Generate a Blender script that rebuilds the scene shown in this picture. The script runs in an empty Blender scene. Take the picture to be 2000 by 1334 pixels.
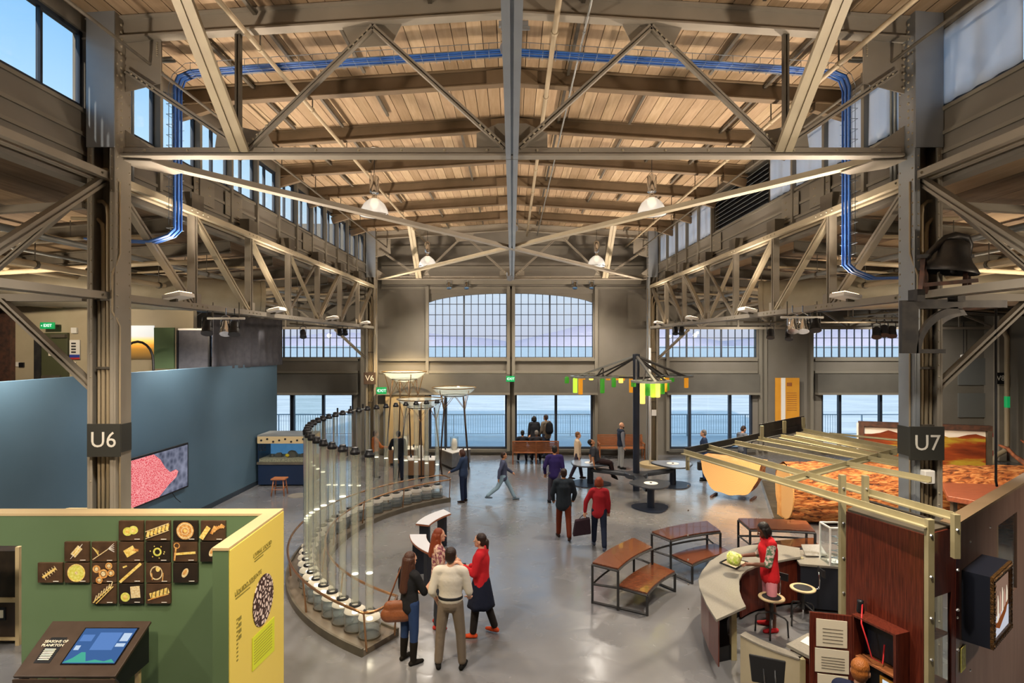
import bpy, bmesh, math, random
from mathutils import Vector, Matrix, Euler, noise
random.seed(7)
V = Vector; PI = math.pi
SC = bpy.context.scene
COL = SC.collection
# ------------------------------------------------------------------ camera
F = 1150.0; VX = 1000.0; VY = 672.0; H = 4.75      # focal length in pixels of the 2000 px frame, vanishing point, eye height
def P(u, v, Y): return V(((u-VX)/F*Y, Y, H-(v-VY)/F*Y))
def G(u, v, Z=0.0):
    Y = F*(H-Z)/(v-VY); return V(((u-VX)/F*Y, Y, Z))
cam = bpy.data.cameras.new('camera'); camo = bpy.data.objects.new('camera', cam); COL.objects.link(camo)
cam.sensor_width = 36; cam.lens = F/2000*36; cam.shift_y = 5/2000; cam.clip_end = 6000; cam.clip_start = 0.05
camo.location = (0, 0, H); camo.rotation_euler = (PI/2, 0, 0); SC.camera = camo
# ------------------------------------------------------------------ exposure
vs = SC.view_settings; vs.view_transform = 'Standard'; vs.look = 'None'; vs.exposure = 0.35; vs.gamma = 1.0; vs.use_curve_mapping = False
SC.cycles.transparent_max_bounces = 48; SC.cycles.max_bounces = 6; SC.cycles.diffuse_bounces = 3; SC.cycles.glossy_bounces = 3
# ------------------------------------------------------------------ sky
def lin(c): return c/12.92 if c <= .04045 else ((c+.055)/1.055)**2.4
def C(h):
    h = h.lstrip('#'); return tuple(lin(int(h[i:i+2], 16)/255) for i in (0, 2, 4))+(1,)
world = bpy.data.worlds.new('sky'); SC.world = world; world.use_nodes = True
wn = world.node_tree; wn.nodes.clear()
wo = wn.nodes.new('ShaderNodeOutputWorld'); wb = wn.nodes.new('ShaderNodeBackground'); wr = wn.nodes.new('ShaderNodeValToRGB')
wt = wn.nodes.new('ShaderNodeTexCoord'); wx = wn.nodes.new('ShaderNodeSeparateXYZ')
wn.links.new(wt.outputs['Generated'], wx.inputs[0]); wn.links.new(wx.outputs['Z'], wr.inputs[0]); wn.links.new(wr.outputs[0], wb.inputs[0]); wn.links.new(wb.outputs[0], wo.inputs[0])
cr = wr.color_ramp; cr.elements[0].position = 0.0; cr.elements[0].color = C('#aaa4b2'); cr.elements[1].position = 0.9; cr.elements[1].color = C('#6288b2')
e = cr.elements.new(0.10); e.color = C('#b2b6c1'); e = cr.elements.new(0.25); e.color = C('#9db4c8'); e = cr.elements.new(.42); e.color = C('#7099c0')
wb.inputs[1].default_value = 1.9
sun = bpy.data.lights.new('evening_sun', 'SUN'); suno = bpy.data.objects.new('evening_sun', sun); COL.objects.link(suno)   # low in the west, behind the building
sun.energy = 5.0; sun.color = (1, .84, .74); sun.angle = .01; suno.rotation_euler = V((.12, 1, -.30)).to_track_quat('-Z', 'Y').to_euler()
# ------------------------------------------------------------------ mesh helpers
def obj(name, me, mat=None, parent=None):
    o = bpy.data.objects.new(name, me); COL.objects.link(o)
    if mat is not None: me.materials.append(M[mat] if isinstance(mat, str) else mat)
    if parent is not None: o.parent = parent
    return o
def root_inv(p):
    while p.parent is not None: p = p.parent
    return (Matrix.Translation(p.location) @ p.rotation_euler.to_matrix().to_4x4()).inverted()
class MB:
    def __init__(s): s.v = []; s.f = []
    def add(s, vs, fs):
        n = len(s.v); s.v += [V(a) for a in vs]; s.f += [tuple(i+n for i in f) for f in fs]; return s
    def box(s, x0, x1, y0, y1, z0, z1):
        return s.add([(x0,y0,z0),(x1,y0,z0),(x1,y1,z0),(x0,y1,z0),(x0,y0,z1),(x1,y0,z1),(x1,y1,z1),(x0,y1,z1)],
                     [(0,3,2,1),(4,5,6,7),(0,1,5,4),(1,2,6,5),(2,3,7,6),(3,0,4,7)])
    def bar(s, p0, p1, w, h, up=(0,0,1), off=(0,0)):
        p0 = V(p0); p1 = V(p1); d = (p1-p0).normalized(); up = V(up)
        if abs(d.dot(up)) > .999: up = V((0,1,0)) if abs(d.y) < .9 else V((1,0,0))
        x = d.cross(up).normalized(); z = x.cross(d).normalized()
        o = x*off[0]+z*off[1]; r = []
        for p in (p0, p1):
            for a, b in ((-1,-1),(1,-1),(1,1),(-1,1)): r.append(p+o+x*(a*w/2)+z*(b*h/2))
        return s.add(r, [(0,1,2,3)[::-1],(4,5,6,7),(0,1,5,4),(1,2,6,5),(2,3,7,6),(3,0,4,7)])
    def ibeam(s, p0, p1, w, h, t=.02, up=(0,0,1)):
        """one connected I-section"""
        p0 = V(p0); p1 = V(p1); d = (p1-p0).normalized(); up = V(up)
        if abs(d.dot(up)) > .999: up = V((0,1,0))
        x = d.cross(up).normalized(); z = x.cross(d).normalized()
        a, b = w/2, h/2; c = t/2
        prof = [(-a,-b),(a,-b),(a,-b+t),(c,-b+t),(c,b-t),(a,b-t),(a,b),(-a,b),(-a,b-t),(-c,b-t),(-c,-b+t),(-a,-b+t)]
        n = len(prof); r = [p+x*q[0]+z*q[1] for p in (p0, p1) for q in prof]
        return s.add(r, [(i,(i+1)%n,(i+1)%n+n,i+n) for i in range(n)]+[tuple(range(n))[::-1], tuple(range(n, 2*n))])
    def chan2(s, p0, p1, w, h, gap=.02, up=(0,0,1)):
        """two parallel rails with a thin slot between them, joined by a recessed web: one connected section; slot faces +-up"""
        p0 = V(p0); p1 = V(p1); d = (p1-p0).normalized(); up = V(up)
        if abs(d.dot(up)) > .999: up = V((0,1,0))
        x = d.cross(up).normalized(); z = x.cross(d).normalized()
        a, b, g, c = w/2, h/2, gap/2, h*.2
        prof = [(-a,-b),(-g,-b),(-g,-c),(g,-c),(g,-b),(a,-b),(a,b),(g,b),(g,c),(-g,c),(-g,b),(-a,b)]
        n = len(prof); r = [p+x*q[0]+z*q[1] for p in (p0, p1) for q in prof]
        return s.add(r, [(i,(i+1)%n,(i+1)%n+n,i+n) for i in range(n)]+[tuple(range(n))[::-1], tuple(range(n, 2*n))])
    def tube(s, pts, r, n=8, cap=True):
        pts = [V(p) for p in pts]; m = len(pts); rr = r if isinstance(r, (list, tuple)) else [r]*m
        ring = []; prev = None
        for i, p in enumerate(pts):
            t = (pts[min(i+1, m-1)]-pts[max(i-1, 0)]).normalized()
            if prev is None:
                a = V((0,0,1)) if abs(t.z) < .9 else V((1,0,0)); x = t.cross(a).normalized()
            else: x = (prev-t*prev.dot(t)).normalized()
            prev = x; y = t.cross(x)
            ring += [p+(x*math.cos(2*PI*k/n)+y*math.sin(2*PI*k/n))*rr[i] for k in range(n)]
        f = [(i*n+k, i*n+(k+1)%n, (i+1)*n+(k+1)%n, (i+1)*n+k) for i in range(m-1) for k in range(n)]
        if cap: f += [tuple(range(n))[::-1], tuple(range((m-1)*n, m*n))]
        return s.add(ring, f)
    def lathe(s, prof, c=(0,0,0), n=16, cap=True, ax=1.0, ay=1.0):
        c = V(c); m = len(prof)
        r = [c+V((q[0]*ax*math.cos(2*PI*k/n), q[0]*ay*math.sin(2*PI*k/n), q[1])) for q in prof for k in range(n)]
        f = [(i*n+k, i*n+(k+1)%n, (i+1)*n+(k+1)%n, (i+1)*n+k) for i in range(m-1) for k in range(n)]
        if cap: f += [tuple(range(n))[::-1], tuple(range((m-1)*n, m*n))]
        return s.add(r, f)
    def prism(s, poly, z0, z1):
        n = len(poly); r = [V((p[0], p[1], z0)) for p in poly]+[V((p[0], p[1], z1)) for p in poly]
        return s.add(r, [(i,(i+1)%n,(i+1)%n+n,i+n) for i in range(n)]+[tuple(range(n))[::-1], tuple(range(n, 2*n))])
    def plate(s, pts, t):
        """flat polygon in space given thickness t along its normal (both ways)"""
        pts = [V(p) for p in pts]; nn = (pts[1]-pts[0]).cross(pts[2]-pts[0]).normalized()*t/2; n = len(pts)
        return s.add([p-nn for p in pts]+[p+nn for p in pts], [(i,(i+1)%n,(i+1)%n+n,i+n) for i in range(n)]+[tuple(range(n))[::-1], tuple(range(n, 2*n))])
    def strip(s, A, B, z0, z1):
        """slab between two plan curves A and B (same length)"""
        n = len(A); r = []
        for a, b in zip(A, B): r += [V((a[0],a[1],z0)), V((b[0],b[1],z0)), V((b[0],b[1],z1)), V((a[0],a[1],z1))]
        f = []
        for i in range(n-1):
            for k in range(4): f.append((i*4+k, i*4+(k+1)%4, (i+1)*4+(k+1)%4, (i+1)*4+k))
        return s.add(r, f+[(3,2,1,0), tuple((n-1)*4+k for k in range(4))])
    def rivet(s, p, nrm, r=.018):
        p = V(p); nrm = V(nrm).normalized(); a = V((0,0,1)) if abs(nrm.z) < .9 else V((1,0,0)); x = nrm.cross(a).normalized(); y = nrm.cross(x)
        rg = [p+(x*math.cos(k*PI/3)+y*math.sin(k*PI/3))*r for k in range(6)]+[p+(x*math.cos(k*PI/3)+y*math.sin(k*PI/3))*r*.6+nrm*r*.7 for k in range(6)]
        return s.add(rg, [(k,(k+1)%6,(k+1)%6+6,k+6) for k in range(6)]+[(6,7,8,9,10,11)])
    def mesh(s, name, inv=None):
        me = bpy.data.meshes.new(name); me.from_pydata([tuple(inv @ a) if inv else tuple(a) for a in s.v], [], s.f); return me
    def build(s, name, mat, parent=None, smooth=False, bevel=0, world=True, fix=True):
        inv = root_inv(parent) if (parent is not None and world) else None
        me = s.mesh(name, inv)
        if fix:
            bm = bmesh.new(); bm.from_mesh(me); bmesh.ops.recalc_face_normals(bm, faces=bm.faces); bm.to_mesh(me); bm.free()
        if smooth:
            for p in me.polygons: p.use_smooth = True
        o = obj(name, me, mat, parent)
        if smooth == 'auto':
            md = o.modifiers.new('edges', 'EDGE_SPLIT'); md.split_angle = math.radians(40)
        if bevel:
            md = o.modifiers.new('bevel', 'BEVEL'); md.width = bevel; md.segments = 2; md.limit_method = 'ANGLE'
        return o
def B(*a): return MB().box(*a)
def thing(name, label, cat, loc=(0,0,0), rz=0.0, group=None):
    o = bpy.data.objects.new(name, None); COL.objects.link(o); o.empty_display_size = .1
    o.location = loc; o.rotation_euler = (0,0,rz); tag(o, label, cat, group); return o
def tag(o, label, cat, group=None, kind=None):
    o['label'] = label; o['category'] = cat
    if group: o['group'] = group
    if kind: o['kind'] = kind
    return o
def struct(o): o['kind'] = 'structure'; return o
def stuff(o): o['kind'] = 'stuff'; return o
def frame(name, loc=(0,0,0)):
    o = bpy.data.objects.new(name, None); COL.objects.link(o); o.location = loc; o['kind'] = 'structure'; return o
def copy_tree(o, parent=None):
    c = o.copy(); COL.objects.link(c); c.parent = parent
    for ch in list(o.children): copy_tree(ch, c)
    return c
TEXTS = []
def text(s, size, loc, xdir, ydir, mat, parent, name='lettering', depth=.003, align='CENTER', space=1.0):
    cu = bpy.data.curves.new(name, 'FONT'); cu.body = s; cu.size = size; cu.extrude = depth; cu.align_x = align; cu.align_y = 'CENTER'; cu.space_character = space
    cu.resolution_u = 3
    x = V(xdir).normalized(); y = V(ydir).normalized(); z = x.cross(y)
    mw = Matrix((x, y, z)).transposed().to_4x4(); mw.translation = V(loc)
    t = bpy.data.objects.new('tmp', cu); COL.objects.link(t)
    TEXTS.append((t, mw, name, mat, parent)); return t
# ------------------------------------------------------------------ materials (procedural)
M = {}
def mat(name, col, rough=.6, metal=0.0, col2=None, scale=4.0, detail=4.0, bump=0.0, bscale=30.0, spec=.5, stretch=None, coat=0.0, trans=0.0, ior=1.45, alpha=1.0, emit=None, estr=0.0, lo=.35, hi=.65):
    m = bpy.data.materials.new(name); m.use_nodes = True; nt = m.node_tree; b = nt.nodes['Principled BSDF']
    c = C(col) if isinstance(col, str) else col
    b.inputs['Base Color'].default_value = c; b.inputs['Roughness'].default_value = rough; b.inputs['Metallic'].default_value = metal
    b.inputs['Specular IOR Level'].default_value = spec; b.inputs['Coat Weight'].default_value = coat; b.inputs['Transmission Weight'].default_value = trans; b.inputs['IOR'].default_value = ior; b.inputs['Alpha'].default_value = alpha
    if emit: b.inputs['Emission Color'].default_value = C(emit); b.inputs['Emission Strength'].default_value = estr
    tc = mp = None
    if col2 or bump:
        tc = nt.nodes.new('ShaderNodeTexCoord'); mp = nt.nodes.new('ShaderNodeMapping'); nt.links.new(tc.outputs['Object'], mp.inputs[0])
        if stretch: mp.inputs['Scale'].default_value = stretch
    if col2:
        nz = nt.nodes.new('ShaderNodeTexNoise'); nz.inputs['Scale'].default_value = scale; nz.inputs['Detail'].default_value = detail; nt.links.new(mp.outputs[0], nz.inputs['Vector'])
        rp = nt.nodes.new('ShaderNodeValToRGB'); rp.color_ramp.elements[0].position = lo; rp.color_ramp.elements[1].position = hi
        rp.color_ramp.elements[0].color = c; rp.color_ramp.elements[1].color = C(col2)
        nt.links.new(nz.outputs['Fac'], rp.inputs[0]); nt.links.new(rp.outputs[0], b.inputs['Base Color'])
    if bump:
        n2 = nt.nodes.new('ShaderNodeTexNoise'); n2.inputs['Scale'].default_value = bscale; n2.inputs['Detail'].default_value = 3; nt.links.new(mp.outputs[0], n2.inputs['Vector'])
        bp = nt.nodes.new('ShaderNodeBump'); bp.inputs['Strength'].default_value = bump; bp.inputs['Distance'].default_value = .02
        nt.links.new(n2.outputs['Fac'], bp.inputs['Height']); nt.links.new(bp.outputs[0], b.inputs['Normal'])
    M[name] = m; return m
def emis(name, col, s):
    m = bpy.data.materials.new(name); m.use_nodes = True; nt = m.node_tree; nt.nodes.clear()
    o = nt.nodes.new('ShaderNodeOutputMaterial'); e = nt.nodes.new('ShaderNodeEmission'); e.inputs[0].default_value = C(col); e.inputs[1].default_value = s
    nt.links.new(e.outputs[0], o.inputs[0]); M[name] = m; return m
def thin_glass(name, tint, refl=.10, rough=.0, power=4.0):
    """thin clear sheet: mostly see-through, reflecting more at grazing angles"""
    m = bpy.data.materials.new(name); m.use_nodes = True; nt = m.node_tree; nt.nodes.clear()
    o = nt.nodes.new('ShaderNodeOutputMaterial'); t = nt.nodes.new('ShaderNodeBsdfTransparent'); g = nt.nodes.new('ShaderNodeBsdfGlossy'); mx = nt.nodes.new('ShaderNodeMixShader')
    f = nt.nodes.new('ShaderNodeLayerWeight'); f.inputs[0].default_value = .5; pw = nt.nodes.new('ShaderNodeMath'); pw.operation = 'POWER'; pw.inputs[1].default_value = power
    ma = nt.nodes.new('ShaderNodeMath'); ma.operation = 'MULTIPLY_ADD'; ma.inputs[1].default_value = refl*5; ma.inputs[2].default_value = refl*.35
    nt.links.new(f.outputs['Facing'], pw.inputs[0]); nt.links.new(pw.outputs[0], ma.inputs[0])
    t.inputs[0].default_value = C(tint); g.inputs['Roughness'].default_value = rough
    nt.links.new(ma.outputs[0], mx.inputs[0]); nt.links.new(t.outputs[0], mx.inputs[1]); nt.links.new(g.outputs[0], mx.inputs[2]); nt.links.new(mx.outputs[0], o.inputs[0])
    M[name] = m; return m
mat('steel', '#888174', .5, col2='#938b7d', scale=1.5, spec=.4)
mat('steel_pale', '#aea389', .5, col2='#a29780', scale=2)
mat('steel_cool', '#8e9398', .38, .35, col2='#9aa0a4', scale=1.2)
mat('steel_dark', '#4c463c', .55, col2='#5a5346', scale=3)
mat('steel_blackish', '#2b2b2c', .5, .2, col2='#3a3836', scale=6)
mat('rivet', '#a09680', .4)
mat('wall_paint', '#6f6a5f', .7, col2='#78736a', scale=.8, bump=.05, bscale=8)
mat('wall_dark', '#56534c', .7, col2='#5f5c54', scale=1.2)
mat('trim_paint', '#7b766a', .6)
mat('frame_navy', '#2c3440', .45, .2)
mat('frame_grey', '#6d6f6c', .5)
mat('plank_a', '#a58d70', .75, col2='#957d61', scale=3, stretch=(6, .6, 6)); mat('plank_b', '#967f63', .75, col2='#8a7355', scale=3, stretch=(6, .6, 6)); mat('plank_c', '#b0997b', .75, col2='#a08969', scale=3, stretch=(6, .6, 6))
mat('beam', '#6e5c46', .6, col2='#63533d', scale=2)
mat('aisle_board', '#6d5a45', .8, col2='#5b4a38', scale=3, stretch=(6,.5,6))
mat('pipe', '#a8987c', .5); mat('pipe_grey', '#8d8f8c', .4, .4); mat('duct', '#a29a86', .45, .35, col2='#948b76', scale=2)
mat('blue_cable', '#2a569a', .45); mat('wire', '#8f9aa5', .35, .7)
mat('white', '#e9e6df', .5); mat('paper', '#e6ddc6', .8); mat('black', '#15161a', .45); mat('black_gloss', '#0d0e12', .15); mat('rubber', '#1b1b1d', .7)
mat('chrome', '#d5d7da', .12, 1.0); mat('brushed', '#9aa0a6', .35, .9, col2='#aab0b4', scale=8); mat('copper', '#b58a66', .3, .9)
mat('blue_wall', '#50697a', .6, col2='#4b6474', scale=.7); mat('baseboard', '#2b3640', .5)
mat('green_wall', '#5c7250', .65, col2='#576d4b', scale=1.0); mat('wall_cap', '#bfa980', .5); mat('yellow', '#e6cd62', .55); mat('lime', '#d9e034', .6); mat('olive_ink', '#8c8038', .6)
mat('orange', '#d99a34', .55, col2='#d2912c', scale=2); mat('exit_green', '#118a4a', .4, emit='#118a4a', estr=.6); emis('exit_letters', '#e8fff0', 1.4)
mat('wood_red', '#6b2f20', .3, col2='#4a1d15', scale=5, stretch=(14, 14, .8), coat=.15, spec=.4)
mat('wood_top', '#70412a', .2, col2='#552c1c', scale=4, stretch=(2, 14, 4), coat=.3)
mat('wood_bench', '#a5683f', .45, col2='#8a5230', scale=5, stretch=(1, 10, 10))
mat('wood_pale', '#d9a566', .5, col2='#c68d4d', scale=6); mat('bell_iron', '#3b3a3a', .45, .6, col2='#4a4744', scale=7); mat('rust', '#6a4a3c', .6, .3, col2='#4a3a34', scale=8)
mat('curtain', '#4b4b52', .9, col2='#56565c', scale=6); mat('stone_top', '#7f7a70', .3, col2='#8a857a', scale=40); mat('beige_panel', '#b5a98d', .5, col2='#ada084', scale=1.5)
thin_glass('glass', '#f2f7f7', .11); thin_glass('glass_tint', '#e6eef0', .11); thin_glass('tube_glass', '#f1f6f2', .12)
# ================================================================== lamps of the room and added aisle fill
def lamp(kind, loc, target, energy, col=(1,.8,.58), size=.1, spot=1.2, blend=.5, name='lamp'):
    l = bpy.data.lights.new(name, kind); l.energy = energy; l.color = col
    if kind == 'SPOT': l.spot_size = spot; l.spot_blend = blend; l.shadow_soft_size = size
    elif kind == 'POINT': l.shadow_soft_size = size
    o = bpy.data.objects.new(name, l); COL.objects.link(o); o.location = loc
    if target is not None: o.rotation_euler = (V(target)-V(loc)).to_track_quat('-Z', 'Y').to_euler()
    return o
WARM = (1,.82,.62); SOFT = (1,.91,.8)
for s in (-1, 1):
    for Y in (4.5, 9.6, 13.6, 17.8, 21.8):
        lamp('SPOT', (s*5.30, Y, 5.66), (s*2.2, Y+.5, 9.4), 640, (1,.83,.67), .12, 2.5, .8, 'uplight_beam')
    for Y in (5, 10, 15, 20): lamp('SPOT', (s*8.6, Y, 5.3), (s*9.6, Y+1, 0), 700, SOFT, .12, 2.3, .7, 'aisle_fill_down'); lamp('SPOT', (s*9.5, Y, 5.2), (s*8, Y+2, 7), 300, WARM, .1, 2.4, .8, 'aisle_fill_up')  # no fittings here; spots added to fill the aisles with light
for x in (-2.35, 2.35):
    for Y in (5.5, 14.1, 22.6): lamp('SPOT', (x*1.4, Y, 7.75), (x, Y, 0), 1000, SOFT, .3, 2.3, .8, 'high_bay_beam')
lamp('SPOT', (-5.3, 12.5, 5.2), (-8.9, 14.5, 2.2), 260, (.9,.95,1), .08, 1.5, .8, 'track_beam'); lamp('SPOT', (-5.3, 17.5, 5.2), (-8.7, 19.5, 2.4), 300, (1,.9,.8), .08, 1.3, .8, 'track_beam')
lamp('SPOT', (-4.6, 3.6, 6.6), (-5.0, 7.6, 1.7), 800, WARM, .06, 1.1, .6, 'track_beam'); lamp('SPOT', (.0, 4.6, 7.2), (-3.0, 7.1, 1.5), 1200, (1,.86,.6), .06, .8, .6, 'track_beam')
lamp('SPOT', (5.3, 12.2, 5.3), (9.2, 15.5, .9), 1700, (1,.72,.42), .08, 1.3, .6, 'track_beam'); lamp('SPOT', (5.3, 14.2, 5.3), (6.5, 17.9, .6), 600, (1,.76,.48), .06, .8, .6, 'track_beam')
lamp('SPOT', (5.2, 11.6, 5.25), (4.2, 9.9, .9), 1000, (1,.84,.62), .06, 1.2, .5, 'track_beam'); lamp('SPOT', (2.6, 4.5, 7.2), (4.2, 7.0, 1.6), 900, (1,.84,.62), .08, .9, .6, 'track_beam')
lamp('SPOT', (4.2, 15.4, 7.2), (4.2, 17.4, 0), 1300, (1,.8,.5), .06, .7, .5, 'track_beam'); lamp('SPOT', (-4.4, 22.3, 5.6), (-4.4, 25, 1.6), 900, (1,.75,.42), .06, 1.3, .7, 'track_beam')
for x in (-2.4, 2.4): lamp('SPOT', (x, 22.2, 7.15), (x, 25.2, 3.2), 420, WARM, .06, 1.7, .8, 'wall_wash')
lamp('SPOT', (9, 22, 5.3), (9.5, 25.2, 2.5), 450, SOFT, .06, 1.9, .8, 'wall_wash'); lamp('SPOT', (15, 21.5, 5.3), (16, 25.2, 2.5), 600, SOFT, .06, 1.9, .8, 'wall_wash')
lamp('SPOT', (-13, 14.5, 5.9), (-13.5, 18.3, 4.5), 350, WARM, .06, 1.8, .8, 'wall_wash')
lamp('SPOT', (-5.2, 8.9, 5.3), (-2.9, 8.9, 0), 420, (1,.72,.42), .06, 1.0, .6, 'track_beam')
# ================================================================== the building
YU, YV, YW, BAY, XC = 8.26, 23.96, 25.2, 2.243, 5.7
SD = {-1: 'left', 1: 'right'}
def zr(x): return 9.37-.064*abs(x)
# floor: polished concrete
def floor_mat():
    m = bpy.data.materials.new('polished_concrete'); m.use_nodes = True; nt = m.node_tree; b = nt.nodes['Principled BSDF']; L = nt.links.new
    tc = nt.nodes.new('ShaderNodeTexCoord'); a = nt.nodes.new('ShaderNodeTexNoise'); a.inputs['Scale'].default_value = .55; a.inputs['Detail'].default_value = 5; a.inputs['Roughness'].default_value = .5; a.inputs['Distortion'].default_value = .25
    L(tc.outputs['Object'], a.inputs['Vector']); r = nt.nodes.new('ShaderNodeValToRGB'); L(a.outputs['Fac'], r.inputs[0])
    r.color_ramp.elements[0].position = .3; r.color_ramp.elements[0].color = C('#656567'); r.color_ramp.elements[1].position = .7; r.color_ramp.elements[1].color = C('#7d7d7f'); L(r.outputs[0], b.inputs['Base Color'])
    n = nt.nodes.new('ShaderNodeTexNoise'); n.inputs['Scale'].default_value = 2.2; n.inputs['Detail'].default_value = 2; n.inputs['Distortion'].default_value = .9; L(tc.outputs['Object'], n.inputs['Vector'])
    rr = nt.nodes.new('ShaderNodeMapRange'); rr.inputs[1].default_value = .3; rr.inputs[2].default_value = .7; rr.inputs[3].default_value = .14; rr.inputs[4].default_value = .30; L(n.outputs['Fac'], rr.inputs[0]); L(rr.outputs[0], b.inputs['Roughness'])
    bp = nt.nodes.new('ShaderNodeBump'); bp.inputs['Strength'].default_value = .16; bp.inputs['Distance'].default_value = .03; L(n.outputs['Fac'], bp.inputs['Height']); L(bp.outputs[0], b.inputs['Normal'])
    b.inputs['Specular IOR Level'].default_value = .6; b.inputs['Coat Weight'].default_value = .7; b.inputs['Coat Roughness'].default_value = .2; b.inputs['Coat IOR'].default_value = 1.6; L(bp.outputs[0], b.inputs['Coat Normal']); M['floor'] = m
floor_mat()
struct(B(-20.4, 20.4, -8, 25.5, -.3, 0).build('floor', 'floor'))
# nave ceiling: boards laid along the nave, each an object
ceil = frame('ceiling', (0, 10, 9.7))
struct(B(-6.3, 6.3, -8, 26, 9.86, 9.9).build('roof_deck', 'aisle_board', ceil))
PW = .236; npl = 52; segs = [(-8.0, YU), (YU, YU+2*BAY), (YU+2*BAY, YU+4*BAY), (YU+4*BAY, YU+6*BAY), (YU+6*BAY, 25.2)]
meshes = {}
for i in range(npl):
    xa = -npl/2*PW+i*PW; off = BAY if i % 2 else 0
    cuts = [-8, 3.8+off/2] + [YU+off+2*BAY*k for k in range(4) if YU+off+2*BAY*k < 24] + [25.2]
    for j in range(len(cuts)-1):
        x0, x1 = xa+.006, xa+PW-.006; za, zb = zr(x0)+.30, zr(x1)+.30; dz = random.choice((0, .004, .008))
        mb = MB().add([(x0,cuts[j]+.006,za+dz),(x1,cuts[j]+.006,zb+dz),(x1,cuts[j+1]-.006,zb+dz),(x0,cuts[j+1]-.006,za+dz),(x0,cuts[j]+.006,za+.05),(x1,cuts[j]+.006,zb+.05),(x1,cuts[j+1]-.006,zb+.05),(x0,cuts[j+1]-.006,za+.05)],
                      [(0,3,2,1),(4,5,6,7),(0,1,5,4),(1,2,6,5),(2,3,7,6),(3,0,4,7)])
        mb.build('plank', random.choice(('plank_a','plank_b','plank_c','plank_a')), ceil, fix=False)
# transverse roof beams
bn = ['nearest to the camera','second from the camera','third','fourth','fifth','sixth']
kk = 0
ords = ['first','second','third','fourth','fifth','sixth']
for k in range(-4, 8):
    Y = YU+BAY*k
    if k in (0, 7) or Y < 1: continue
    behind = k > 0
    lab = f'{ords[k-1]} brown steel roof beam behind the near truss, low-pitched across the nave' if behind else f'brown steel roof beam overhead in front of the near truss, {"next to it" if k == -1 else "farther forward"}'
    t = thing('roof_beam', lab, 'beam', (0, Y, 9.2), group='roof beams across the nave')
    for s in (-1, 1):
        p0 = V((0, Y, zr(0)+.15)); p1 = V((s*6.0, Y, zr(6.0)+.15))
        MB().ibeam(p0, p1, .17, .30, .022).build('beam_half', 'beam', t)
        MB().bar((s*5.35, Y, zr(5.35)-.02), (s*5.95, Y, zr(5.95)-.16), .12, .2).build('haunch', 'beam', t)
    MB().plate([(-.45, Y-.09, zr(.45)+.02), (.45, Y-.09, zr(.45)+.02), (.45, Y-.09, zr(.45)+.24), (0, Y-.09, zr(0)+.26), (-.45, Y-.09, zr(.45)+.24)], .015).build('splice_plate', 'beam', t)
# strut channels hung under the boards between the beams
sn = 0
for k in range(-1, 7):
    Ya = YU+BAY*k
    for x in (-4.6, -3.6, -2.55, -1.15, 1.0, 2.5, 3.4, 4.5):
        if random.random() < .2: continue
        y0 = Ya+random.uniform(.15, .5); y1 = min(y0+random.uniform(1.3, 2.3), 23.8)
        zz = zr(x)+.24
        o = MB().bar((x, y0, zz), (x, y1, zz), .05, .045).build('strut_channel', 'steel_dark')
        sn += 1; tag(o, f'dark strut channel in the {["before the near truss","first","second","third","fourth","fifth","sixth","last"][k+1]} roof bay, {dict(zip((-4.6,-3.6,-2.55,-1.15,1.0,2.5,3.4,4.5),("far left","second from left","third from left","left of the centre strut","right of the centre strut","third from right","second from right","far right")))[x]}', 'channel', 'strut channels under the ceiling boards')
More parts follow.
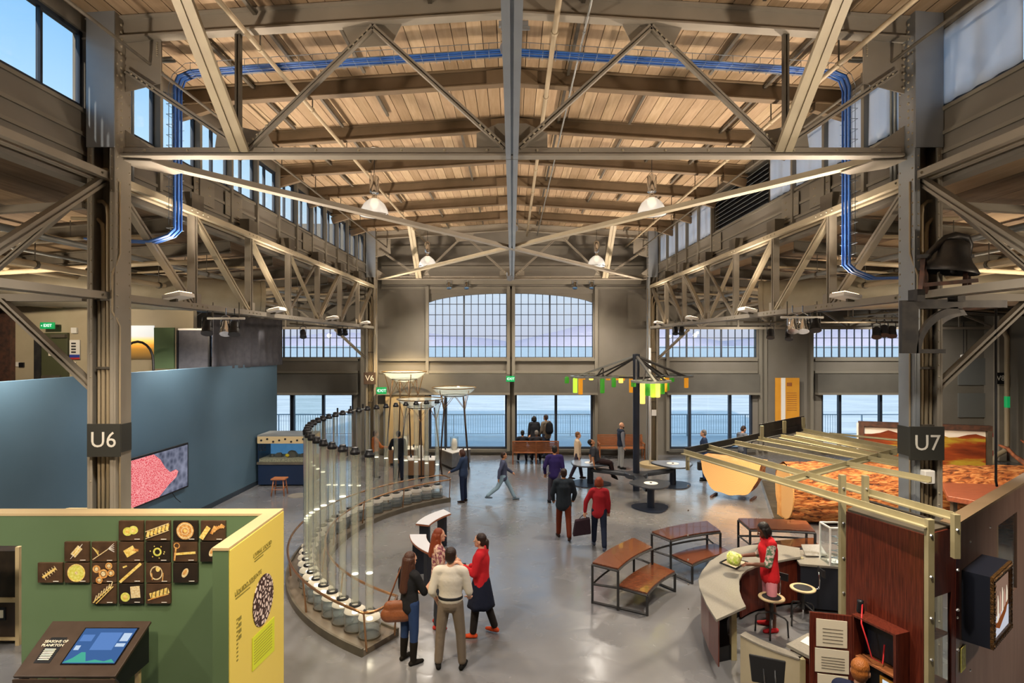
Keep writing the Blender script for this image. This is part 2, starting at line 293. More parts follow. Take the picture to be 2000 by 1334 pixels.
# ------------------------------------------------------------------ trusses across the nave
def truss(Y, which, zt=7.42, near=True):
    t = thing('roof_truss', f'{which} riveted steel roof truss spanning the nave between the columns', 'truss', (0, Y, zt))
    rv = MB(); top = lambda x: zr(x)+.0
    for s in (-1, 1):
        o = MB().bar((0, Y, zt+.03), (s*5.45, Y, zt+.03), .022, .11).bar((0, Y, zt-.04), (s*5.45, Y, zt-.04), .19, .03)
        o.build('bottom_chord', 'steel', t)
        MB().ibeam((0, Y, top(0)+.14), (s*6.0, Y, top(6)+.14), .18, .3, .025).build('top_chord', 'steel', t)
        nb = V((s*3.76, Y, zt+.06)); nt_ = V((s*1.95, Y, top(1.95)-.05)); nc = V((s*.1, Y, zt+.08)); ne = V((s*5.4, Y, top(5.4)-.45))
        MB().chan2(nb+V((s*-.05,0,0)), nt_, .075, .075, .02, (0,1,0)).build('diagonal', 'steel', t)
        MB().chan2(nt_, nc, .075, .075, .02, (0,1,0)).build('diagonal', 'steel', t)
        MB().chan2(ne, nb, .075, .075, .02, (0,1,0)).build('diagonal', 'steel', t)
        MB().chan2((s*3.86, Y+.05, zt+.1), (s*3.86, Y+.05, top(3.8)), .075, .075, .02, (0,1,0)).build('post', 'steel_dark', t)
        # gussets
        g = lambda pts: MB().plate([(p[0], Y+.045, p[1]) for p in pts], .016)
        g([(s*3.3, zt), (s*4.2, zt), (s*4.15, zt+.36), (s*3.95, zt+.42), (s*3.45, zt+.3)]).build('gusset_plate', 'steel', t)
        g([(s*1.55, top(1.6)), (s*2.4, top(2.3)), (s*2.25, top(2.3)-.3), (s*1.7, top(1.7)-.3)]).build('gusset_plate', 'steel', t)
        g([(s*5.55, top(5.4)-.05), (s*4.95, top(5)), (s*4.95, top(5)-.62), (s*5.55, top(5.4)-.75)]).build('gusset_plate', 'steel', t)
        g([(s*5.55, zt-.05), (s*4.7, zt-.05), (s*5.1, zt+.1), (s*5.55, zt+.42)]).build('gusset_plate', 'steel', t)
        # sway brace leaning back towards the camera up to the roof
        MB().chan2((s*3.78, Y-.06, zt+.02), (s*3.78, Y-2.05, zr(3.78)+.05), .23, .06, .03, (0,.6,.8)).build('sway_brace', 'steel_pale', t)
        for q in (nb, nt_, nc, ne):
            for e in range(5):
                tgt = {0: nt_, 1: nb}[0 if q is nb or q is nc else 1]
                d = (tgt-q).normalized(); rv.rivet(q+d*(.1+e*.09)+V((0,-.045,0)), (0,-1,0), .02)
        for e in range(9): rv.rivet((s*(.35+e*.6), Y-.011, zt+.045), (0,-1,0), .022)
        for e in range(7): rv.rivet((s*5.5, Y-.0, top(5.4)-.08-e*.1), (0,-1,0), .02); rv.rivet((s*5.0, Y+.03, top(5)-.06-e*.03), (0,-1,0), .015)
    MB().plate([(-.5, Y+.045, zt-.03), (.5, Y+.045, zt-.03), (.5, Y+.045, zt+.3), (.2, Y+.045, zt+.44), (-.2, Y+.045, zt+.44), (-.5, Y+.045, zt+.3)], .016).build('gusset_plate', 'steel', t)
    MB().chan2((0, Y-.02, zt-.02), (0, Y-.02, top(0)), .19, .1, .03, (0,1,0)).build('centre_post', 'steel_cool', t)
    stuff(rv.build('rivets', 'rivet', t, fix=False))
    return t
truss(YU, 'near'); truss(YV, 'far')
# plan bracing between the trusses at bottom-chord level and the centre strut
for s in (-1, 1):
    o = thing('plan_brace', f'long flat diagonal brace from the {"left" if s < 0 else "right"} near column towards the opposite far column', 'brace', (0, 16.1, 7.38))
    MB().bar((s*5.3, YU+.1, 7.36+.012*s), (-s*5.3, YV-.1, 7.36+.012*s), .17, .02).bar((s*5.3, YU+.1, 7.41+.012*s), (-s*5.3, YV-.1, 7.41+.012*s), .025, .1).build('angle_bar', 'steel_pale' if s > 0 else 'steel', o)
    MB().plate([(s*5.55, YU-.02, 7.34), (s*5.1, YU+.05, 7.34), (s*4.95, YU+.62, 7.34), (s*5.15, YU+.72, 7.34), (s*5.5, YU+.4, 7.34)], .016).build('end_plate', 'steel', o)
cs = thing('centre_strut', 'long grey twin-channel strut running down the middle of the nave', 'strut', (0, 14, 7.4))
MB().chan2((0, 2.5, 7.40), (0, YU-.02, 7.40), .17, .12, .03).build('channel', 'steel_cool', cs)
MB().chan2((0, YU+.02, 7.40), (0, YV, 7.40), .17, .12, .03).build('channel', 'steel_cool', cs)
# ------------------------------------------------------------------ columns
def column(x, Y, s, lab, conduits=True):
    t = thing('steel_column', lab, 'column', (x, Y, 0), group='steel columns')
    X = lambda d: x-s*d            # d>0 : towards the nave
    def bx(a, b, y0, y1, z0, z1, n, m): return B(min(X(a),X(b)), max(X(a),X(b)), Y+y0, Y+y1, z0, z1).build(n, m, t, bevel=.006)
    bx(.16, .19, -.17, .17, 0, 9.35, 'flange', 'steel_cool' if s > 0 else 'steel')
    bx(-.2, -.17, -.17, .17, 0, 9.35, 'flange', 'steel')
    bx(.11, .16, -.17, -.15, 0, 7.45, 'lip', 'steel_cool' if s > 0 else 'steel'); bx(-.17, -.13, -.17, -.15, 0, 7.45, 'lip', 'steel')
    bx(-.17, .16, .1, .13, 0, 9.35, 'web', 'steel')
    bx(-.2, .19, -.19, -.17, 7.45, 9.33, 'cover_plate', 'steel_cool')  # bluish reflection put into the plate's cool colour
    bx(-.26, .25, -.23, .23, 0, .03, 'base_plate', 'steel_dark')
    rv = MB()
    for z in [.3+.16*i for i in range(55)]:
        if z < 4.9 and random.random() < .55: continue
        rv.rivet((X(-.15), Y-.17, z), (0,-1,0), .014)
        if z > 5: rv.rivet((X(.135), Y-.17, z), (0,-1,0), .014); rv.rivet((X(.19), Y-.13, z), (-s,0,0), .016); rv.rivet((X(.19), Y+.13, z), (-s,0,0), .016)
    for z in [7.5+.1*i for i in range(18)]: rv.rivet((X(.19), Y-.05, z), (-s,0,0), .022)
    stuff(rv.build('rivets', 'rivet', t, fix=False))
    if conduits:
        for i, (d, r, zt) in enumerate(((-.11, .02, 5.3), (-.05, .027, 6.3), (.02, .027, 6.55), (.08, .02, 7.0))):
            MB().tube([(X(d), Y-.06, .05), (X(d), Y-.06, zt), (X(d-.03), Y-.04, zt+.12), (X(d-.12), Y+.0, zt+.2), (X(d-.5), Y+.02, zt+.22)], r, 8).build('conduit', 'pipe', t, smooth=True)
        for z in (2.4, 3.6, 4.4, 5.35): bx(-.13, .11, -.11, -.085, z, z+.035, 'pipe_clamp', 'steel_dark')
        MB().tube([(X(.205), Y-.1, .1), (X(.205), Y-.1, 5.0), (X(.16), Y-.19, 5.2), (X(.16), Y-.19, 5.7), (X(.205), Y-.1, 6.0), (X(.205), Y-.1, 7.0)], .013, 6).build('conduit', 'pipe', t, smooth=True)
    # outward knee brace to the aisle truss
    MB().chan2((X(-.2), Y-.02, 4.12), (X(-1.5), Y-.02, 5.35), .1, .11, .03, (0,1,0)).build('knee_brace', 'steel', t)
    return t
column(-5.64, YU, -1, 'near left steel column beside the blue wall, carrying the U6 plate'); column(5.72, YU, 1, 'near right steel column below the bell, carrying the U7 plate')
column(-5.7, YV, -1, 'far left steel column carrying the V6 plate by the glass tubes'); column(5.7, YV, 1, 'far right steel column of the nave by the orange-lit bottle chandelier')
# ------------------------------------------------------------------ lengthwise trusses between the columns
def long_truss(s, Y0, n, lab, near=False):
    x = s*5.7; zb, zt = 5.42, 7.08
    t = thing('lengthwise_truss', lab, 'truss', (x, Y0, zb)); rv = MB(); L = n*BAY
    Y1 = Y0+L
    for d in (-.09, .09):
        MB().bar((x+d, Y0, zb+.0), (x+d, Y1, zb), .09, .10).build('bottom_chord', 'steel', t)
        MB().bar((x+d, Y0, zt), (x+d, Y1, zt), .09, .10).build('top_chord', 'steel_pale' if not near else 'steel', t)
    for i in range(n+1):
        y = Y0+i*BAY
        if 0 < i < n:
            MB().chan2((x, y, zb-.02), (x, y, zt), .11, .13, .05, (1,0,0)).build('post', 'steel', t)
            B(x-.012, x+.012, y-.28, y+.28, zb-.02, zb+.24).build('gusset_plate', 'steel', t)
            B(x-.1, x+.1, y-.2, y+.2, zt+.04, zt+.34).build('bracket_plate', 'steel_dark', t)
        for e in range(4):
            rv.rivet((x-s*.14, y-.27+e*.18, zb+.0), (-s,0,0), .02); rv.rivet((x-s*.14, y-.27+e*.18, zt), (-s,0,0), .02)
    for i in range(n):
        ya, yb = Y0+i*BAY+(.15 if i == 0 else .04), Y0+(i+1)*BAY-.06
        down = i < n/2 if not near else i >= n-1-((n-1) % 2 == 1 and 0)
        if near: down = (i % 2 == 1)
        if i == n//2 and n > 5:
            MB().chan2((x+.03, ya, zt-.05), (x+.03, yb, zb+.05), .08, .07, .02, (1,0,0)).build('diagonal', 'steel_pale', t)
            MB().chan2((x-.05, ya, zb+.05), (x-.05, yb, zt-.05), .06, .05, .02, (1,0,0)).build('counter_diagonal', 'steel', t)
        elif down: MB().chan2((x, ya, zt-.05), (x, yb, zb+.05), .11, .1, .03, (1,0,0)).build('diagonal', 'steel_pale' if i else 'steel', t)
        else: MB().chan2((x, ya, zb+.05), (x, yb, zt-.05), .11, .1, .03, (1,0,0)).build('diagonal', 'steel', t)
    stuff(rv.build('rivets', 'rivet', t, fix=False))
for s in (-1, 1):
    long_truss(s, YU, 7, f'long lattice truss along the {SD[s]} side of the nave between near and far columns')
    long_truss(s, YU-3*BAY, 3, f'lattice truss running forward overhead from the near {SD[s]} column', near=True)
# ------------------------------------------------------------------ clerestory walls and windows
wi = [0]
def window(Ya, Yb, s, zb, zt, panes, shade=False):
    wi[0] += 1
    x = s*6.0; w = frame(f'window_{wi[0]}', (x, (Ya+Yb)/2, zb)); t = .05
    w['label'] = 'clerestory window'
    B(x-.03, x+.03, Ya, Ya+t, zb, zt).build('jamb', 'frame_navy', w); B(x-.03, x+.03, Yb-t, Yb, zb, zt).build('jamb', 'frame_navy', w)
    B(x-.03, x+.03, Ya+t, Yb-t, zb, zb+t).build('bottom_rail', 'frame_navy', w); B(x-.03, x+.03, Ya+t, Yb-t, zt-t, zt).build('top_rail', 'frame_navy', w)
    n = panes; pw = (Yb-Ya-2*t-(n-1)*.04)/n
    for i in range(n):
        y = Ya+t+i*(pw+.04)
        B(x-.004, x+.004, y+.003, y+pw-.003, zb+t+.003, zt-t-.003).build('pane', 'glass', w)
        if i: B(x-.03, x+.03, y-.04, y, zb+t, zt-t).build('mullion', 'frame_navy', w)
    return w
mat('shade_cloth', '#dfe6ee', .9, trans=0.0)
def cloth_mat(name, col):
    m = bpy.data.materials.new(name); m.use_nodes = True; nt = m.node_tree; nt.nodes.clear()
    o = nt.nodes.new('ShaderNodeOutputMaterial'); a = nt.nodes.new('ShaderNodeBsdfDiffuse'); b = nt.nodes.new('ShaderNodeBsdfTranslucent'); mx = nt.nodes.new('ShaderNodeMixShader')
    a.inputs[0].default_value = C(col); b.inputs[0].default_value = C(col); mx.inputs[0].default_value = .65
    nt.links.new(a.outputs[0], mx.inputs[1]); nt.links.new(b.outputs[0], mx.inputs[2]); nt.links.new(mx.outputs[0], o.inputs[0]); M[name] = m
cloth_mat('sheer', '#eef4fb')
def fabric(p0, p1, zb, zt, amp, waves, name, m, nv=6, parent=None, thick=.004):
    p0 = V(p0); p1 = V(p1); d = (p1-p0); L = d.length; d.normalize(); nrm = V((-d.y, d.x, 0)); n = max(12, int(waves*8)); mb = MB(); ph = random.random()*6
    for i in range(n+1):
        a = i/n; base = p0+d*(L*a)
        for j in range(nv+1):
            z = zt+(zb-zt)*j/nv; k = .35+.65*j/nv
            off = amp*k*(math.sin(a*waves*2*PI+ph)+.5*math.sin(a*waves*5.3+ph*2+j*.25))
            mb.v.append(base+nrm*off+V((0,0,z)))
    for i in range(n):
        for j in range(nv): mb.f.append((i*(nv+1)+j, (i+1)*(nv+1)+j, (i+1)*(nv+1)+j+1, i*(nv+1)+j+1))
    o = mb.build(name, m, parent, smooth=True, fix=False); md = o.modifiers.new('thickness', 'SOLIDIFY'); md.thickness = thick; return o
ZB, ZT = 8.02, 9.08
sheers = 0
for s in (-1, 1):
    nm = SD[s]; x0, x1 = sorted((s*5.93, s*6.12))
    w = frame(f'wall_{nm}', (s*6, 8, 7))
    B(x0, x1, -8, 25.2, 6.98, ZB).build('sill_wall', 'wall_paint', w); B(x0, x1, -8, 25.2, ZT, 9.86).build('head_wall', 'wall_paint', w)
    for Yc, dn in ((YU, .06), (YV, .34)): B(x0, x1, Yc-dn, Yc+.34, ZB, ZT).build('pier', 'wall_paint', w)
    B(x0, x1, -8, -2.0, ZB, ZT).build('pier', 'wall_paint', w); B(x0, x1, YV+.34, 25.2, ZB, ZT).build('pier', 'wall_paint', w)
    for z in (7.16, 7.36, 7.62, 7.95): 
        xa, xb = sorted((s*5.90, s*5.93)); B(xa, xb, -8, 25.2, z, z+.05).build('rail', 'trim_paint', w)
    runs = [(YU+.34, YV-.34, 12), (-2.0, YU-.06, 7)]
    for Ya, Yb, n in runs:
        d = (Yb-Ya)/n
        for i in range(n):
            ya = Ya+i*d
            if s > 0 and n == 12 and i in (4, 5, 6): continue
            window(ya+.02, ya+d-.02, s, ZB, ZT, 2)
            if i and n == 12:
                xa, xb = sorted((s*5.86, s*5.96)); B(xa, xb, ya-.04, ya+.04, 7.3, 9.3).build('pilaster', 'trim_paint', w)
            if s > 0:
                f = fabric((s*5.93, ya+.08, 0), (s*5.93, ya+d-.08, 0), ZB+.02, ZT-.01, .012, 4, 'sheer_curtain', 'sheer')
                tag(f, f'sheer curtain on the right clerestory, {["first","second","third","fourth","fifth","sixth","seventh","eighth","ninth","tenth","eleventh","twelfth"][i if n == 12 else 6-i]} {"before" if n == 7 else "past"} the near column', 'curtain', 'sheer curtains on the right clerestory')
    rv = MB()                         # riveted splice plates on the girder face
    for ya in (10.9, 12.1, 16.6):
        xa, xb = sorted((s*5.885, s*5.90)); B(xa, xb, ya, ya+.75, 7.42, 7.9).build('splice_plate', 'trim_paint', w)
        for q in range(4):
            for r_ in range(3): rv.rivet((s*5.885, ya+.08+q*.05+(.35 if q > 1 else 0), 7.48+r_*.15), (-s,0,0), .018)
    stuff(rv.build('rivets', 'rivet', w, fix=False))
# ventilation louvre in the right clerestory
lv = thing('ventilation_louvre', 'dark slatted ventilation louvre set in the right clerestory wall', 'louvre', (6.0, 16.1, ZB))
d12 = (YV-YU-.68)/12; ya, yb = YU+.34+4*d12, YU+.34+7*d12
B(5.98, 6.08, ya+.03, ya+.09, ZB, ZT).build('jamb', 'steel_dark', lv); B(5.98, 6.08, yb-.09, yb-.03, ZB, ZT).build('jamb', 'steel_dark', lv)
for i in range(9):
    z = ZB+.05+i*.115
    MB().bar((6.0, ya+.09, z), (6.0, yb-.09, z), .11, .012, (-.5,0,.85)).build('slat', 'pipe_grey', lv)
B(6.09, 6.11, ya, yb, ZB, ZT).build('backing', 'black', lv)
# ------------------------------------------------------------------ far wall
def wall_cells(x0, x1, z0, z1, holes):
    xs = sorted({x0, x1, *[h[i] for h in holes for i in (0, 1)]}); zs = sorted({z0, z1, *[h[i] for h in holes for i in (2, 3)]}); out = []
    for i in range(len(xs)-1):
        run = None
        for j in range(len(zs)-1):
            cx, cz = (xs[i]+xs[i+1])/2, (zs[j]+zs[j+1])/2
            inside = any(h[0] < cx < h[1] and h[2] < cz < h[3] for h in holes)
            if not inside:
                if run is None: run = [zs[j], zs[j+1]]
                else: run[1] = zs[j+1]
            if inside or j == len(zs)-2:
                if run: out.append((xs[i], xs[i+1], run[0], run[1])); run = None
    return out
k = YW/F
WX = lambda u: (u-VX)*k
WZ = lambda v: H-(v-VY)*k
arch = (WX(836), WX(1158), WZ(698), WZ(573)); sidew = [(-13.2, WX(708), WZ(698), WZ(641)), (WX(1288), WX(1478), WZ(698), WZ(641)), (WX(1582), WX(1790), WZ(698), WZ(641))]
doors = [(-11.9, WX(690), WZ(877), WZ(769)), (WX(838), WX(990), WZ(877), WZ(769)), (WX(1006), WX(1158), WZ(877), WZ(769)), (WX(1308), WX(1470), WZ(877), WZ(768)), (WX(1605), WX(1790), WZ(877), WZ(768))]
wf = frame('wall_far', (0, YW, 0))
mb = MB()
for c in wall_cells(-20.4, 20.4, 0, 9.9, [arch]+sidew+doors): mb.box(c[0], c[1], YW, YW+.3, c[2], c[3])
mb.build('wall_surface', 'wall_paint', wf)
def bandw(u0, u1, v0, v1, y0, m='wall_paint', n='band'): return B(WX(u0), WX(u1), YW-y0, YW, min(WZ(v0),WZ(v1)), max(WZ(v0),WZ(v1))).build(n, m, wf)
for (u0, u1) in ((530, 700), (742, 996), (1004, 1165), (1300, 1478), (1590, 1790)):
    bandw(u0, u1, 730, 766, .32, 'wall_dark', 'shutter_housing'); bandw(u0, u1, 700, 705, .12, 'trim_paint'); bandw(u0, u1, 766, 770, .36, 'trim_paint')
    bandw(u0, u1, 724, 729, .10, 'trim_paint')
for u in (832, 1161, 990, 1000, 1480, 1490, 1580, 1300, 706): bandw(u, u+6, 560, 880, .14, 'trim_paint', 'pilaster')
for v in (560, 480, 520): bandw(745, 1260, v, v+5, .06, 'trim_paint', 'wall_rail')
bandw(748, 1250, 548, 556, .22, 'trim_paint', 'wall_beam'); bandw(530, 735, 628, 636, .2, 'trim_paint', 'wall_beam'); bandw(1262, 1900, 628, 636, .2, 'trim_paint', 'wall_beam')
bandw(742, 1260, 878, 886, .05, 'wall_dark', 'skirting')
# muntined windows
def grid_window(h, cols, rows, lab, arcz=None, majors=()):
    wi[0] += 1; x0, x1, z0, z1 = h; w = frame(f'window_{wi[0]}', ((x0+x1)/2, YW, z0)); y = YW+.1
    def top(x):
        if arcz is None: return z1
        a = (x-(x0+x1)/2)/((x1-x0)/2); return arcz+(z1-arcz)*math.sqrt(max(0, 1-.92*a*a)) - (0)
    for i in range(cols):
        a, b = x0+(x1-x0)*i/cols, x0+(x1-x0)*(i+1)/cols
        for j in range(rows):
            c, d = z0+(z1-z0)*j/rows, z0+(z1-z0)*(j+1)/rows
            ta, tb = top(a), top(b)
            if c >= max(ta, tb)-.02: continue
            da, db = min(d, ta), min(d, tb)
            if min(da, db)-c < .03: da = max(da, c+.03); db = max(db, c+.03)
            g = .012
            MB().plate([(a+g, y, c+g), (b-g, y, c+g), (b-g, y, db-g), (a+g, y, da-g)], .006).build('pane', 'glass_tint', w, fix=False)
    for i in range(cols+1):
        x = x0+(x1-x0)*i/cols; big = i in majors
        if top(x)-z0 < .1: continue
        B(x-(.035 if big else .014), x+(.035 if big else .014), y-.03, y+.03, z0, top(x)).build('muntin', 'frame_navy', w)
    for j in range(rows+1):
        z = z0+(z1-z0)*j/rows
        xa, xb = x0, x1
        if arcz is not None:
            while top(xa) < z and xa < 0: xa += .02
            while top(xb) < z and xb > 0: xb -= .02
        if xb-xa > .2: B(xa, xb, y-.025, y+.025, z-.014, z+.014).build('muntin', 'frame_navy', w)
    if arcz is not None:
        n = 24; A = []; 
        mb = MB()
        for i in range(n+1):
            x = x0+(x1-x0)*i/n; mb.v += [V((x, y-.05, top(x))), V((x, y-.05, z1+.02)), V((x, y+.12, z1+.02)), V((x, y+.12, top(x)))]
        for i in range(n):
            for q in range(4): mb.f.append((i*4+q, i*4+(q+1)%4, (i+1)*4+(q+1)%4, (i+1)*4+q))
        mb.build('arch_spandrel', 'wall_paint', w)
    B(x0-.05, x1+.05, YW-.06, YW+.1, z0-.06, z0).build('sill', 'trim_paint', w)
    w['label'] = lab
ar2 = (arch[0], arch[1], arch[2], arch[3]); mid = (WX(996))
grid_window(arch, 23, 6, 'big arched window', arcz=WZ(598), majors=(5, 11, 12, 17))
B(WX(990), WX(1004), YW-.06, YW+.1, WZ(880), WZ(560)).build('centre_mullion', 'trim_paint', wf)
grid_window(sidew[0], 24, 3, 'window over the left doors', majors=(6, 12, 18)); grid_window(sidew[1], 14, 3, 'window over the right doors', majors=(4, 9)); grid_window(sidew[2], 14, 3, 'window over the far right doors', majors=(4, 9))
# glazed doors
dm = [(-9.4, -8.1, WX(568)), (WX(870),), (WX(1086),), (WX(1348), WX(1427)), (WX(1642), WX(1722))]
for n, (h, ms) in enumerate(zip(doors, dm)):
    x0, x1, z0, z1 = h; w = frame(f'door_{n+1}', ((x0+x1)/2, YW, 0)); y = YW+.12
    B(x0, x0+.08, y-.08, y+.08, z0, z1).build('jamb', 'frame_navy', w); B(x1-.08, x1, y-.08, y+.08, z0, z1).build('jamb', 'frame_navy', w)
    B(x0+.08, x1-.08, y-.08, y+.08, z1-.07, z1).build('head', 'frame_navy', w); B(x0+.08, x1-.08, y-.08, y+.08, z0, z0+.08).build('threshold', 'frame_navy', w)
    xs = [x0+.08]+list(ms)+[x1-.08]
    for i in range(len(xs)-1):
        B(xs[i]+.04, xs[i+1]-.04, y-.005, y+.005, z0+.08, z1-.07).build('pane', 'glass', w)
        if i: B(xs[i]-.055, xs[i]+.055, y-.08, y+.08, z0+.08, z1-.07).build('mullion', 'frame_navy', w)
    B(x0-.1, x1+.1, YW-.12, YW+.1, z0-.12, z0-.02).build('sill', 'wall_dark', w)
# ------------------------------------------------------------------ aisles: roofs, outer and back walls
for s in (-1, 1):
    nm = SD[s]
    c = frame(f'ceiling_{nm}', (s*13, 8, 6.6))
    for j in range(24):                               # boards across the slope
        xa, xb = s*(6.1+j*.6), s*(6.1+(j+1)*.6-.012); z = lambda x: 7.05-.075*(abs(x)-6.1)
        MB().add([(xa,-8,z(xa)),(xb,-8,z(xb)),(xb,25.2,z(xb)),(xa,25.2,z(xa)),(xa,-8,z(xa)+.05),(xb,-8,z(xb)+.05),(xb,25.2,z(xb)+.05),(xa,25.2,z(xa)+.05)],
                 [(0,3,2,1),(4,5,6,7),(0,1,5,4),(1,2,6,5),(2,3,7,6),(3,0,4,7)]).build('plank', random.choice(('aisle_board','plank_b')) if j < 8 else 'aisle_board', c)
    xw0, xw1 = sorted((s*20.2, s*20.4)); struct(B(xw0, xw1, -8, 25.2, 0, 7.2).build(f'wall_outer_{nm}', 'wall_paint'))
    for k2 in range(-2, 8):
        Y = YU+BAY*k2
        if Y > 24 or k2 in (0, 7): continue
        tag(MB().ibeam((s*6.1, Y, 6.86), (s*20.2, Y, 5.80), .12, .26, .02).build('aisle_rafter', 'steel_dark'), f'dark steel rafter under the {nm} aisle roof, {["nearest","second","third","fourth","fifth","sixth","seventh","eighth","ninth","farthest"][k2+2]}', 'rafter', f'rafters under the {nm} aisle roof')
    for Y, w in ((YU, 'near'), (YV, 'far')):
        t = thing('aisle_truss', f'{w} lattice truss crossing the {nm} aisle above head height', 'truss', (s*6, Y, 5.4))
        xb = s*20.0
        MB().chan2((s*6.0, Y, 5.4), (xb, Y, 5.4), .1, .1, .02).build('bottom_chord', 'steel', t); MB().chan2((s*6.0, Y, 6.7), (xb, Y, 5.9), .1, .1, .02).build('top_chord', 'steel', t)
        for i in range(9):
            xa, xbb = s*(6.2+i*1.5), s*(6.2+(i+1)*1.5); zt = lambda x: 6.7-.057*(abs(x)-6)
            a, b = ((xa, Y, 5.4), (xbb, Y, zt(xbb))) if i % 2 else ((xa, Y, zt(xa)), (xbb, Y, 5.4))
            MB().chan2(a, b, .07, .07, .02, (0,1,0)).build('diagonal', 'steel', t)
            MB().chan2((xbb, Y, 5.4), (xbb, Y, zt(xbb)), .06, .06, .02, (0,1,0)).build('post', 'steel', t)
struct(B(-20.4, 20.4, -8.2, -8, 0, 9.9).build('wall_back', 'wall_paint'))
# ------------------------------------------------------------------ outside: deck, railing, bay, hills
mat('deck', '#efece6', .6, col2='#e6e3dd', scale=2); mat('rail_white', '#c4ccd2', .5)
struct(B(-30, 30, 25.5, 30.6, -.35, .02).build('deck_outside', 'deck'))
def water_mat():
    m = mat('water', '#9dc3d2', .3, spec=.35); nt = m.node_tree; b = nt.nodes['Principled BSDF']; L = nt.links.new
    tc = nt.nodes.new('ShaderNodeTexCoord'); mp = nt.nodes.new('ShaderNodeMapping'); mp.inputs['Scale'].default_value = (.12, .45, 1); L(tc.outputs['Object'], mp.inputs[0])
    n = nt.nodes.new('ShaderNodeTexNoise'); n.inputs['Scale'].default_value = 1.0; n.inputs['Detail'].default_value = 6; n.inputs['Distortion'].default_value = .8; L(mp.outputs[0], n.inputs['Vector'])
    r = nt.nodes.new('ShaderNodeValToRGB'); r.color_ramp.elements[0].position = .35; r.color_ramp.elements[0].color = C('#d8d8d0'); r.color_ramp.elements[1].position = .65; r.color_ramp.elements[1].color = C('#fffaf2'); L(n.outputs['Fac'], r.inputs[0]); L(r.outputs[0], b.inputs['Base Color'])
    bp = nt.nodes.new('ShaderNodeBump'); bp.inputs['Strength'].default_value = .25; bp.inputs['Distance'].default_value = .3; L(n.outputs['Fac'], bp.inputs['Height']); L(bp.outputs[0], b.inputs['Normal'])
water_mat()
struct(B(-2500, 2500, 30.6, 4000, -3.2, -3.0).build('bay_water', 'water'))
mat('hill', '#bab1c0', .9, col2='#c4bbc8', scale=.004)  # evening haze put into the pale mauve colour
for (xc, yy, w, hh, sd) in ((-700, 2600, 1500, 75, 1), (420, 2300, 900, 120, 2), (1500, 2500, 1200, 85, 3)):
    mb = MB(); n = 60
    for i in range(n+1):
        a = i/n; x = xc+(a-.5)*w; hz = hh*math.sin(a*PI)**.8*(.75+.4*noise.noise(V((a*5, sd*3.1, 0))))+2
        mb.v += [V((x, yy, -3)), V((x, yy+60, hz)), V((x, yy+320, hz*.8)), V((x, yy+400, -3))]
    for i in range(n):
        for q in range(3): mb.f.append((i*4+q, (i+1)*4+q, (i+1)*4+q+1, i*4+q+1))
    struct(mb.build('hills', 'hill', smooth=True))
rl = thing('deck_railing', 'pale metal baluster railing along the edge of the outdoor deck', 'railing', (0, 30.3, 0))
B(-22, 22, 30.27, 30.33, 1.1, 1.15).build('top_rail', 'rail_white', rl); B(-22, 22, 30.28, 30.32, .12, .15).build('bottom_rail', 'rail_white', rl)
bal = MB().tube([(0,0,.14), (0,0,1.1)], .011, 5).mesh('baluster'); bal.materials.append(M['rail_white'])
xs = [-16+.125*i for i in range(262)]
for x in xs:
    if not any(h[0]-3.2 < x*25.2/30.3 < h[1]+.6 for h in doors): continue
    o = obj('baluster', bal, None, rl); o.location = (x, 0, 0)
for i in range(15): B(-21+3*i-.02, -21+3*i+.02, 30.26, 30.34, 0, 1.12).build('rail_post', 'rail_white', rl)
# ================================================================== things hung in the roof
# column plates
mat('plate_grey', '#3f3f3a', .5, .3); mat('plate_brown', '#4a3a30', .5); mat('letter', '#dcd8cc', .6)
def col_plate(txt, c, w, h, d, m, lab, size, side=None):
    t = thing('column_plate', lab, 'sign', (c[0], c[1], c[2]-h/2))
    B(c[0]-w/2, c[0]+w/2, c[1]-.012, c[1]+.012, c[2]-h/2, c[2]+h/2).build('plate', m, t, bevel=.004)
    text(txt, size, (c[0], c[1]-.014, c[2]), (1,0,0), (0,0,1), 'letter', t, depth=.002)
    if side is not None:
        B(side-.008, side+.008, c[1]+.05, c[1]+.38, c[2]-h/2+.03, c[2]+h/2-.03).build('side_plate', m, t)
p = P(203, 860, 8.02); col_plate('U6', p, .45, .45, .02, 'plate_grey', 'dark square plate lettered U6 on the near left column', .30, -5.435)
p = P(1810, 866, 8.02); col_plate('U7', p, .47, .46, .02, 'plate_grey', 'dark square plate lettered U7 on the near right column', .30, 5.505)
p = P(722, 739, 23.72); col_plate('V6', p, .48, .48, .02, 'plate_brown', 'brown square plate lettered V6 on the far left column', .32)
p = P(1954, 739, 23.72); col_plate('V8', p, .44, .46, .02, 'black', 'small black plate lettered V8 at the far right', .30)
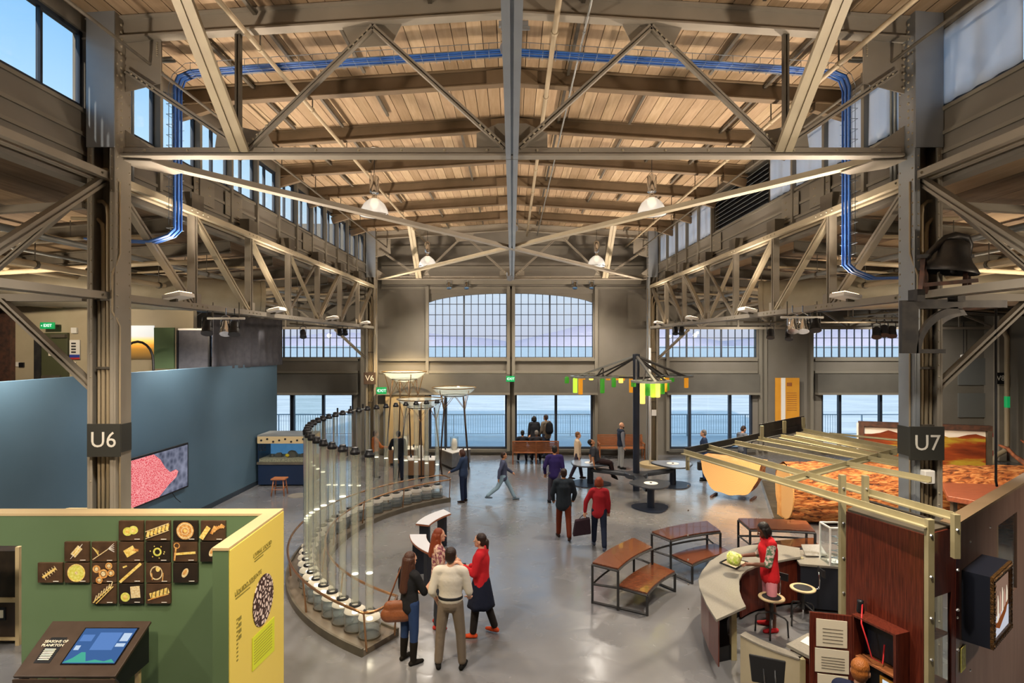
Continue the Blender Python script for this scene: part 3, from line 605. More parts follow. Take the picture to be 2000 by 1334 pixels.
# exit signs
def exit_sign(u, v, Y, w, h, lab, mount=.2, arrow=True):
    c = P(u, v, Y); t = thing('exit_sign', lab, 'sign', (c.x, c.y, c.z-h/2))
    B(c.x-w/2, c.x+w/2, c.y-.03, c.y+.03, c.z-h/2, c.z+h/2).build('panel', 'exit_green', t, bevel=.005)
    text('EXIT', h*.62, (c.x+(.06*w if arrow else 0), c.y-.033, c.z), (1,0,0), (0,0,1), 'exit_letters', t)
    if arrow:
        x = c.x-w*.42; MB().plate([(x, c.y-.034, c.z), (x+.07*w, c.y-.034, c.z-.13*h), (x+.07*w, c.y-.034, c.z+.13*h)], .004).build('arrow', 'exit_letters', t)
    B(c.x-.03, c.x+.03, c.y+.03, c.y+mount, c.z-.03, c.z+.03).build('mount', 'steel_dark', t)
exit_sign(745, 763, 23.6, .40, .27, 'green EXIT sign on the far left column beside the glass bowls'); exit_sign(997, 740, 24.9, .36, .24, 'green EXIT sign above the middle of the far glass doors'); exit_sign(93, 636, 17.9, .42, .20, 'green EXIT sign over the olive door at far left', .41)
# pendant high-bay lamps
mat('prism_glass', '#e9eef2', .12, .0, trans=.35, spec=.8, emit='#fff2dd', estr=.12)
def high_bay(x, Y, zb, lab):
    t = thing('pendant_lamp', lab, 'lamp', (x, Y, zb)); c = (x, Y, zb)
    MB().lathe([(.335,0),(.34,.03),(.315,.14),(.25,.27),(.15,.36),(.09,.40)], c, 28, cap=False).build('ribbed_shade', 'prism_glass', t, smooth=True)
    MB().lathe([(.345,-.012),(.355,0),(.345,.02),(.335,.0)], c, 28, cap=False).build('rim', 'chrome', t, smooth=True)
    MB().lathe([(.085,.39),(.06,.44),(.055,.5),(.11,.54),(.115,.9),(.09,.94),(.03,.96),(.02,1.02)], c, 16).build('ballast_housing', 'chrome', t, smooth='auto')
    MB().lathe([(.03,.12),(.07,.2),(.05,.33),(.03,.4)], c, 12).build('bulb', emis('bulb_warm', '#ffe9c8', 2.0) if 'bulb_warm' not in M else 'bulb_warm', t, smooth=True)
    zt = zr(x)+.28; MB().tube([(x, Y, zb+1.0), (x, Y, zt)], .008, 6).build('cord', 'black', t); MB().lathe([(.07, zt-.05-zb),(.09, zt-zb)], c, 14).build('ceiling_cup', 'white', t)
for u, v, Y, l in ((731, 421, 14.1, 'large glass pendant lamp hanging in the roof at left'), (1273, 419, 14.1, 'large glass pendant lamp hanging in the roof at right'), (835, 521, 22.6, 'farther small-looking glass pendant lamp left of the centre strut'), (1165, 520, 22.6, 'farther small-looking glass pendant lamp right of the centre strut')):
    p = P(u, v, Y); high_bay(p.x, Y, p.z, l)
# theatre spotlights
emis('spot_face', '#fff4e0', 9.0); emis('spot_warm', '#ffd9a0', 14.0)
def spotlight(loc, aim, lab, sc=1.0, lit='spot_face', body='chrome', hang=.22, group=None):
    t = thing('spotlight', lab, 'spotlight', loc, group=group); loc = V(loc); d = (V(aim)-loc).normalized()
    q = V((0,0,1)).rotation_difference(d).to_matrix().to_4x4(); mt = Matrix.Translation(loc) @ q
    def part(prof, n, m): 
        mb = MB().lathe([(a*sc, b*sc) for a, b in prof], (0,0,0), 14); mb.v = [mt @ v for v in mb.v]; mb.build(n, m, t, smooth='auto')
    part([(.04,-.17),(.085,-.15),(.095,-.02),(.11,.02),(.115,.13)], 'can', body); part([(.1,.132),(.001,.134)], 'lens', lit); part([(.112,.10),(.124,.11),(.124,.15),(.112,.15)], 'rim_ring', body)
    x = V((1,0,0)) if abs(d.x) < .8 else V((0,1,0))
    mb = MB(); 
    mb.tube([loc+x*.11*sc, loc+x*.11*sc+V((0,0,hang*.7*sc)), loc+V((0,0,hang*.85*sc))], .012*sc, 6); mb.tube([loc-x*.11*sc, loc-x*.11*sc+V((0,0,hang*.7*sc)), loc+V((0,0,hang*.85*sc)), loc+V((0,0,hang*1.3*sc))], .012*sc, 6)
    mb.build('yoke', body, t); return t
spotlight(P(997, 14, 7.7), P(960, 200, 6.8), 'bright round spotlight at the very top of the picture on the centre post', .9)
spotlight(P(993, 86, 7.85), P(975, 330, 6.0), 'chrome spotlight under it on the near centre post, aimed down', .9)
spotlight(P(1002, 440, 14.6), P(1000, 800, 10), 'chrome spotlight on the centre strut midway down the nave', 1.0)
spotlight(P(996, 540, 22.5), P(1000, 800, 16), 'small chrome spotlight where the braces meet the far truss', 1.0)
B0 = thing('clamp_plate', 'grey clamp plates holding the spotlights on the near centre post', 'clamp', P(1002, 48, 8.0)); 
c = P(1003, 50, 8.05)
B(c.x-.2, c.x+.2, c.y-.06, c.y, c.z-.035, c.z+.035).build('plate', 'steel_cool', B0); B(c.x-.17, c.x+.22, c.y-.08, c.y-.06, c.z-.10, c.z-.05).build('plate', 'steel_cool', B0)
# spots along the lengthwise trusses and the far wall
rows = [(405, 640, 11, 'spot_warm', 'glowing spotlight hanging left of the dark curtain', 'black'), (458, 642, 11, 'spot_warm', 'glowing spotlight hanging in front of the dark curtain', 'black'),
        (441, 641, 11, None, 'unlit chrome spotlight between the two glowing ones by the curtain', 'chrome'), (592, 652, 18.6, None, 'small dark spotlight below the left truss by the windows', 'black'),
        (664, 648, 22.6, None, 'first of two small dark spotlights by the far left column', 'black'), (674, 648, 23.3, None, 'second of two small dark spotlights by the far left column', 'black'),
        (877, 558, 24.93, 'spot_face', 'small spotlight on the beam over the arched window, far left one', 'chrome'), (911, 558, 24.93, 'spot_face', 'small spotlight on the beam over the arched window, left of centre', 'chrome'),
        (1123, 558, 24.93, 'spot_face', 'small spotlight on the beam over the arched window, right of centre', 'chrome'), (1156, 558, 24.93, 'spot_face', 'small spotlight on the beam over the arched window, far right one', 'chrome'),
        (1319, 646, 20.5, None, 'left one of a pair of dark spotlights right of the far right column', 'black'), (1331, 646, 20.2, None, 'right one of a pair of dark spotlights near the far right column', 'black'),
        (1505, 652, 16, None, 'dark spotlight between the two right upper windows', 'black'), (1541, 655, 16, 'spot_warm', 'glowing spotlight between the two right upper windows', 'black'),
        (1548, 636, 11, None, 'chrome spotlight on the hanging bar of the right truss, first', 'chrome'), (1568, 636, 11, None, 'chrome spotlight on the hanging bar of the right truss, second', 'chrome'), (1592, 634, 11, None, 'black spotlight on the hanging bar of the right truss, third', 'black'),
        (1712, 650, 14, 'spot_warm', 'glowing spotlight among the dark cluster at the far right window', 'black'), (1727, 646, 14, None, 'dark spotlight in the cluster at the far right window, middle', 'black'), (1742, 648, 14, None, 'dark spotlight in the cluster at the far right window, last', 'black')]
mat('lens_off', '#3a3c40', .1, spec=.8)
for u, v, Y, lit, lab, body in rows:
    p = P(u, v, Y); spotlight(p, (p.x*.9, Y-1.5, p.z-3), lab, .85, lit or 'lens_off', body, .34)
for (u0, u1, v, Y, lab) in ((405, 478, 622, 11, 'white hanging bar with spotlights under the left truss'), (1525, 1608, 620, 11, 'white hanging bar with spotlights under the right truss')):
    a, b = P(u0, v, Y), P(u1, v, Y); t = thing('light_bar', lab, 'light bar', a); MB().tube([a, b], .022, 8).build('bar', 'white', t, smooth=True)
    for f in (.15, .85): q = a.lerp(b, f); MB().tube([q, q+V((0,0,.3))], .01, 6).build('hanger', 'steel_dark', t)
for nm_, a, b in (('under the left aisle by the far windows', (-6.6, 17.5, 5.36), (-6.6, 23.6, 5.36)), ('crossing the right aisle before the upper windows', (6.3, 16, 5.34), (11, 16, 5.34)), ('in the right aisle behind the near column', (7.9, 14, 5.36), (10, 14, 5.36))):
    t = thing('lighting_track', 'slim dark lighting track '+nm_, 'lighting track', a); MB().tube([a, b], .025, 8).build('track', 'steel_dark', t, smooth=True)
    for f in (.1, .9): q = V(a).lerp(V(b), f); MB().tube([q, (q.x, q.y, 7.05-.075*(abs(q.x)-6.1)-.004)], .01, 6).build('dropper', 'steel_dark', t)
# uplight boxes that wash the roof
emis('uplight_face', '#ffd9a8', 6.0)
for s in (-1, 1):
    for i, Y in enumerate((4.5, 9.6, 13.6, 17.8, 21.8)):
        x = s*5.46; t = thing('uplight_box', f'white box floodlight aimed at the roof on the {SD[s]} truss, {["nearest the camera","just past the near column","second past the near column","third past the near column","farthest"][i]}', 'floodlight', (x, Y, 5.5))
        MB().plate([(x-.17*s, Y-.22, 5.56), (x+.12*s, Y-.22, 5.5), (x+.12*s, Y+.22, 5.5), (x-.17*s, Y+.22, 5.56)], .07).build('housing', 'white', t, bevel=.01)
        B(min(x, x+s*.14), max(x, x+s*.14), Y-.03, Y+.03, 5.44, 5.5).build('stem', 'steel_dark', t)
        MB().plate([(x-.14*s, Y-.19, 5.60), (x+.09*s, Y-.19, 5.545), (x+.09*s, Y+.19, 5.545), (x-.14*s, Y+.19, 5.60)], .006).build('lens', 'uplight_face', t)
# blue cable trays
tr = thing('cable_tray', 'wire basket tray full of blue cables crossing under the roof', 'cable tray', (0, 9.25, 9.2))
Yt = 9.25; xe = 5.28; zt = lambda x: zr(x)-.03
def traypath(dx, dy, dz, low):
    pts = [V((-xe, Yt+dy, low[0]+.0)), V((-xe, Yt+dy, zt(xe)-.25)), V((-xe+.06, Yt+dy, zt(xe)-.08)), V((-xe+.25, Yt+dy, zt(xe)+dz))]
    pts += [V((x, Yt+dy, zt(x)+dz)) for x in (-4, -2.6, -1.3, 0, 1.3, 2.6, 4)]
    pts += [V((xe-.25, Yt+dy, zt(xe)+dz)), V((xe-.06, Yt+dy, zt(xe)-.08)), V((xe, Yt+dy, zt(xe)-.25)), V((xe, Yt+dy, low[1]))]
    if low[2]: pts = [V((-xe-1.4, Yt+dy, low[0]-.16)), V((-xe-.4, Yt+dy, low[0]-.2)), V((-xe-.1, Yt+dy, low[0]-.1))]+pts+[V((xe+.1, Yt+dy, low[1]-.1)), V((xe+.4, Yt+dy, low[1]-.22)), V((xe+1.4, Yt+dy, low[1]-.2))]
    return [p+V((dx*(1 if p.x > 0 else -1) if abs(p.x) > 5 else 0, 0, 0)) for p in pts]
for i in range(7): MB().tube(traypath(-.03+.012*(i % 3), -.1+.033*i, .012*(i % 2), (6.55, 6.0, 1)), .016, 6).build('cable', 'blue_cable', tr, smooth=True)
for dy, dz in ((-.14, .12), (-.14, .02), (-.05, -.01), (.05, -.01), (.14, .02), (.14, .12)): MB().tube(traypath(.03, dy, dz-.03, (6.6, 6.1, 0)), .005, 4).build('basket_wire', 'wire', tr)
x = -xe+.3
while x < xe-.2:
    MB().tube([(x, Yt-.14, zt(x)+.09), (x, Yt-.14, zt(x)-.04), (x, Yt+.14, zt(x)-.04), (x, Yt+.14, zt(x)+.09)], .004, 4).build('basket_rung', 'wire', tr); x += .21
for s, lo in ((-1, 6.55), (1, 6.0)):
    z = lo
    while z < 8.7: MB().tube([(s*(xe-.05), Yt-.14, z), (s*(xe+.07), Yt-.14, z), (s*(xe+.07), Yt+.14, z), (s*(xe-.05), Yt+.14, z)], .004, 4).build('basket_rung', 'wire', tr); z += .16
# lengthwise pipes under the nave roof
for (x, dz, r, m, lab) in ((-3.66, -.1, .035, 'pipe', 'beige sprinkler pipe running along the roof at left'), (4.75, -.25, .035, 'pipe', 'beige sprinkler pipe running along the roof at right'), (.62, -.05, .04, 'pipe', 'pale pipe running along the roof just right of the centre strut'), (1.05, -.02, .016, 'pipe_grey', 'thin conduit beside the pale pipe right of the centre strut'), (-5.1, -.35, .022, 'steel_dark', 'thin dark conduit along the roof edge at left'), (5.35, -.3, .022, 'steel_dark', 'thin dark conduit along the roof edge at right')):
    t = thing('roof_pipe', lab, 'pipe', (x, 12, zr(x)+dz)); MB().tube([(x, 2, zr(x)+dz), (x, 24.6, zr(x)+dz)], r, 8).build('run', m, t, smooth=True)
    for k in range(0, 7): Y = YU+BAY*k+.3; B(x-.006, x+.006, Y-.015, Y+.015, zr(x)+dz, zr(x)+.3).build('hanger', 'steel_dark', t); MB().tube([(x, Y-.03, zr(x)+dz), (x, Y+.03, zr(x)+dz)], r*1.35, 8).build('coupling', m, t)
# conduits bending over the clerestory at the near columns
for s in (-1, 1):
    for d in (0, .09):
        tag(MB().tube([(s*5.86, 9.0+d, 7.1), (s*5.86, 9.0+d, 8.85), (s*5.8, 9.0+d, 9.02), (s*5.65, 9.0+d, 9.1), (s*5.2, 9.0+d, 9.12)], .025, 8).build('bent_conduit', 'pipe_grey', smooth=True), f'bent conduit climbing the {SD[s]} clerestory wall, {"near" if d == 0 else "second"} of the pair', 'conduit')
# ducts and pipes in the aisles
for s in (-1, 1):
    a, b = V((s*6.35, 15.0, 5.95)), V((s*13.5, 11.3, 6.0)); t = thing('air_duct', f'large round spiral air duct under the {SD[s]} aisle roof', 'duct', a)
    n = 40; prof = [a.lerp(b, i/n) for i in range(n+1)]
    MB().tube([a.lerp(b, i/80) for i in range(81)], [.40+(.012 if i % 8 == 0 else 0) for i in range(81)], 28).build('spiral_body', 'duct', t, smooth=True)
    d = (b-a).normalized(); MB().tube([a-d*.05, a-d*.04, a+d*.06], [.36, .42, .42], 28).build('end_cap', 'duct', t, smooth='auto')
    t2 = thing('air_duct', f'second round air duct running lengthwise deep in the {SD[s]} aisle', 'duct', (s*15.6, 12, 5.4)); MB().tube([(s*15.6, 3+i*.7, 5.5) for i in range(21)], [.34+(.01 if i % 2 else 0) for i in range(21)], 20).build('spiral_body', 'duct', t2, smooth=True)
    pl = [(7.0, 6.35, .05), (7.5, 6.5, .03), (8.1, 6.1, .06), (8.8, 6.45, .035), (9.6, 6.2, .05), (10.4, 6.4, .03), (12.6, 6.1, .06), (14, 5.9, .05)]
    od = ['closest to the truss', 'thin, second from the truss', 'thick, third from the truss', 'fourth from the truss', 'fifth from the truss', 'thin, sixth from the truss', 'thick, beyond the round duct', 'outermost']
    for i, (x, z, r) in enumerate(pl):
        t = thing('aisle_pipe', f'pipe along the {SD[s]} aisle roof, {od[i]}', 'pipe', (s*x, 12, z)); MB().tube([(s*x, 1, z), (s*x, 24.8, z)], r, 8).build('run', 'pipe' if i % 3 else 'pipe_grey', t, smooth=True)
        for Y in (6.5, 10, 13.5, 17, 20.5): MB().tube([(s*x, Y, z), (s*x, Y, 6.85)], .008, 5).build('hanger', 'steel_dark', t); MB().tube([(s*x, Y-.03, z), (s*x, Y+.03, z)], r*1.3, 8).build('clevis', 'steel_dark', t)
    for i, (Y, z, r) in enumerate(((9.6, 6.5, .03), (11.2, 6.3, .05), (13.8, 6.55, .03), (16.5, 6.3, .05), (19.5, 6.4, .03))):
        tag(MB().tube([(s*6.0, Y, z), (s*6.6, Y, z), (s*19, Y, z-.75)], r, 8).build('branch_pipe', 'pipe', smooth=True), f'branch pipe crossing the {SD[s]} aisle roof, {["nearest","second","third","fourth","farthest"][i]} from the camera', 'pipe')
# warehouse lamp at the right aisle
# bell on its steel bracket, near right column
bk = thing('bell_bracket', 'dark steel bracket with curved braces bolted to the near right column', 'bracket', (5.7, 8, 5.0))
Yb0, Yb1 = 7.72, 8.02
zt_, zb_ = P(1760, 588, 7.9).z, P(1760, 690, 7.9).z
def arcpts(x0, z0, x1, z1, n=10): return [(x0+(x1-x0)*(1-math.cos(i/n*PI/2)), z0+(z1-z0)*math.sin(i/n*PI/2)) for i in range(n+1)]
for (ya, yb, xs_) in ((7.66, 7.72, 5.42),):
    u0 = P(1758, 600, 7.7).x; u1 = P(1876, 600, 7.7).x
    B(u0, P(1790, 0, 7.7).x, ya, yb, P(0, 690, 7.7).z, P(0, 587, 7.7).z).build('back_plate', 'bell_iron', bk)
    B(P(1790, 0, 7.7).x, u1, ya, yb, P(0, 603, 7.7).z, P(0, 585, 7.7).z).build('top_bar', 'bell_iron', bk)
    o = arcpts(P(1786, 0, 7.7).x, P(0, 690, 7.7).z, P(1866, 0, 7.7).x, P(0, 600, 7.7).z); i_ = arcpts(P(1795, 0, 7.7).x, P(0, 690, 7.7).z, P(1874, 0, 7.7).x, P(0, 612, 7.7).z)
    mb = MB()
    for (a, b), (c, d) in zip(o, i_): mb.v += [V((a, ya, b)), V((c, ya, d)), V((c, yb, d)), V((a, yb, b))]
    for i in range(len(o)-1):
        for q in range(4): mb.f.append((i*4+q, i*4+(q+1)%4, (i+1)*4+(q+1)%4, (i+1)*4+q))
    mb.f += [(3,2,1,0), tuple(len(o)*4-4+q for q in range(4))]; mb.build('curved_brace', 'bell_iron', bk)
    # second bracket arm behind and to the right
    mb2 = MB(); mb2.v = [v+V((.50, .55, -.0)) for v in mb.v]; mb2.f = mb.f[:]; mb2.build('curved_brace', 'bell_iron', bk)
    B(P(1876, 0, 7.7).x-.25, P(1942, 0, 7.9).x+.05, 7.75, 8.45, P(0, 602, 7.9).z, P(0, 588, 7.9).z).build('shelf', 'bell_iron', bk)
    B(P(1790, 0, 7.7).x, P(1845, 0, 7.7).x, 7.68, 7.74, P(0, 690, 7.7).z, P(0, 682, 7.7).z).build('bottom_bar', 'bell_iron', bk)
    for u in (1788, 1866): B(P(u, 0, 7.68).x-.03, P(u, 0, 7.68).x+.07, 7.6, 7.78, P(0, 590, 7.7).z, P(0, 566, 7.7).z).build('post_socket', 'bell_iron', bk)
bl = thing('iron_bell', 'old dark cast-iron bell tilted in a rusty A-frame stand by the near right column', 'bell', P(1860, 560, 7.8))
bc = P(1853, 530, 7.8); tilt = Matrix.Translation(bc) @ Matrix.Rotation(math.radians(8), 4, 'Y') @ Matrix.Rotation(math.radians(4), 4, 'X')
def tl(mb): mb.v = [tilt @ v for v in mb.v]; return mb
tl(MB().lathe([(.33,-.02),(.335,.0),(.30,.05),(.24,.13),(.2,.22),(.185,.32),(.16,.38),(.09,.42),(.02,.43)], (0,0,0), 28, cap=False)).build('bell_body', 'bell_iron', bl, smooth=True)
tl(MB().lathe([(.315,-.01),(.27,.06),(.21,.15),(.17,.3),(.1,.38),(.01,.39)], (0,0,0), 28, cap=False)).build('bell_inside', 'black', bl, smooth=True)
tl(MB().tube([(0,0,.3), (0.02,-.05,.05)], .014, 6).lathe([(.001,-.04),(.035,-.02),(.04,.01),(.02,.045),(.001,.05)], (.02,-.06,.0), 10)).build('clapper', 'bell_iron', bl, smooth=True)
tl(MB().tube([(-.36,0,.08), (-.33,0,.16), (-.22,0,.3), (-.12,0,.42), (0,0,.47), (.14,0,.46), (.2,0,.38), (.21,0,.24)], [.035,.04,.045,.05,.055,.055,.045,.04], 8)).build('yoke', 'bell_iron', bl, smooth=True)
for xo, yo in ((-.36, 0), (.24, .05)):
    t0 = tilt @ V((xo, yo, .13 if xo < 0 else .22))
    for dx in (-.09, .10):
        z1 = P(0, 572, 7.8).z; MB().bar(t0, (t0.x+dx*1.3, t0.y+dx*1.2, z1), .05, .05).build('stand_leg', 'rust', bl)
    B(t0.x-.06, t0.x+.06, t0.y-.05, t0.y+.05, t0.z-.01, t0.z+.04).build('bearing_block', 'steel_blackish', bl)
MB().bar((bc.x-.42, bc.y-.05, bc.z-.19), (bc.x+.30, bc.y-.1, bc.z-.13), .04, .05).build('stand_rail', 'rust', bl)
p = P(1945, 590, 8.2); tag(MB().tube([p, P(1945, 940, 8.2), P(1947, 950, 8.2)], .016, 7).build('bell_rope', 'black', smooth=True), 'black bell rope hanging straight down at far right', 'rope')
# ================================================================== left side: blue wall, video panel, curtain, aquarium, green exhibit wall
bw = frame('wall_blue', (-9, 15, 0))
MB().plate([(-9.15, 9.0, 0), (-8.62, 21.4, 0), (-8.62, 21.4, 4.08), (-9.15, 9.0, 4.08)], .16).build('panel', 'blue_wall', bw)
struct(MB().bar((-9.05, 9.0, .07), (-8.53, 21.4, .07), .02, .14).build('baseboard_blue', 'baseboard'))
# video panel: a coral-coloured creature on a dark ground
tv = thing('video_panel', 'large tilted wall screen showing a pink coral shape on the blue wall', 'screen', (-8.85, 14.6, .9))
def onwall(y, z, d=.1): return V((-9.15+(y-9)*(.53/12.4)+.08+d, y, z))
MB().plate([onwall(13.2, .93), onwall(15.75, .93), onwall(15.75, 2.12), onwall(13.2, 2.12)], .06).build('bezel', 'black', tv, bevel=.01)
def screen_mat(name, expr): return None
def vid_mat():
    m = bpy.data.materials.new('video_picture'); m.use_nodes = True; nt = m.node_tree; nt.nodes.clear(); L = nt.links.new; N = nt.nodes.new
    o = N('ShaderNodeOutputMaterial'); e = N('ShaderNodeEmission'); tc = N('ShaderNodeTexCoord'); vo = N('ShaderNodeTexVoronoi'); vo.inputs['Scale'].default_value = 6; L(tc.outputs['Object'], vo.inputs['Vector'])
    r = N('ShaderNodeValToRGB'); r.color_ramp.elements[0].color = C('#3d4254'); r.color_ramp.elements[1].color = C('#8d90a4'); L(vo.outputs['Distance'], r.inputs[0]); L(r.outputs[0], e.inputs[0]); e.inputs[1].default_value = .8; L(e.outputs[0], o.inputs[0]); M['video_bg'] = m
    m = bpy.data.materials.new('video_coral'); m.use_nodes = True; nt = m.node_tree; nt.nodes.clear(); L = nt.links.new; N = nt.nodes.new
    o = N('ShaderNodeOutputMaterial'); e = N('ShaderNodeEmission'); tc = N('ShaderNodeTexCoord'); vo = N('ShaderNodeTexVoronoi'); vo.feature = 'DISTANCE_TO_EDGE'; vo.inputs['Scale'].default_value = 22; L(tc.outputs['Object'], vo.inputs['Vector'])
    r = N('ShaderNodeValToRGB'); r.color_ramp.elements[0].color = C('#f0a2a0'); r.color_ramp.elements[1].color = C('#d0404e'); r.color_ramp.elements[1].position = .25; L(vo.outputs['Distance'], r.inputs[0]); L(r.outputs[0], e.inputs[0]); e.inputs[1].default_value = .9; L(e.outputs[0], o.inputs[0]); M['video_coral'] = m
vid_mat()
MB().plate([onwall(13.26, .98, .135), onwall(15.69, .98, .135), onwall(15.69, 2.07, .135), onwall(13.26, 2.07, .135)], .006).build('screen', 'video_bg', tv)
cp = [(13.26,.98),(14.5,.98),(14.9,1.2),(15.2,1.32),(15.28,1.45),(15.18,1.52),(14.95,1.5),(14.75,1.65),(14.55,1.9),(14.3,2.07),(13.26,2.07)]
MB().plate([onwall(a, b, .141) for a, b in cp], .003).build('coral_picture', 'video_coral', tv)
MB().tube([onwall(15.1, .93), onwall(15.25, .75), onwall(15.45, .6)], .01, 5).build('cable', 'black', tv)
# dark curtain above the wall
o = fabric((-8.80, 17.3, 0), (-8.36, 21.4, 0), 4.0, 5.62, .035, 9, 'black_curtain', 'curtain', nv=8, thick=.01); tag(o, 'dark grey curtain hanging above the end of the blue wall', 'curtain')
# aquarium on a navy cabinet
mat('navy', '#14243f', .4); mat('tank_back', '#5b8fc0', .5, emit='#5f9fd8', estr=.35, col2='#7db4dd', scale=3); mat('gravel', '#b9a98c', .8, col2='#7f7462', scale=30)
aq = thing('aquarium', 'long aquarium with perforated hood on a navy cabinet against the blue wall', 'aquarium', (-7.7, 20.2, 0))
x0, x1, y0, y1 = -8.62+.12, -6.75, 19.7, 20.7
B(x0, x1, y0, y1, .04, .72).build('cabinet', 'navy', aq, bevel=.01); B(x0-.03, x1+.03, y0-.03, y1+.03, .72, .80).build('ledge', 'steel_dark', aq)
B(x0, x1, y0, y0+.015, .80, 1.42).build('front_pane', 'glass', aq); B(x1-.015, x1, y0+.015, y1, .80, 1.42).build('side_pane', 'glass', aq); B(x0, x1, y1-.03, y1, .80, 1.42).build('backdrop', 'tank_back', aq)
B(x0, x0+.03, y0, y1, .80, 1.42).build('end_panel', 'navy', aq)
B(x0+.03, x1-.02, y0+.02, y1-.03, .80, .90).build('gravel_bed', 'gravel', aq)
B(x0-.02, x1+.02, y0-.02, y1+.02, 1.42, 1.66).build('hood', 'wall_cap', aq, bevel=.01); B(x0-.02, x1+.02, y0-.02, y1+.02, 1.66, 1.70).build('hood_lid', 'pipe_grey', aq)
for i in range(9): x = x0+.12+i*.2; MB().tube([(x, y0-.035, 1.53+.05*math.sin(i*2.1)), (x, y0-.02, 1.53+.05*math.sin(i*2.1))], .035, 12).build('hood_hole', 'black', aq)
for i in range(9): x = x0+.06+(i % 3)*.09; z = 1.36-(i//3)*.075; MB().tube([(x, y0-.012, z), (x, y0-.002, z)], .028, 10).build('hood_hole', 'black', aq)
mat('coral_rock', '#5a5148', .9); mat('fish_yellow', '#e6c31e', .5)
for i, (x, w, h) in enumerate(((-7.95, .3, .16), (-7.5, .42, .22), (-7.15, .2, .12), (-8.2, .18, .1))):
    mb = MB().lathe([(w*.5,.0),(w*.45,h*.4),(w*.3,h*.8),(w*.1,h)], (x, y0+.4, .9), 9, ay=.7); mb.v = [v+V((noise.noise(v*9)*.04, 0, noise.noise(v*7)*.03)) for v in mb.v]; tag(mb.build('aquarium_rock', 'coral_rock'), f'rock in the aquarium, {["second from left","largest","rightmost","leftmost"][i]}', 'rock', 'rocks in the aquarium')
mb = MB().lathe([(.005,-.07),(.05,-.03),(.06,.02),(.03,.06),(.005,.08)], (0,0,0), 10, ay=.4); mb.v = [V((v.z-7.62, v.y+y0+.25, v.x+.98)) for v in mb.v]; tag(mb.build('yellow_fish', 'fish_yellow', smooth=True), 'small yellow fish low in the aquarium', 'fish')
# wooden stool
def stool(c, lab):
    t = thing('wooden_stool', lab, 'stool', c); x, y, z = c
    B(x-.22, x+.22, y-.17, y+.17, .50, .545).build('seat', 'wood_bench', t, bevel=.012)
    L4 = []
    for a in (-1, 1):
        for b in (-1, 1): MB().tube([(x+a*.15, y+b*.1, .5), (x+a*.2, y+b*.15, 0)], .02, 8).build('leg', 'wood_bench', t, smooth=True)
    for b in (-1, 1): MB().tube([(x-.18, y+b*.132, .2), (x+.18, y+b*.132, .2)], .012, 6).build('rung', 'wood_bench', t)
    for a in (-1, 1): MB().tube([(x+a*.175, y-.12, .27), (x+a*.175, y+.12, .27)], .012, 6).build('rung', 'wood_bench', t)
stool(G(546, 967), 'small reddish wooden stool in front of the aquarium')
tag(MB().lathe([(.3,0),(.3,.012)], G(582, 968)+V((0,0,.001)), 24).build('floor_disc', 'stone_top'), 'flat round metal disc on the floor beside the stool', 'floor disc')
# upstairs back rooms seen over the blue wall
struct(B(-20.2, -9.9, 18.3, 18.5, 3.0, 6.4).build('wall_mezzanine', 'beige_panel')); struct(B(-20.2, -9.2, 12.5, 18.3, 2.95, 3.1).build('floor_mezzanine', 'wall_dark'))
mat('door_olive', '#4d4f36', .5); mat('sign_white', '#e2dfd6', .6); mat('sign_blue', '#2c3f9a', .5); mat('sign_red', '#b2342f', .5)
dr = frame('door_6', (-13.9, 18.2, 3.1)); a, b = P(68, 650, 18.2), P(158, 740, 18.2)
B(a.x, a.x+.2, 18.16, 18.3, 3.1, a.z).build('frame_post', 'steel_blackish', dr); B(a.x+.2, b.x-.42, 18.2, 18.3, 3.1, a.z).build('leaf', 'door_olive', dr, bevel=.01); B(a.x+.25, b.x-.6, 18.12, 18.2, 3.68, 3.78).build('push_bar', 'steel_dark', dr); B(a.x+.55, a.x+1.0, 18.1, 18.2, a.z-.15, a.z-.05).build('closer', 'steel_dark', dr)
def card(name, lab, cat, u0, u1, v0, v1, Y, m, t=.03):
    p, q = P(u0, v1, Y), P(u1, v0, Y); return tag(B(p.x, q.x, Y-t, Y, p.z, q.z).build(name, m), lab, cat)
card('paper_notice', 'white paper notice taped on the olive door', 'notice', 95, 109, 677, 695, 18.19, 'paper', .01)
wp = thing('wall_poster', 'white poster with blue and red foot beside the olive door', 'poster', P(147, 702, 18.28)); p, q = P(137, 702, 18.28), P(157, 664, 18.28)
B(p.x, q.x, 18.25, 18.28, p.z, q.z).build('sheet', 'sign_white', wp); B(p.x, q.x, 18.243, 18.25, p.z+.06, p.z+.15).build('blue_band', 'sign_blue', wp); B(p.x, q.x, 18.243, 18.25, p.z, p.z+.06).build('red_band', 'sign_red', wp)
for i in range(4): B(p.x+.06, p.x+.2, 18.243, 18.25, p.z+.2+.09*i, p.z+.25+.09*i).build('printed_mark', 'steel_blackish', wp)
card('alarm_box', 'small white alarm box high on the wall beside the olive door', 'box', 142, 153, 640, 651, 18.29, 'sign_white', .08); card('wall_switch', 'pale switch plate left of the olive door', 'switch', 32, 39, 707, 716, 18.29, 'sign_white'); card('wall_switch', 'dark reader box left of the olive door', 'switch', 39, 48, 708, 717, 18.29, 'black', .05); card('wall_switch', 'pale switch plate right of the olive door', 'switch', 143, 149, 707, 717, 18.29, 'sign_white')
struct(B(-20.2, P(14, 0, 18).x, 18.1, 18.3, 3.0, 6.2).build('trim_1', 'rust'))
for (u0, u1, v0, v1) in ((45, 62, 598, 642), ): pass
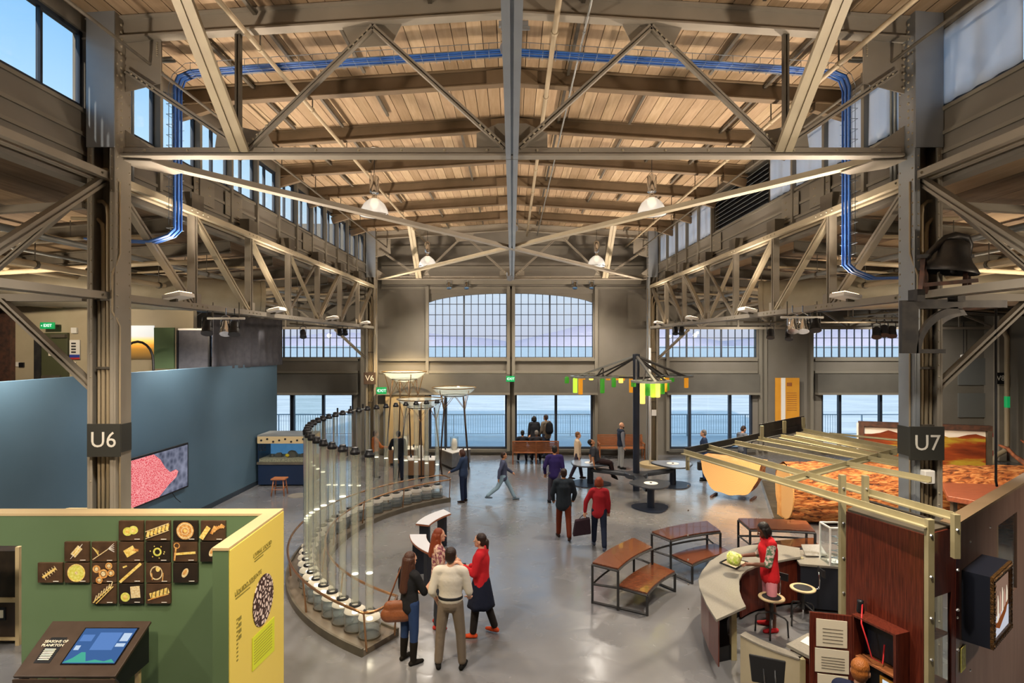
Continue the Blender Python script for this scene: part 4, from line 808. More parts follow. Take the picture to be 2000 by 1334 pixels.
def sunset_mat():
    m = bpy.data.materials.new('sunset_print'); m.use_nodes = True; nt = m.node_tree; b = nt.nodes['Principled BSDF']; L = nt.links.new; N = nt.nodes.new
    tc = N('ShaderNodeTexCoord'); sp = N('ShaderNodeSeparateXYZ'); L(tc.outputs['Generated'], sp.inputs[0]); r = N('ShaderNodeValToRGB'); L(sp.outputs['Z'], r.inputs[0]); E = r.color_ramp.elements
    E[0].position = 0; E[0].color = C('#4a3a1c'); E[1].position = 1; E[1].color = C('#dfe6ea')
    for p_, c_ in ((.3, '#a8761e'), (.42, '#e8a02c'), (.55, '#ffd76a'), (.7, '#d9dfe2')): e = E.new(p_); e.color = C(c_)
    L(r.outputs[0], b.inputs['Base Color']); L(r.outputs[0], b.inputs['Emission Color']); b.inputs['Emission Strength'].default_value = .5; M['sunset'] = m
sunset_mat()
card('sunset_photo', 'backlit landscape photograph of a golden sunset above the blue wall', 'photograph', 240, 302, 636, 702, 18.3, 'sunset')
hp = P(262, 735, 17.0); tag(MB().tube([V((hp.x-.35, hp.y, 3.1)), *[hp+V((.1-.45*math.cos(q*PI/10), 0, .45+.55*math.sin(q*PI/10))) for q in range(11)], hp+V((.56,0,.2)), V((hp.x+.56, hp.y, 3.1))], .035, 8).build('arched_pipe', 'steel_blackish', smooth=True), 'dark arched metal pipe in front of the sunset photograph', 'pipe')
card('partition_screen', 'pale green partition panel beside the sunset photograph', 'partition', 303, 342, 640, 720, 17.6, 'green_wall', .06)
fs = thing('framed_screen', 'dark framed fabric screen beside the curtain', 'screen', P(378, 720, 17.4)); p, q = P(350, 728, 17.4), P(408, 645, 17.4)
B(p.x, q.x, 17.38, 17.42, p.z, q.z).build('cloth', 'curtain', fs); B(p.x-.05, p.x, 17.34, 17.44, p.z, q.z).build('frame_side', 'black', fs); B(q.x, q.x+.05, 17.34, 17.44, p.z, q.z).build('frame_side', 'black', fs); B(p.x, q.x, 17.34, 17.44, q.z, q.z+.05).build('frame_top', 'white', fs)
# ------------------------------------------------------------------ green exhibit wall with the yellow end panel
YG = 7.62; ZG = H-(1003-VY)/F*YG; ZG2 = ZG
XL = -3.22                                                      # inner face of the return
gw = frame('wall_green', (-5, YG, 0)); xo = P(42, 0, YG).x; zo = P(0, 1066, YG).z
B(xo, XL, YG, YG+.22, 0, ZG-.03).build('panel', 'green_wall', gw); B(-9.2, xo, YG, YG+.22, zo, ZG-.03).build('header', 'green_wall', gw); B(-9.2, -8.2, YG, YG+.22, 0, zo).build('panel', 'green_wall', gw)
B(-9.2, XL, YG-.005, YG+.225, ZG-.03, ZG).build('cap', 'wall_cap', gw)
B(XL, -3.05, 6.33, YG+.22, 0, ZG-.03).build('return_panel', 'green_wall', gw); B(XL-.005, -3.045, 6.325, YG+.225, ZG-.028, ZG+.002).build('cap', 'wall_cap', gw)
yp = thing('title_panel', 'tall yellow exhibit panel titled LIVING LIQUID on the end of the green wall', 'panel', (-3.04, 7, 0))
B(-3.05, -3.035, 6.34, YG+.21, .0, ZG-.03).build('board', 'yellow', yp)
XF = -3.033
def onp(u, v):                                                  # point of the yellow face (plane x = XF) seen at this pixel
    Y = XF*F/(u-VX); return V((XF, Y, H-(v-VY)/F*Y))
def ptext(s, u, v, size, **k): text(s, size, onp(u, v)+V((.002,0,0)), (0,1,0), (0,0,1), 'olive_ink', yp, depth=.0015, **k)
ptext('LIVING LIQUID', 513, 1072, .07, space=1.15); ptext('LÍQUIDO VIVIENTE', 486, 1138, .075, space=1.1)
def strip_on(u0, v0, u1, v1, th, m, n): 
    a, b = onp(u0, v0), onp(u1, v1); MB().bar(a+V((.002,0,0)), b+V((.002,0,0)), .004, th).build(n, m, yp)
for (u0, v0, u1, v1) in ((497, 1092, 528, 1066), (497, 1097, 514, 1083), (460, 1164, 497, 1133), (460, 1170, 488, 1147)): strip_on(u0, v0, u1, v1, .012, 'olive_ink', 'text_line')
for i in range(4): strip_on(468.5, 1204+i*12, 468.5, 1211+i*12, .06, 'olive_ink', 'glyph_mark')
for i in range(11): strip_on(463.5, 1208+i*8, 463.5, 1211+i*8, .03, 'olive_ink', 'glyph_mark')
c = onp(514, 1171); mb = MB().lathe([(.001,0),(.30,.0),(.30,.006),(.001,.006)], (0,0,0), 40, cap=False)
def cells_mat():
    m = mat('plankton_print', '#2a1a18', .5); nt = m.node_tree; b = nt.nodes['Principled BSDF']; L = nt.links.new; N = nt.nodes.new
    tc = N('ShaderNodeTexCoord'); vo = N('ShaderNodeTexVoronoi'); vo.feature = 'DISTANCE_TO_EDGE'; vo.inputs['Scale'].default_value = 15; L(tc.outputs['Object'], vo.inputs['Vector']); r = N('ShaderNodeValToRGB'); L(vo.outputs['Distance'], r.inputs[0])
    r.color_ramp.elements[0].position = .12; r.color_ramp.elements[0].color = C('#3a1f1d'); r.color_ramp.elements[1].position = .2; r.color_ramp.elements[1].color = C('#e9d6cf'); L(r.outputs[0], b.inputs['Base Color'])
cells_mat()
mb.v = [c+V((v.z+.001, v.x*.98, v.y*1.0)) for v in mb.v]; mb.build('round_photo', 'plankton_print', yp)
MB().plate([onp(492, 1247)+V((.004,0,0)), onp(535, 1204)+V((.004,0,0)), onp(535, 1270)+V((.004,0,0)), onp(492, 1312)+V((.004,0,0))], .006).build('lime_note', 'lime', yp)
for i in range(9):
    f = .1+.09*i; a = onp(495, 1247+f*62)+V((.009,0,0)); b = onp(530, 1212+f*62)+V((.009,0,0)); MB().bar(a, b, .003, .006).build('text_line', 'olive_ink', yp)
# plankton photo tiles
mat('tile_brown', '#3b2a1e', .35, col2='#5a4330', scale=4); mat('tile_dark', '#1f1a16', .35, col2='#33281e', scale=4); mat('gold_print', '#d9b04a', .5, col2='#f0dc8c', scale=40); mat('amber_print', '#b87430', .5, col2='#e6b870', scale=40); mat('pale_print', '#e8dcb4', .5, col2='#cfae74', scale=50); mat('lime_print', '#c9c440', .5, col2='#e0dc80', scale=30); mat('ink_white', '#efe9dc', .6)
def tile(u, v, kind, lab, m='tile_brown'):
    c = P(u, v, YG-.02); w, h = .315, .255; t = thing('photo_tile', lab, 'photograph', (c.x, YG, c.z-h/2), group='plankton photographs on the green wall')
    B(c.x-w/2, c.x+w/2, YG-.035, YG, c.z-h/2, c.z+h/2).build('board', m, t, bevel=.003); yy = [YG-.037]
    def disc(x, z, r, mm, rin=0, n=24, sx=1.0, rot=0):
        yy[0] -= .0009; y = yy[0]; mb = MB(); cs, sn = math.cos(rot), math.sin(rot)
        for rr in ((rin, r) if rin else (0.0005, r)):
            for q in range(n): a = 2*PI*q/n; px, pz = rr*sx*math.cos(a), rr*math.sin(a); mb.v.append(V((c.x+x+px*cs-pz*sn, y-(.001 if rin else 0), c.z+z+px*sn+pz*cs)))
        mb.f = [(q, (q+1) % n, (q+1) % n+n, q+n) for q in range(n)]; mb.build('printed_shape', mm, t, fix=False)
    def bar(x0, z0, x1, z1, wd, mm): yy[0] -= .0009; y = yy[0]; MB().bar((c.x+x0, y, c.z+z0), (c.x+x1, y, c.z+z1), wd, .002, (0,1,0)).build('printed_shape', mm, t)
    if kind == 'twin': disc(-.04, -.01, .055, 'lime_print', sx=1.1); disc(.035, .01, .055, 'lime_print', sx=1.1); disc(-.04, -.01, .03, 'gold_print'); disc(.035, .01, .03, 'gold_print')
    if kind == 'chain':
        for i in range(6): bar(-.13+i*.05, -.08+i*.018, -.11+i*.05, .0+i*.018, .035, 'gold_print')
        bar(-.15, -.1, .15, .01, .01, 'pale_print'); bar(-.15, -.01, .15, .1, .01, 'pale_print')
    if kind == 'disc': disc(0, 0, .112, 'amber_print'); disc(0, 0, .10, 'pale_print', .085); disc(0, 0, .05, 'pale_print', .04); disc(0, 0, .02, 'gold_print')
    if kind == 'limedisc': disc(0, 0, .115, 'lime_print'); disc(0, 0, .115, 'gold_print', .1); disc(0, 0, .02, 'pale_print')
    if kind == 'fan':
        for i in range(5): bar(-.02+.03*i, -.04+.03*i, .03+.03*i, .06-.004*i, .035, 'amber_print')
        bar(-.15, -.1, -.05, .05, .06, 'gold_print')
    if kind == 'box': bar(-.045, -.05, .05, .06, .075, 'pale_print'); bar(-.03, -.035, .035, .045, .045, 'gold_print'); bar(-.075, -.09, .08, .1, .006, 'ink_white')
    if kind == 'spray':
        bar(-.14, -.1, .08, .05, .012, 'pale_print')
        for i in range(5): bar(.06, .04, .14, .0+.028*i, .006, 'ink_white'); bar(-.06, -.05, -.14+.02*i, .06-.01*i, .004, 'gold_print')
    if kind == 'cone': bar(-.07, -.03, .05, .04, .1, 'gold_print'); bar(.03, .03, .1, .02, .03, 'amber_print')
    if kind == 'ring': disc(0, 0, .055, 'lime_print', .033); [disc(.09*math.cos(q), .08*math.sin(q), .008, 'gold_print', n=8) for q in range(7)]
    if kind == 'rod': bar(-.13, -.03, .14, -.01, .03, 'gold_print'); disc(-.1, .08, .04, 'amber_print', .028); bar(-.13, -.11, -.11, .06, .02, 'amber_print')
    if kind == 'spiny':
        bar(-.09, -.06, .08, .06, .03, 'gold_print')
        for i in range(6): bar(-.09+.03*i, -.01+.02*i, -.05+.03*i, -.09+.025*i, .006, 'pale_print')
    if kind == 'rings':
        for x, z, r in ((-.09, .05, .05), (.07, .09, .045), (0, -.01, .06), (.1, .0, .045), (-.05, -.09, .045)): disc(x, z, r, 'amber_print', r*.6); disc(x, z, r*.5, 'pale_print', n=12)
    if kind == 'stripe': bar(-.14, -.12, .13, .12, .035, 'gold_print'); bar(-.1, .07, -.05, .09, .02, 'gold_print')
    if kind == 'jelly': disc(-.02, .0, .09, 'pale_print', .075, sx=.9); disc(.0, .05, .035, 'gold_print', sx=.8); bar(-.07, -.09, -.08, .0, .012, 'amber_print'); bar(.06, -.1, .07, .0, .012, 'amber_print')
    if kind == 'oval': disc(0, 0, .065, 'pale_print', sx=.55, rot=-.5); disc(0, .01, .04, 'amber_print', sx=.5, rot=-.5)
    if kind == 'lattice':
        for i in range(7): bar(-.12+.035*i, -.11+.03*i, -.09+.035*i, -.02+.03*i, .012, 'pale_print')
        bar(-.13, -.11, .1, .1, .012, 'gold_print'); bar(-.09, -.12, .13, .1, .012, 'gold_print')
    if kind == 'block': disc(-.07, -.04, .06, 'lime_print'); disc(-.07, -.04, .03, 'gold_print'); bar(.0, .02, .12, .03, .15, 'pale_print')
    if kind == 'belt': bar(-.1, -.03, .14, .05, .075, 'gold_print'); bar(-.13, -.08, .14, .0, .012, 'amber_print'); [bar(-.08+.05*i, -.05+.015*i, -.07+.05*i, .03+.015*i, .008, 'tile_dark') for i in range(5)]
    bar(.05, -.105, .12, -.105, .008, 'ink_white')
    return t
tiles = [(257, 1036, 'twin', 'two round lime cells'), (309, 1036, 'chain', 'a ladder-like chain of cells'), (363, 1036, 'disc', 'a large patterned orange disc'), (417, 1036, 'fan', 'fanned amber cells'),
 (151, 1077, 'box', 'a small pale boxy cell with spines'), (204, 1077, 'spray', 'a long cell with feathery ends'), (257, 1077, 'cone', 'a golden wedge-shaped cell'), (309, 1077, 'ring', 'a small glowing lime ring'), (362, 1077, 'rod', 'a golden rod and a curl'), (416, 1077, 'oval', 'a pale oval partly behind the yellow panel'),
 (99, 1118, 'spiny', 'a spiny golden chain'), (151, 1118, 'limedisc', 'a large lime disc'), (204, 1118, 'rings', 'five amber rings'), (257, 1118, 'stripe', 'a diagonal golden stripe'), (310, 1118, 'jelly', 'a bell-shaped pale cell'), (363, 1118, 'oval', 'a small pale oval on black'),
 (204, 1159, 'lattice', 'a diagonal pale lattice'), (257, 1159, 'block', 'a lime disc beside a pale block'), (310, 1159, 'belt', 'a jointed golden belt')]
for i, (u, v, kd, l) in enumerate(tiles): tile(u, v, kd, f'photo tile showing {l} on the green wall', 'tile_dark' if kd in ('oval', 'disc', 'ring', 'block') else 'tile_brown')
# kiosk
mat('kiosk', '#3a2c22', .45, col2='#42342a', scale=5)
ks = thing('touchscreen_kiosk', 'dark brown sloping kiosk with a blue touchscreen in front of the green wall', 'kiosk', (-5.2, 7, 0))
bl_, br_, fl, fr = V((-5.83, 7.48, 1.22)), V((-4.58, 7.48, 1.22)), V((-5.76, 6.80, .90)), V((-4.58, 6.80, .90))
MB().plate([bl_, fl, fr, br_], .035).build('sloping_top', 'kiosk', ks, bevel=.006)
def on_top(a, b, lift=.022): q = fl.lerp(fr, a); r = bl_.lerp(br_, a); nrm = (fr-fl).cross(bl_-fl).normalized(); return q.lerp(r, b)+nrm*lift
MB().add([V((-4.60,7.46,1.19)), V((-4.60,6.83,.88)), V((-4.60,6.95,.72)), V((-4.60,7.46,.72)), V((-4.63,7.46,1.19)), V((-4.63,6.83,.88)), V((-4.63,6.95,.72)), V((-4.63,7.46,.72))], [(0,1,2,3),(7,6,5,4),(0,4,5,1),(1,5,6,2),(2,6,7,3),(3,7,4,0)]).build('cheek', 'black', ks)
MB().add([V((-5.79,7.46,1.19)), V((-5.73,6.83,.88)), V((-5.73,6.95,.72)), V((-5.79,7.46,.72)), V((-5.76,7.46,1.19)), V((-5.70,6.83,.88)), V((-5.70,6.95,.72)), V((-5.76,7.46,.72))], [(0,1,2,3),(7,6,5,4),(0,4,5,1),(1,5,6,2),(2,6,7,3),(3,7,4,0)]).build('cheek', 'black', ks)
MB().plate([fl+V((0,-.005,-.02)), fr+V((0,-.005,-.02)), fr+V((0,-.005,-.10)), fl+V((0,-.005,-.10))], .02).build('front_lip', 'kiosk', ks)
for x, y in ((-5.65, 6.95), (-4.7, 6.95), (-5.65, 7.4), (-4.7, 7.4)): B(x-.025, x+.025, y-.025, y+.025, 0, .85).build('leg', 'wall_cap', ks)
emis('screen_blue', '#44689f', .75); emis('screen_panel', '#5f86c4', .8); emis('screen_teal', '#4fb09a', .75); emis('screen_white', '#b9cbe0', .9)
MB().plate([on_top(.385, .19), on_top(.93, .19), on_top(.93, .86), on_top(.385, .86)], .008).build('screen_frame', 'black_gloss', ks)
MB().plate([on_top(.40, .21, .028), on_top(.915, .21, .028), on_top(.915, .84, .028), on_top(.40, .84, .028)], .004).build('screen', 'screen_blue', ks)
MB().plate([on_top(.58, .44, .031), on_top(.80, .44, .031), on_top(.80, .76, .031), on_top(.58, .76, .031)], .002).build('screen_map', 'screen_panel', ks)
MB().plate([on_top(.40, .22, .031), on_top(.91, .22, .031), on_top(.86, .28, .031), on_top(.8, .24, .031), on_top(.7, .27, .031), on_top(.62, .24, .031), on_top(.56, .40, .031), on_top(.52, .40, .031), on_top(.47, .3, .031)], .002).build('screen_graph', 'screen_teal', ks)
for a0, a1, b0, b1 in ((.81, .90, .50, .56), (.82, .90, .60, .75), (.42, .47, .44, .52), (.42, .54, .60, .72)): MB().plate([on_top(a0, b0, .031), on_top(a1, b0, .031), on_top(a1, b1, .031), on_top(a0, b1, .031)], .002).build('screen_tile', 'screen_white' if b0 != .6 or a0 > .5 else 'screen_panel', ks)
MB().plate([on_top(.11, .22, .02), on_top(.27, .22, .02), on_top(.27, .68, .02), on_top(.11, .68, .02)], .004).build('label_plate', 'black', ks)
dx = (fr-fl).normalized(); dy = (bl_-fl).normalized()
text('SEASONS OF', .05, on_top(.19, .60, .024), dx, dy, 'paper', ks); text('PLANKTON', .05, on_top(.18, .53, .024), dx, dy, 'paper', ks)
for i in range(7): MB().bar(on_top(.13, .46-.03*i, .024), on_top(.24, .46-.03*i, .024), .012, .002, dx.cross(dy)).build('text_line', 'paper', ks)
# display case behind the opening at far left, and the glass case behind the wall
dc = thing('display_case', 'beige framed display case with drawers seen through the opening at far left', 'display case', P(10, 1255, 9.3)); Yd = 9.3
p0, p1 = P(-60, 1250, Yd), P(40, 1066, Yd)
B(p0.x, p1.x-.06, Yd, Yd+.5, .75, 1.48).build('picture_panel', 'tile_dark', dc); B(p0.x, p1.x-.06, Yd, Yd+.5, .12, .68).build('drawer', 'kiosk', dc, bevel=.01)
B(p1.x-.06, p1.x, Yd-.03, Yd+.5, .0, 1.55).build('corner_post', 'wall_cap', dc); B(p0.x, p1.x-.06, Yd-.03, Yd+.5, .68, .75).build('rail', 'wall_cap', dc); B(p0.x, p1.x-.06, Yd-.03, Yd+.5, .08, .12).build('rail', 'wall_cap', dc)
q = P(5, 1198, Yd); B(q.x-.09, q.x+.06, Yd-.02, Yd, q.z-.1, q.z+.1).build('label_holder', 'black', dc); B(q.x-.06, q.x+.03, Yd-.03, Yd-.02, q.z-.06, q.z+.06).build('label', 'paper', dc)
gc = thing('glass_case', 'low glass museum case with beige frame behind the green wall', 'display case', (-7, 9.3, 0))
xa, xb, ya, yb, zc = -7.2, -6.15, 8.7, 9.55, 2.05
for x in (xa, xb):
    for y in (ya, yb): B(x-.025, x+.025, y-.025, y+.025, 0, zc).build('post', 'wall_cap', gc)
for y in (ya, yb): B(xa, xb, y-.02, y+.02, zc, zc+.04).build('top_rail', 'wall_cap', gc)
for x in (xa, xb): B(x-.02, x+.02, ya, yb, zc, zc+.04).build('top_rail', 'wall_cap', gc)
B(xa, xb, ya, yb, 0, 1.1).build('base', 'blue_wall', gc); B(xa+.02, xb-.02, ya+.02, yb-.02, zc+.005, zc+.012).build('glass_top', 'glass', gc)
# ================================================================== middle of the hall
# ------------------------------------------------------------------ arc of bubbling glass tubes
def milky(name, col, fac):
    m = bpy.data.materials.new(name); m.use_nodes = True; nt = m.node_tree; nt.nodes.clear(); N = nt.nodes.new; L = nt.links.new
    o = N('ShaderNodeOutputMaterial'); t = N('ShaderNodeBsdfTransparent'); d = N('ShaderNodeBsdfTranslucent'); g = N('ShaderNodeBsdfDiffuse'); a = N('ShaderNodeAddShader'); mx = N('ShaderNodeMixShader')
    d.inputs[0].default_value = C(col); g.inputs[0].default_value = C(col); mx.inputs[0].default_value = fac; md = N('ShaderNodeMixShader'); L(d.outputs[0], md.inputs[1]); L(g.outputs[0], md.inputs[2])
    L(t.outputs[0], mx.inputs[1]); L(md.outputs[0], mx.inputs[2]); L(mx.outputs[0], o.inputs[0]); M[name] = m
milky('tube_water', '#f4f2e2', .17); milky('jar_sediment', '#8d99a3', .35); emis('jar_lamp', '#fff0d2', 12.0); emis('meniscus_glow', '#fff6dc', 1.6)
thin_glass('tube_glass', '#f8faf7', .20, power=2.4); milky('jar_shoulder', '#fff8ea', .5)
mat('plinth', '#5d5348', .4, col2='#6a5f52', scale=4)
AC, AR = V((.79, 13.65, 0)), 5.24
def ap(ang, r=AR, z=0): return V((AC.x-r*math.cos(ang), AC.y+r*math.sin(ang), z))
A0, A1 = math.radians(-54.2), math.radians(54.2); NT = 28
pl = thing('tube_platform', 'curved low platform with copper handrail carrying the arc of glass tubes', 'platform', ap(0))
angs = [A0-.05+(A1-A0+.1)*i/60 for i in range(61)]
MB().strip([ap(a, AR-.36) for a in angs], [ap(a, AR+.36) for a in angs], 0, .09).build('plinth', 'plinth', pl)
MB().strip([ap(a, AR-.40) for a in angs], [ap(a, AR-.36) for a in angs], 0, .13).build('curb', 'steel_dark', pl); MB().strip([ap(a, AR+.36) for a in angs], [ap(a, AR+.40) for a in angs], 0, .13).build('curb', 'steel_dark', pl)
loop = [ap(a, AR+.36, .66) for a in angs]+[ap(angs[-1]+.02, AR+.2, .66), ap(angs[-1]+.02, AR-.2, .66)]+[ap(a, AR-.36, .66) for a in reversed(angs)]+[ap(angs[0]-.02, AR-.2, .66), ap(angs[0]-.02, AR+.2, .66), ap(angs[0], AR+.36, .66)]
MB().tube(loop, .022, 8).build('handrail', 'copper', pl, smooth=True)
for i in range(0, 61, 10):
    for sg in (-1, 1): MB().tube([ap(angs[i], AR+sg*.30, .05), ap(angs[i], AR+sg*.36, .66)], .016, 6).build('rail_post', 'copper', pl)
proto = None
for i in range(NT):
    ang = A0+(A1-A0)*i/(NT-1); c = ap(ang, AR, .09)
    where = 'nearest the camera, at the front end of the arc' if i == 0 else ('at the far end of the arc' if i == NT-1 else f'{["","second","third","fourth","fifth","sixth","seventh","eighth","ninth","tenth","eleventh","twelfth","thirteenth","fourteenth"][i] if i < 14 else ["fourteenth","thirteenth","twelfth","eleventh","tenth","ninth","eighth","seventh","sixth","fifth","fourth","third","second"][i-14]} from the {"near" if i < 14 else "far"} end of the arc')
    lab = f'tall glass tube on a jar, {where}'
    t = thing('glass_tube', lab, 'glass tube', c, group='arc of glass tubes on jars')
    if proto is None:
        w = dict(parent=t, world=False)
        P_ = {}
        P_['tube'] = MB().lathe([(.068,.40),(.068,2.88)], (0,0,0), 16, cap=False).build('tube', 'tube_glass', smooth=True, **w)
        P_['collar'] = MB().lathe([(.068,2.86),(.08,2.86),(.084,2.90),(.06,2.93),(.055,2.97),(.02,2.98)], (0,0,0), 14).build('cap', 'black', smooth='auto', **w)
        P_['jar'] = MB().lathe([(.172,.01),(.178,.03),(.178,.30)], (0,0,0), 22, cap=False).build('jar', 'tube_glass', smooth=True, **w); P_['sh'] = MB().lathe([(.178,.30),(.165,.335),(.11,.37),(.088,.395)], (0,0,0), 22, cap=False).build('shoulder', 'jar_shoulder', smooth=True, **w)
        P_['ring'] = MB().lathe([(.085,.385),(.10,.39),(.10,.415),(.066,.42),(.064,.39)], (0,0,0), 18, cap=False).build('neck_ring', 'black', smooth='auto', **w)
        P_['sed'] = MB().lathe([(.001,.02),(.155,.02),(.16,.06),(.16,.15),(.02,.155)], (0,0,0), 18, cap=False).build('sediment', 'jar_sediment', smooth=True, **w)
        P_['foot'] = MB().lathe([(.178,0),(.18,.03),(.165,.03),(.165,.0)], (0,0,0), 22, cap=False).build('foot_ring', 'steel_dark', smooth='auto', **w)
        lampm = MB().lathe([(.001,.27),(.05,.27),(.05,.29),(.001,.29)], (0,0,0), 12, cap=False).mesh('jar_lamp'); lampm.materials.append(M['jar_lamp'])
        discm = MB().lathe([(.001,0),(.055,0),(.055,.012),(.001,.012)], (0,0,0), 14, cap=False).mesh('bubble_cap'); discm.materials.append(M['meniscus_glow'])  # bright gleam of the water surface put in as a glowing disc
        proto = [P_[q] for q in P_]
    else:
        for q in proto: o = q.copy(); COL.objects.link(o); o.parent = t
    h = .9+1.35*((NT-i) % 9)/9*(.6 if i > 14 else 1) if i else 1.0
    MB().lathe([(.054,.41),(.054,2.84)], (0,0,0), 12, cap=False).build('water_column', 'tube_water', t, smooth=True, world=False)
    o = obj('bubble_cap', discm, None, t); o.location = (0, 0, h)
    if i < 12: obj('jar_lamp', lampm, None, t)
# lighting bar above the middle of the arc
a = ap(math.radians(14), AR+.25, 2.97); b = ap(math.radians(30), AR+.25, 2.97)
lb = thing('tube_light_bar', 'short bar with tiny lamps above the far tubes of the arc', 'light bar', a); MB().tube([a, b], .022, 8).build('bar', 'pipe_grey', lb)
for f in (.1, .45, .8): q = a.lerp(b, f); MB().tube([q, q+V((0,0,.14))], .022, 7).build('lamp_head', 'black', lb)
MB().tube([b, (b.x, b.y, 0)], .018, 7).build('stand', 'pipe_grey', lb); MB().tube([a, (a.x, a.y, 0)], .018, 7).build('stand', 'pipe_grey', lb)
# ------------------------------------------------------------------ glass bowls on tripods
mat('bowl_glass', '#d9e8e4', .06, spec=.8, trans=.0, alpha=.42); mat('brass', '#b08a58', .3, .9); mat('rod_dark', '#4a3d33', .4, .6)
def bowl_stand(c, zr_, rr, rot, lab, case):
    t = thing('bowl_stand', lab, 'exhibit', (c[0], c[1], 0)); x, y = c[0], c[1]
    MB().lathe([(rr,zr_),(rr*.86,zr_-.14),(rr*.62,zr_-.28),(rr*.34,zr_-.38),(.02,zr_-.41)], (x,y,0), 36, cap=False).build('bowl', 'bowl_glass', t, smooth=True)
    MB().lathe([(rr*1.0,zr_-.02),(rr*1.03,zr_-.01),(rr*1.03,zr_+.015),(rr*.985,zr_+.015),(rr*.985,zr_-.02)], (x,y,0), 36, cap=False).build('rim', 'brass', t, smooth='auto')
    MB().lathe([(rr*.9*.62,zr_-.315),(rr*.9*.66,zr_-.30),(rr*.9*.66,zr_-.28),(rr*.9*.62,zr_-.28)], (x,y,0), 30, cap=False).build('support_ring', 'rod_dark', t)
    for k in range(4):
        a = rot+k*PI/2; f = V((x+.78*math.cos(a), y+.78*math.sin(a), 0)); tp = V((x+.5*math.cos(a), y+.5*math.sin(a), zr_-.32))
        MB().tube([f, tp], .026, 8).build('leg', 'rod_dark', t, smooth=True)
        MB().tube([f.lerp(tp, .8), V((x+rr*.92*math.cos(a), y+rr*.92*math.sin(a), zr_-.08))], .014, 6).build('strut', 'brass', t)
        b = rot+(k+.5)*PI/2
        MB().tube([f.lerp(tp, .82), V((x+rr*.56*math.cos(b), y+rr*.56*math.sin(b), zr_-.29))], .01, 6).build('strut', 'brass', t); a2 = rot+(k+1)*PI/2; f2 = V((x+.78*math.cos(a2), y+.78*math.sin(a2), 0)); t2 = V((x+.5*math.cos(a2), y+.5*math.sin(a2), zr_-.32)); MB().tube([f2.lerp(t2, .82), V((x+rr*.56*math.cos(b), y+rr*.56*math.sin(b), zr_-.29))], .01, 6).build('strut', 'brass', t)
    if case == 'tri': poly = [(x-.02, y-.62), (x+.60, y+.35), (x-.60, y+.35)]
    else: poly = [(x-.55, y-.35), (x+.55, y-.35), (x+.5, y+.4), (x-.5, y+.4)]
    MB().prism(poly, .1, .62).build('case', 'brushed' if case == 'tri' else 'copper', t); MB().prism([(x+(px-x)*1.04, y+(py-y)*1.04) for px, py in poly], .62, .65).build('case_top', 'white', t); MB().prism([(x+(px-x)*.9, y+(py-y)*.9) for px, py in poly], 0, .1).build('case_plinth', 'black', t)
    MB().lathe([(.16,.65),(.16,1.15)], (x,y+.05,0), 18, cap=False).build('glass_cylinder', 'tube_glass', t, smooth=True); MB().lathe([(.10,.66),(.12,.9),(.08,1.08),(.02,1.1)], (x,y+.05,0), 14).build('filter_core', 'white', t, smooth=True)
    for dx in (-.35, .35): MB().lathe([(.03,.65),(.03,.7),(.05,.72),(.02,.76)], (x+dx, y+.1, 0), 10).build('knob', 'black', t)
p = P(790, 726, 23.3); bowl_stand((p.x, p.y), p.z, .86, .5, 'tallest tripod holding a wide glass bowl, behind the tubes', 'box')
p = P(887, 757, 22.75); bowl_stand((p.x, p.y), p.z, .84, .9, 'tripod with wide glass bowl over a triangular steel case, rightmost', 'tri')
p = P(821, 779, 21.2); bowl_stand((p.x, p.y), p.z, .82, .2, 'lowest tripod with glass bowl over a copper case, just behind the tubes', 'box')
bb = frame('wall_backdrop', (-4.3, 24.6, 0)); B(-5.35, -3.7, 24.9, 25.0, 0, 3.0).build('panel', 'wall_cap', bb)
# ------------------------------------------------------------------ small curved tables with pale tops
def curve_q(a, b, bulge, n=10):
    a = V((a[0], a[1], 0)); b = V((b[0], b[1], 0)); d = b-a; nrm = V((-d.y, d.x, 0)).normalized(); m = (a+b)/2+nrm*bulge*2
    return [a*(1-t)**2+m*2*t*(1-t)+b*t*t for t in [i/n for i in range(n+1)]]
def pale_table(o0, o1, i0, i1, bo, bi, lab):
    c = (o0+i1)/2; t = thing('curved_table', lab, 'table', (c.x, c.y, 0)); A = curve_q(o0, o1, bo); Bc = curve_q(i0, i1, bi)
    MB().strip(A, Bc, .715, .75).build('table_top', 'wood_edge', t); MB().strip([a*.985+b*.015 for a, b in zip(A, Bc)], [a*.015+b*.985 for a, b in zip(A, Bc)], .75, .757).build('pale_laminate', 'white_lam', t)
    for f0, f1 in ((1, 2), (8, 9)):
        MB().strip([A[f0]*.85+Bc[f0]*.15, A[f1]*.85+Bc[f1]*.15], [A[f0]*.15+Bc[f0]*.85, A[f1]*.15+Bc[f1]*.85], 0, .715).build('leg_panel', 'navy_black', t)
mat('wood_edge', '#9a5c3e', .4); mat('white_lam', '#cfcfd2', .35); mat('navy_black', '#181c28', .45)
pale_table(G(812, 1023, .75), G(866, 995, .75), G(838, 1026, .75), G(881, 1003, .75), .10, .06, 'low curved table with pale top and dark legs, farther one behind the talking group')
pale_table(G(839, 1081, .75), G(800, 1044, .75), G(852, 1071, .75), G(833, 1044, .75), .10, .06, 'low curved table with pale top and dark legs, just behind the red-haired woman')
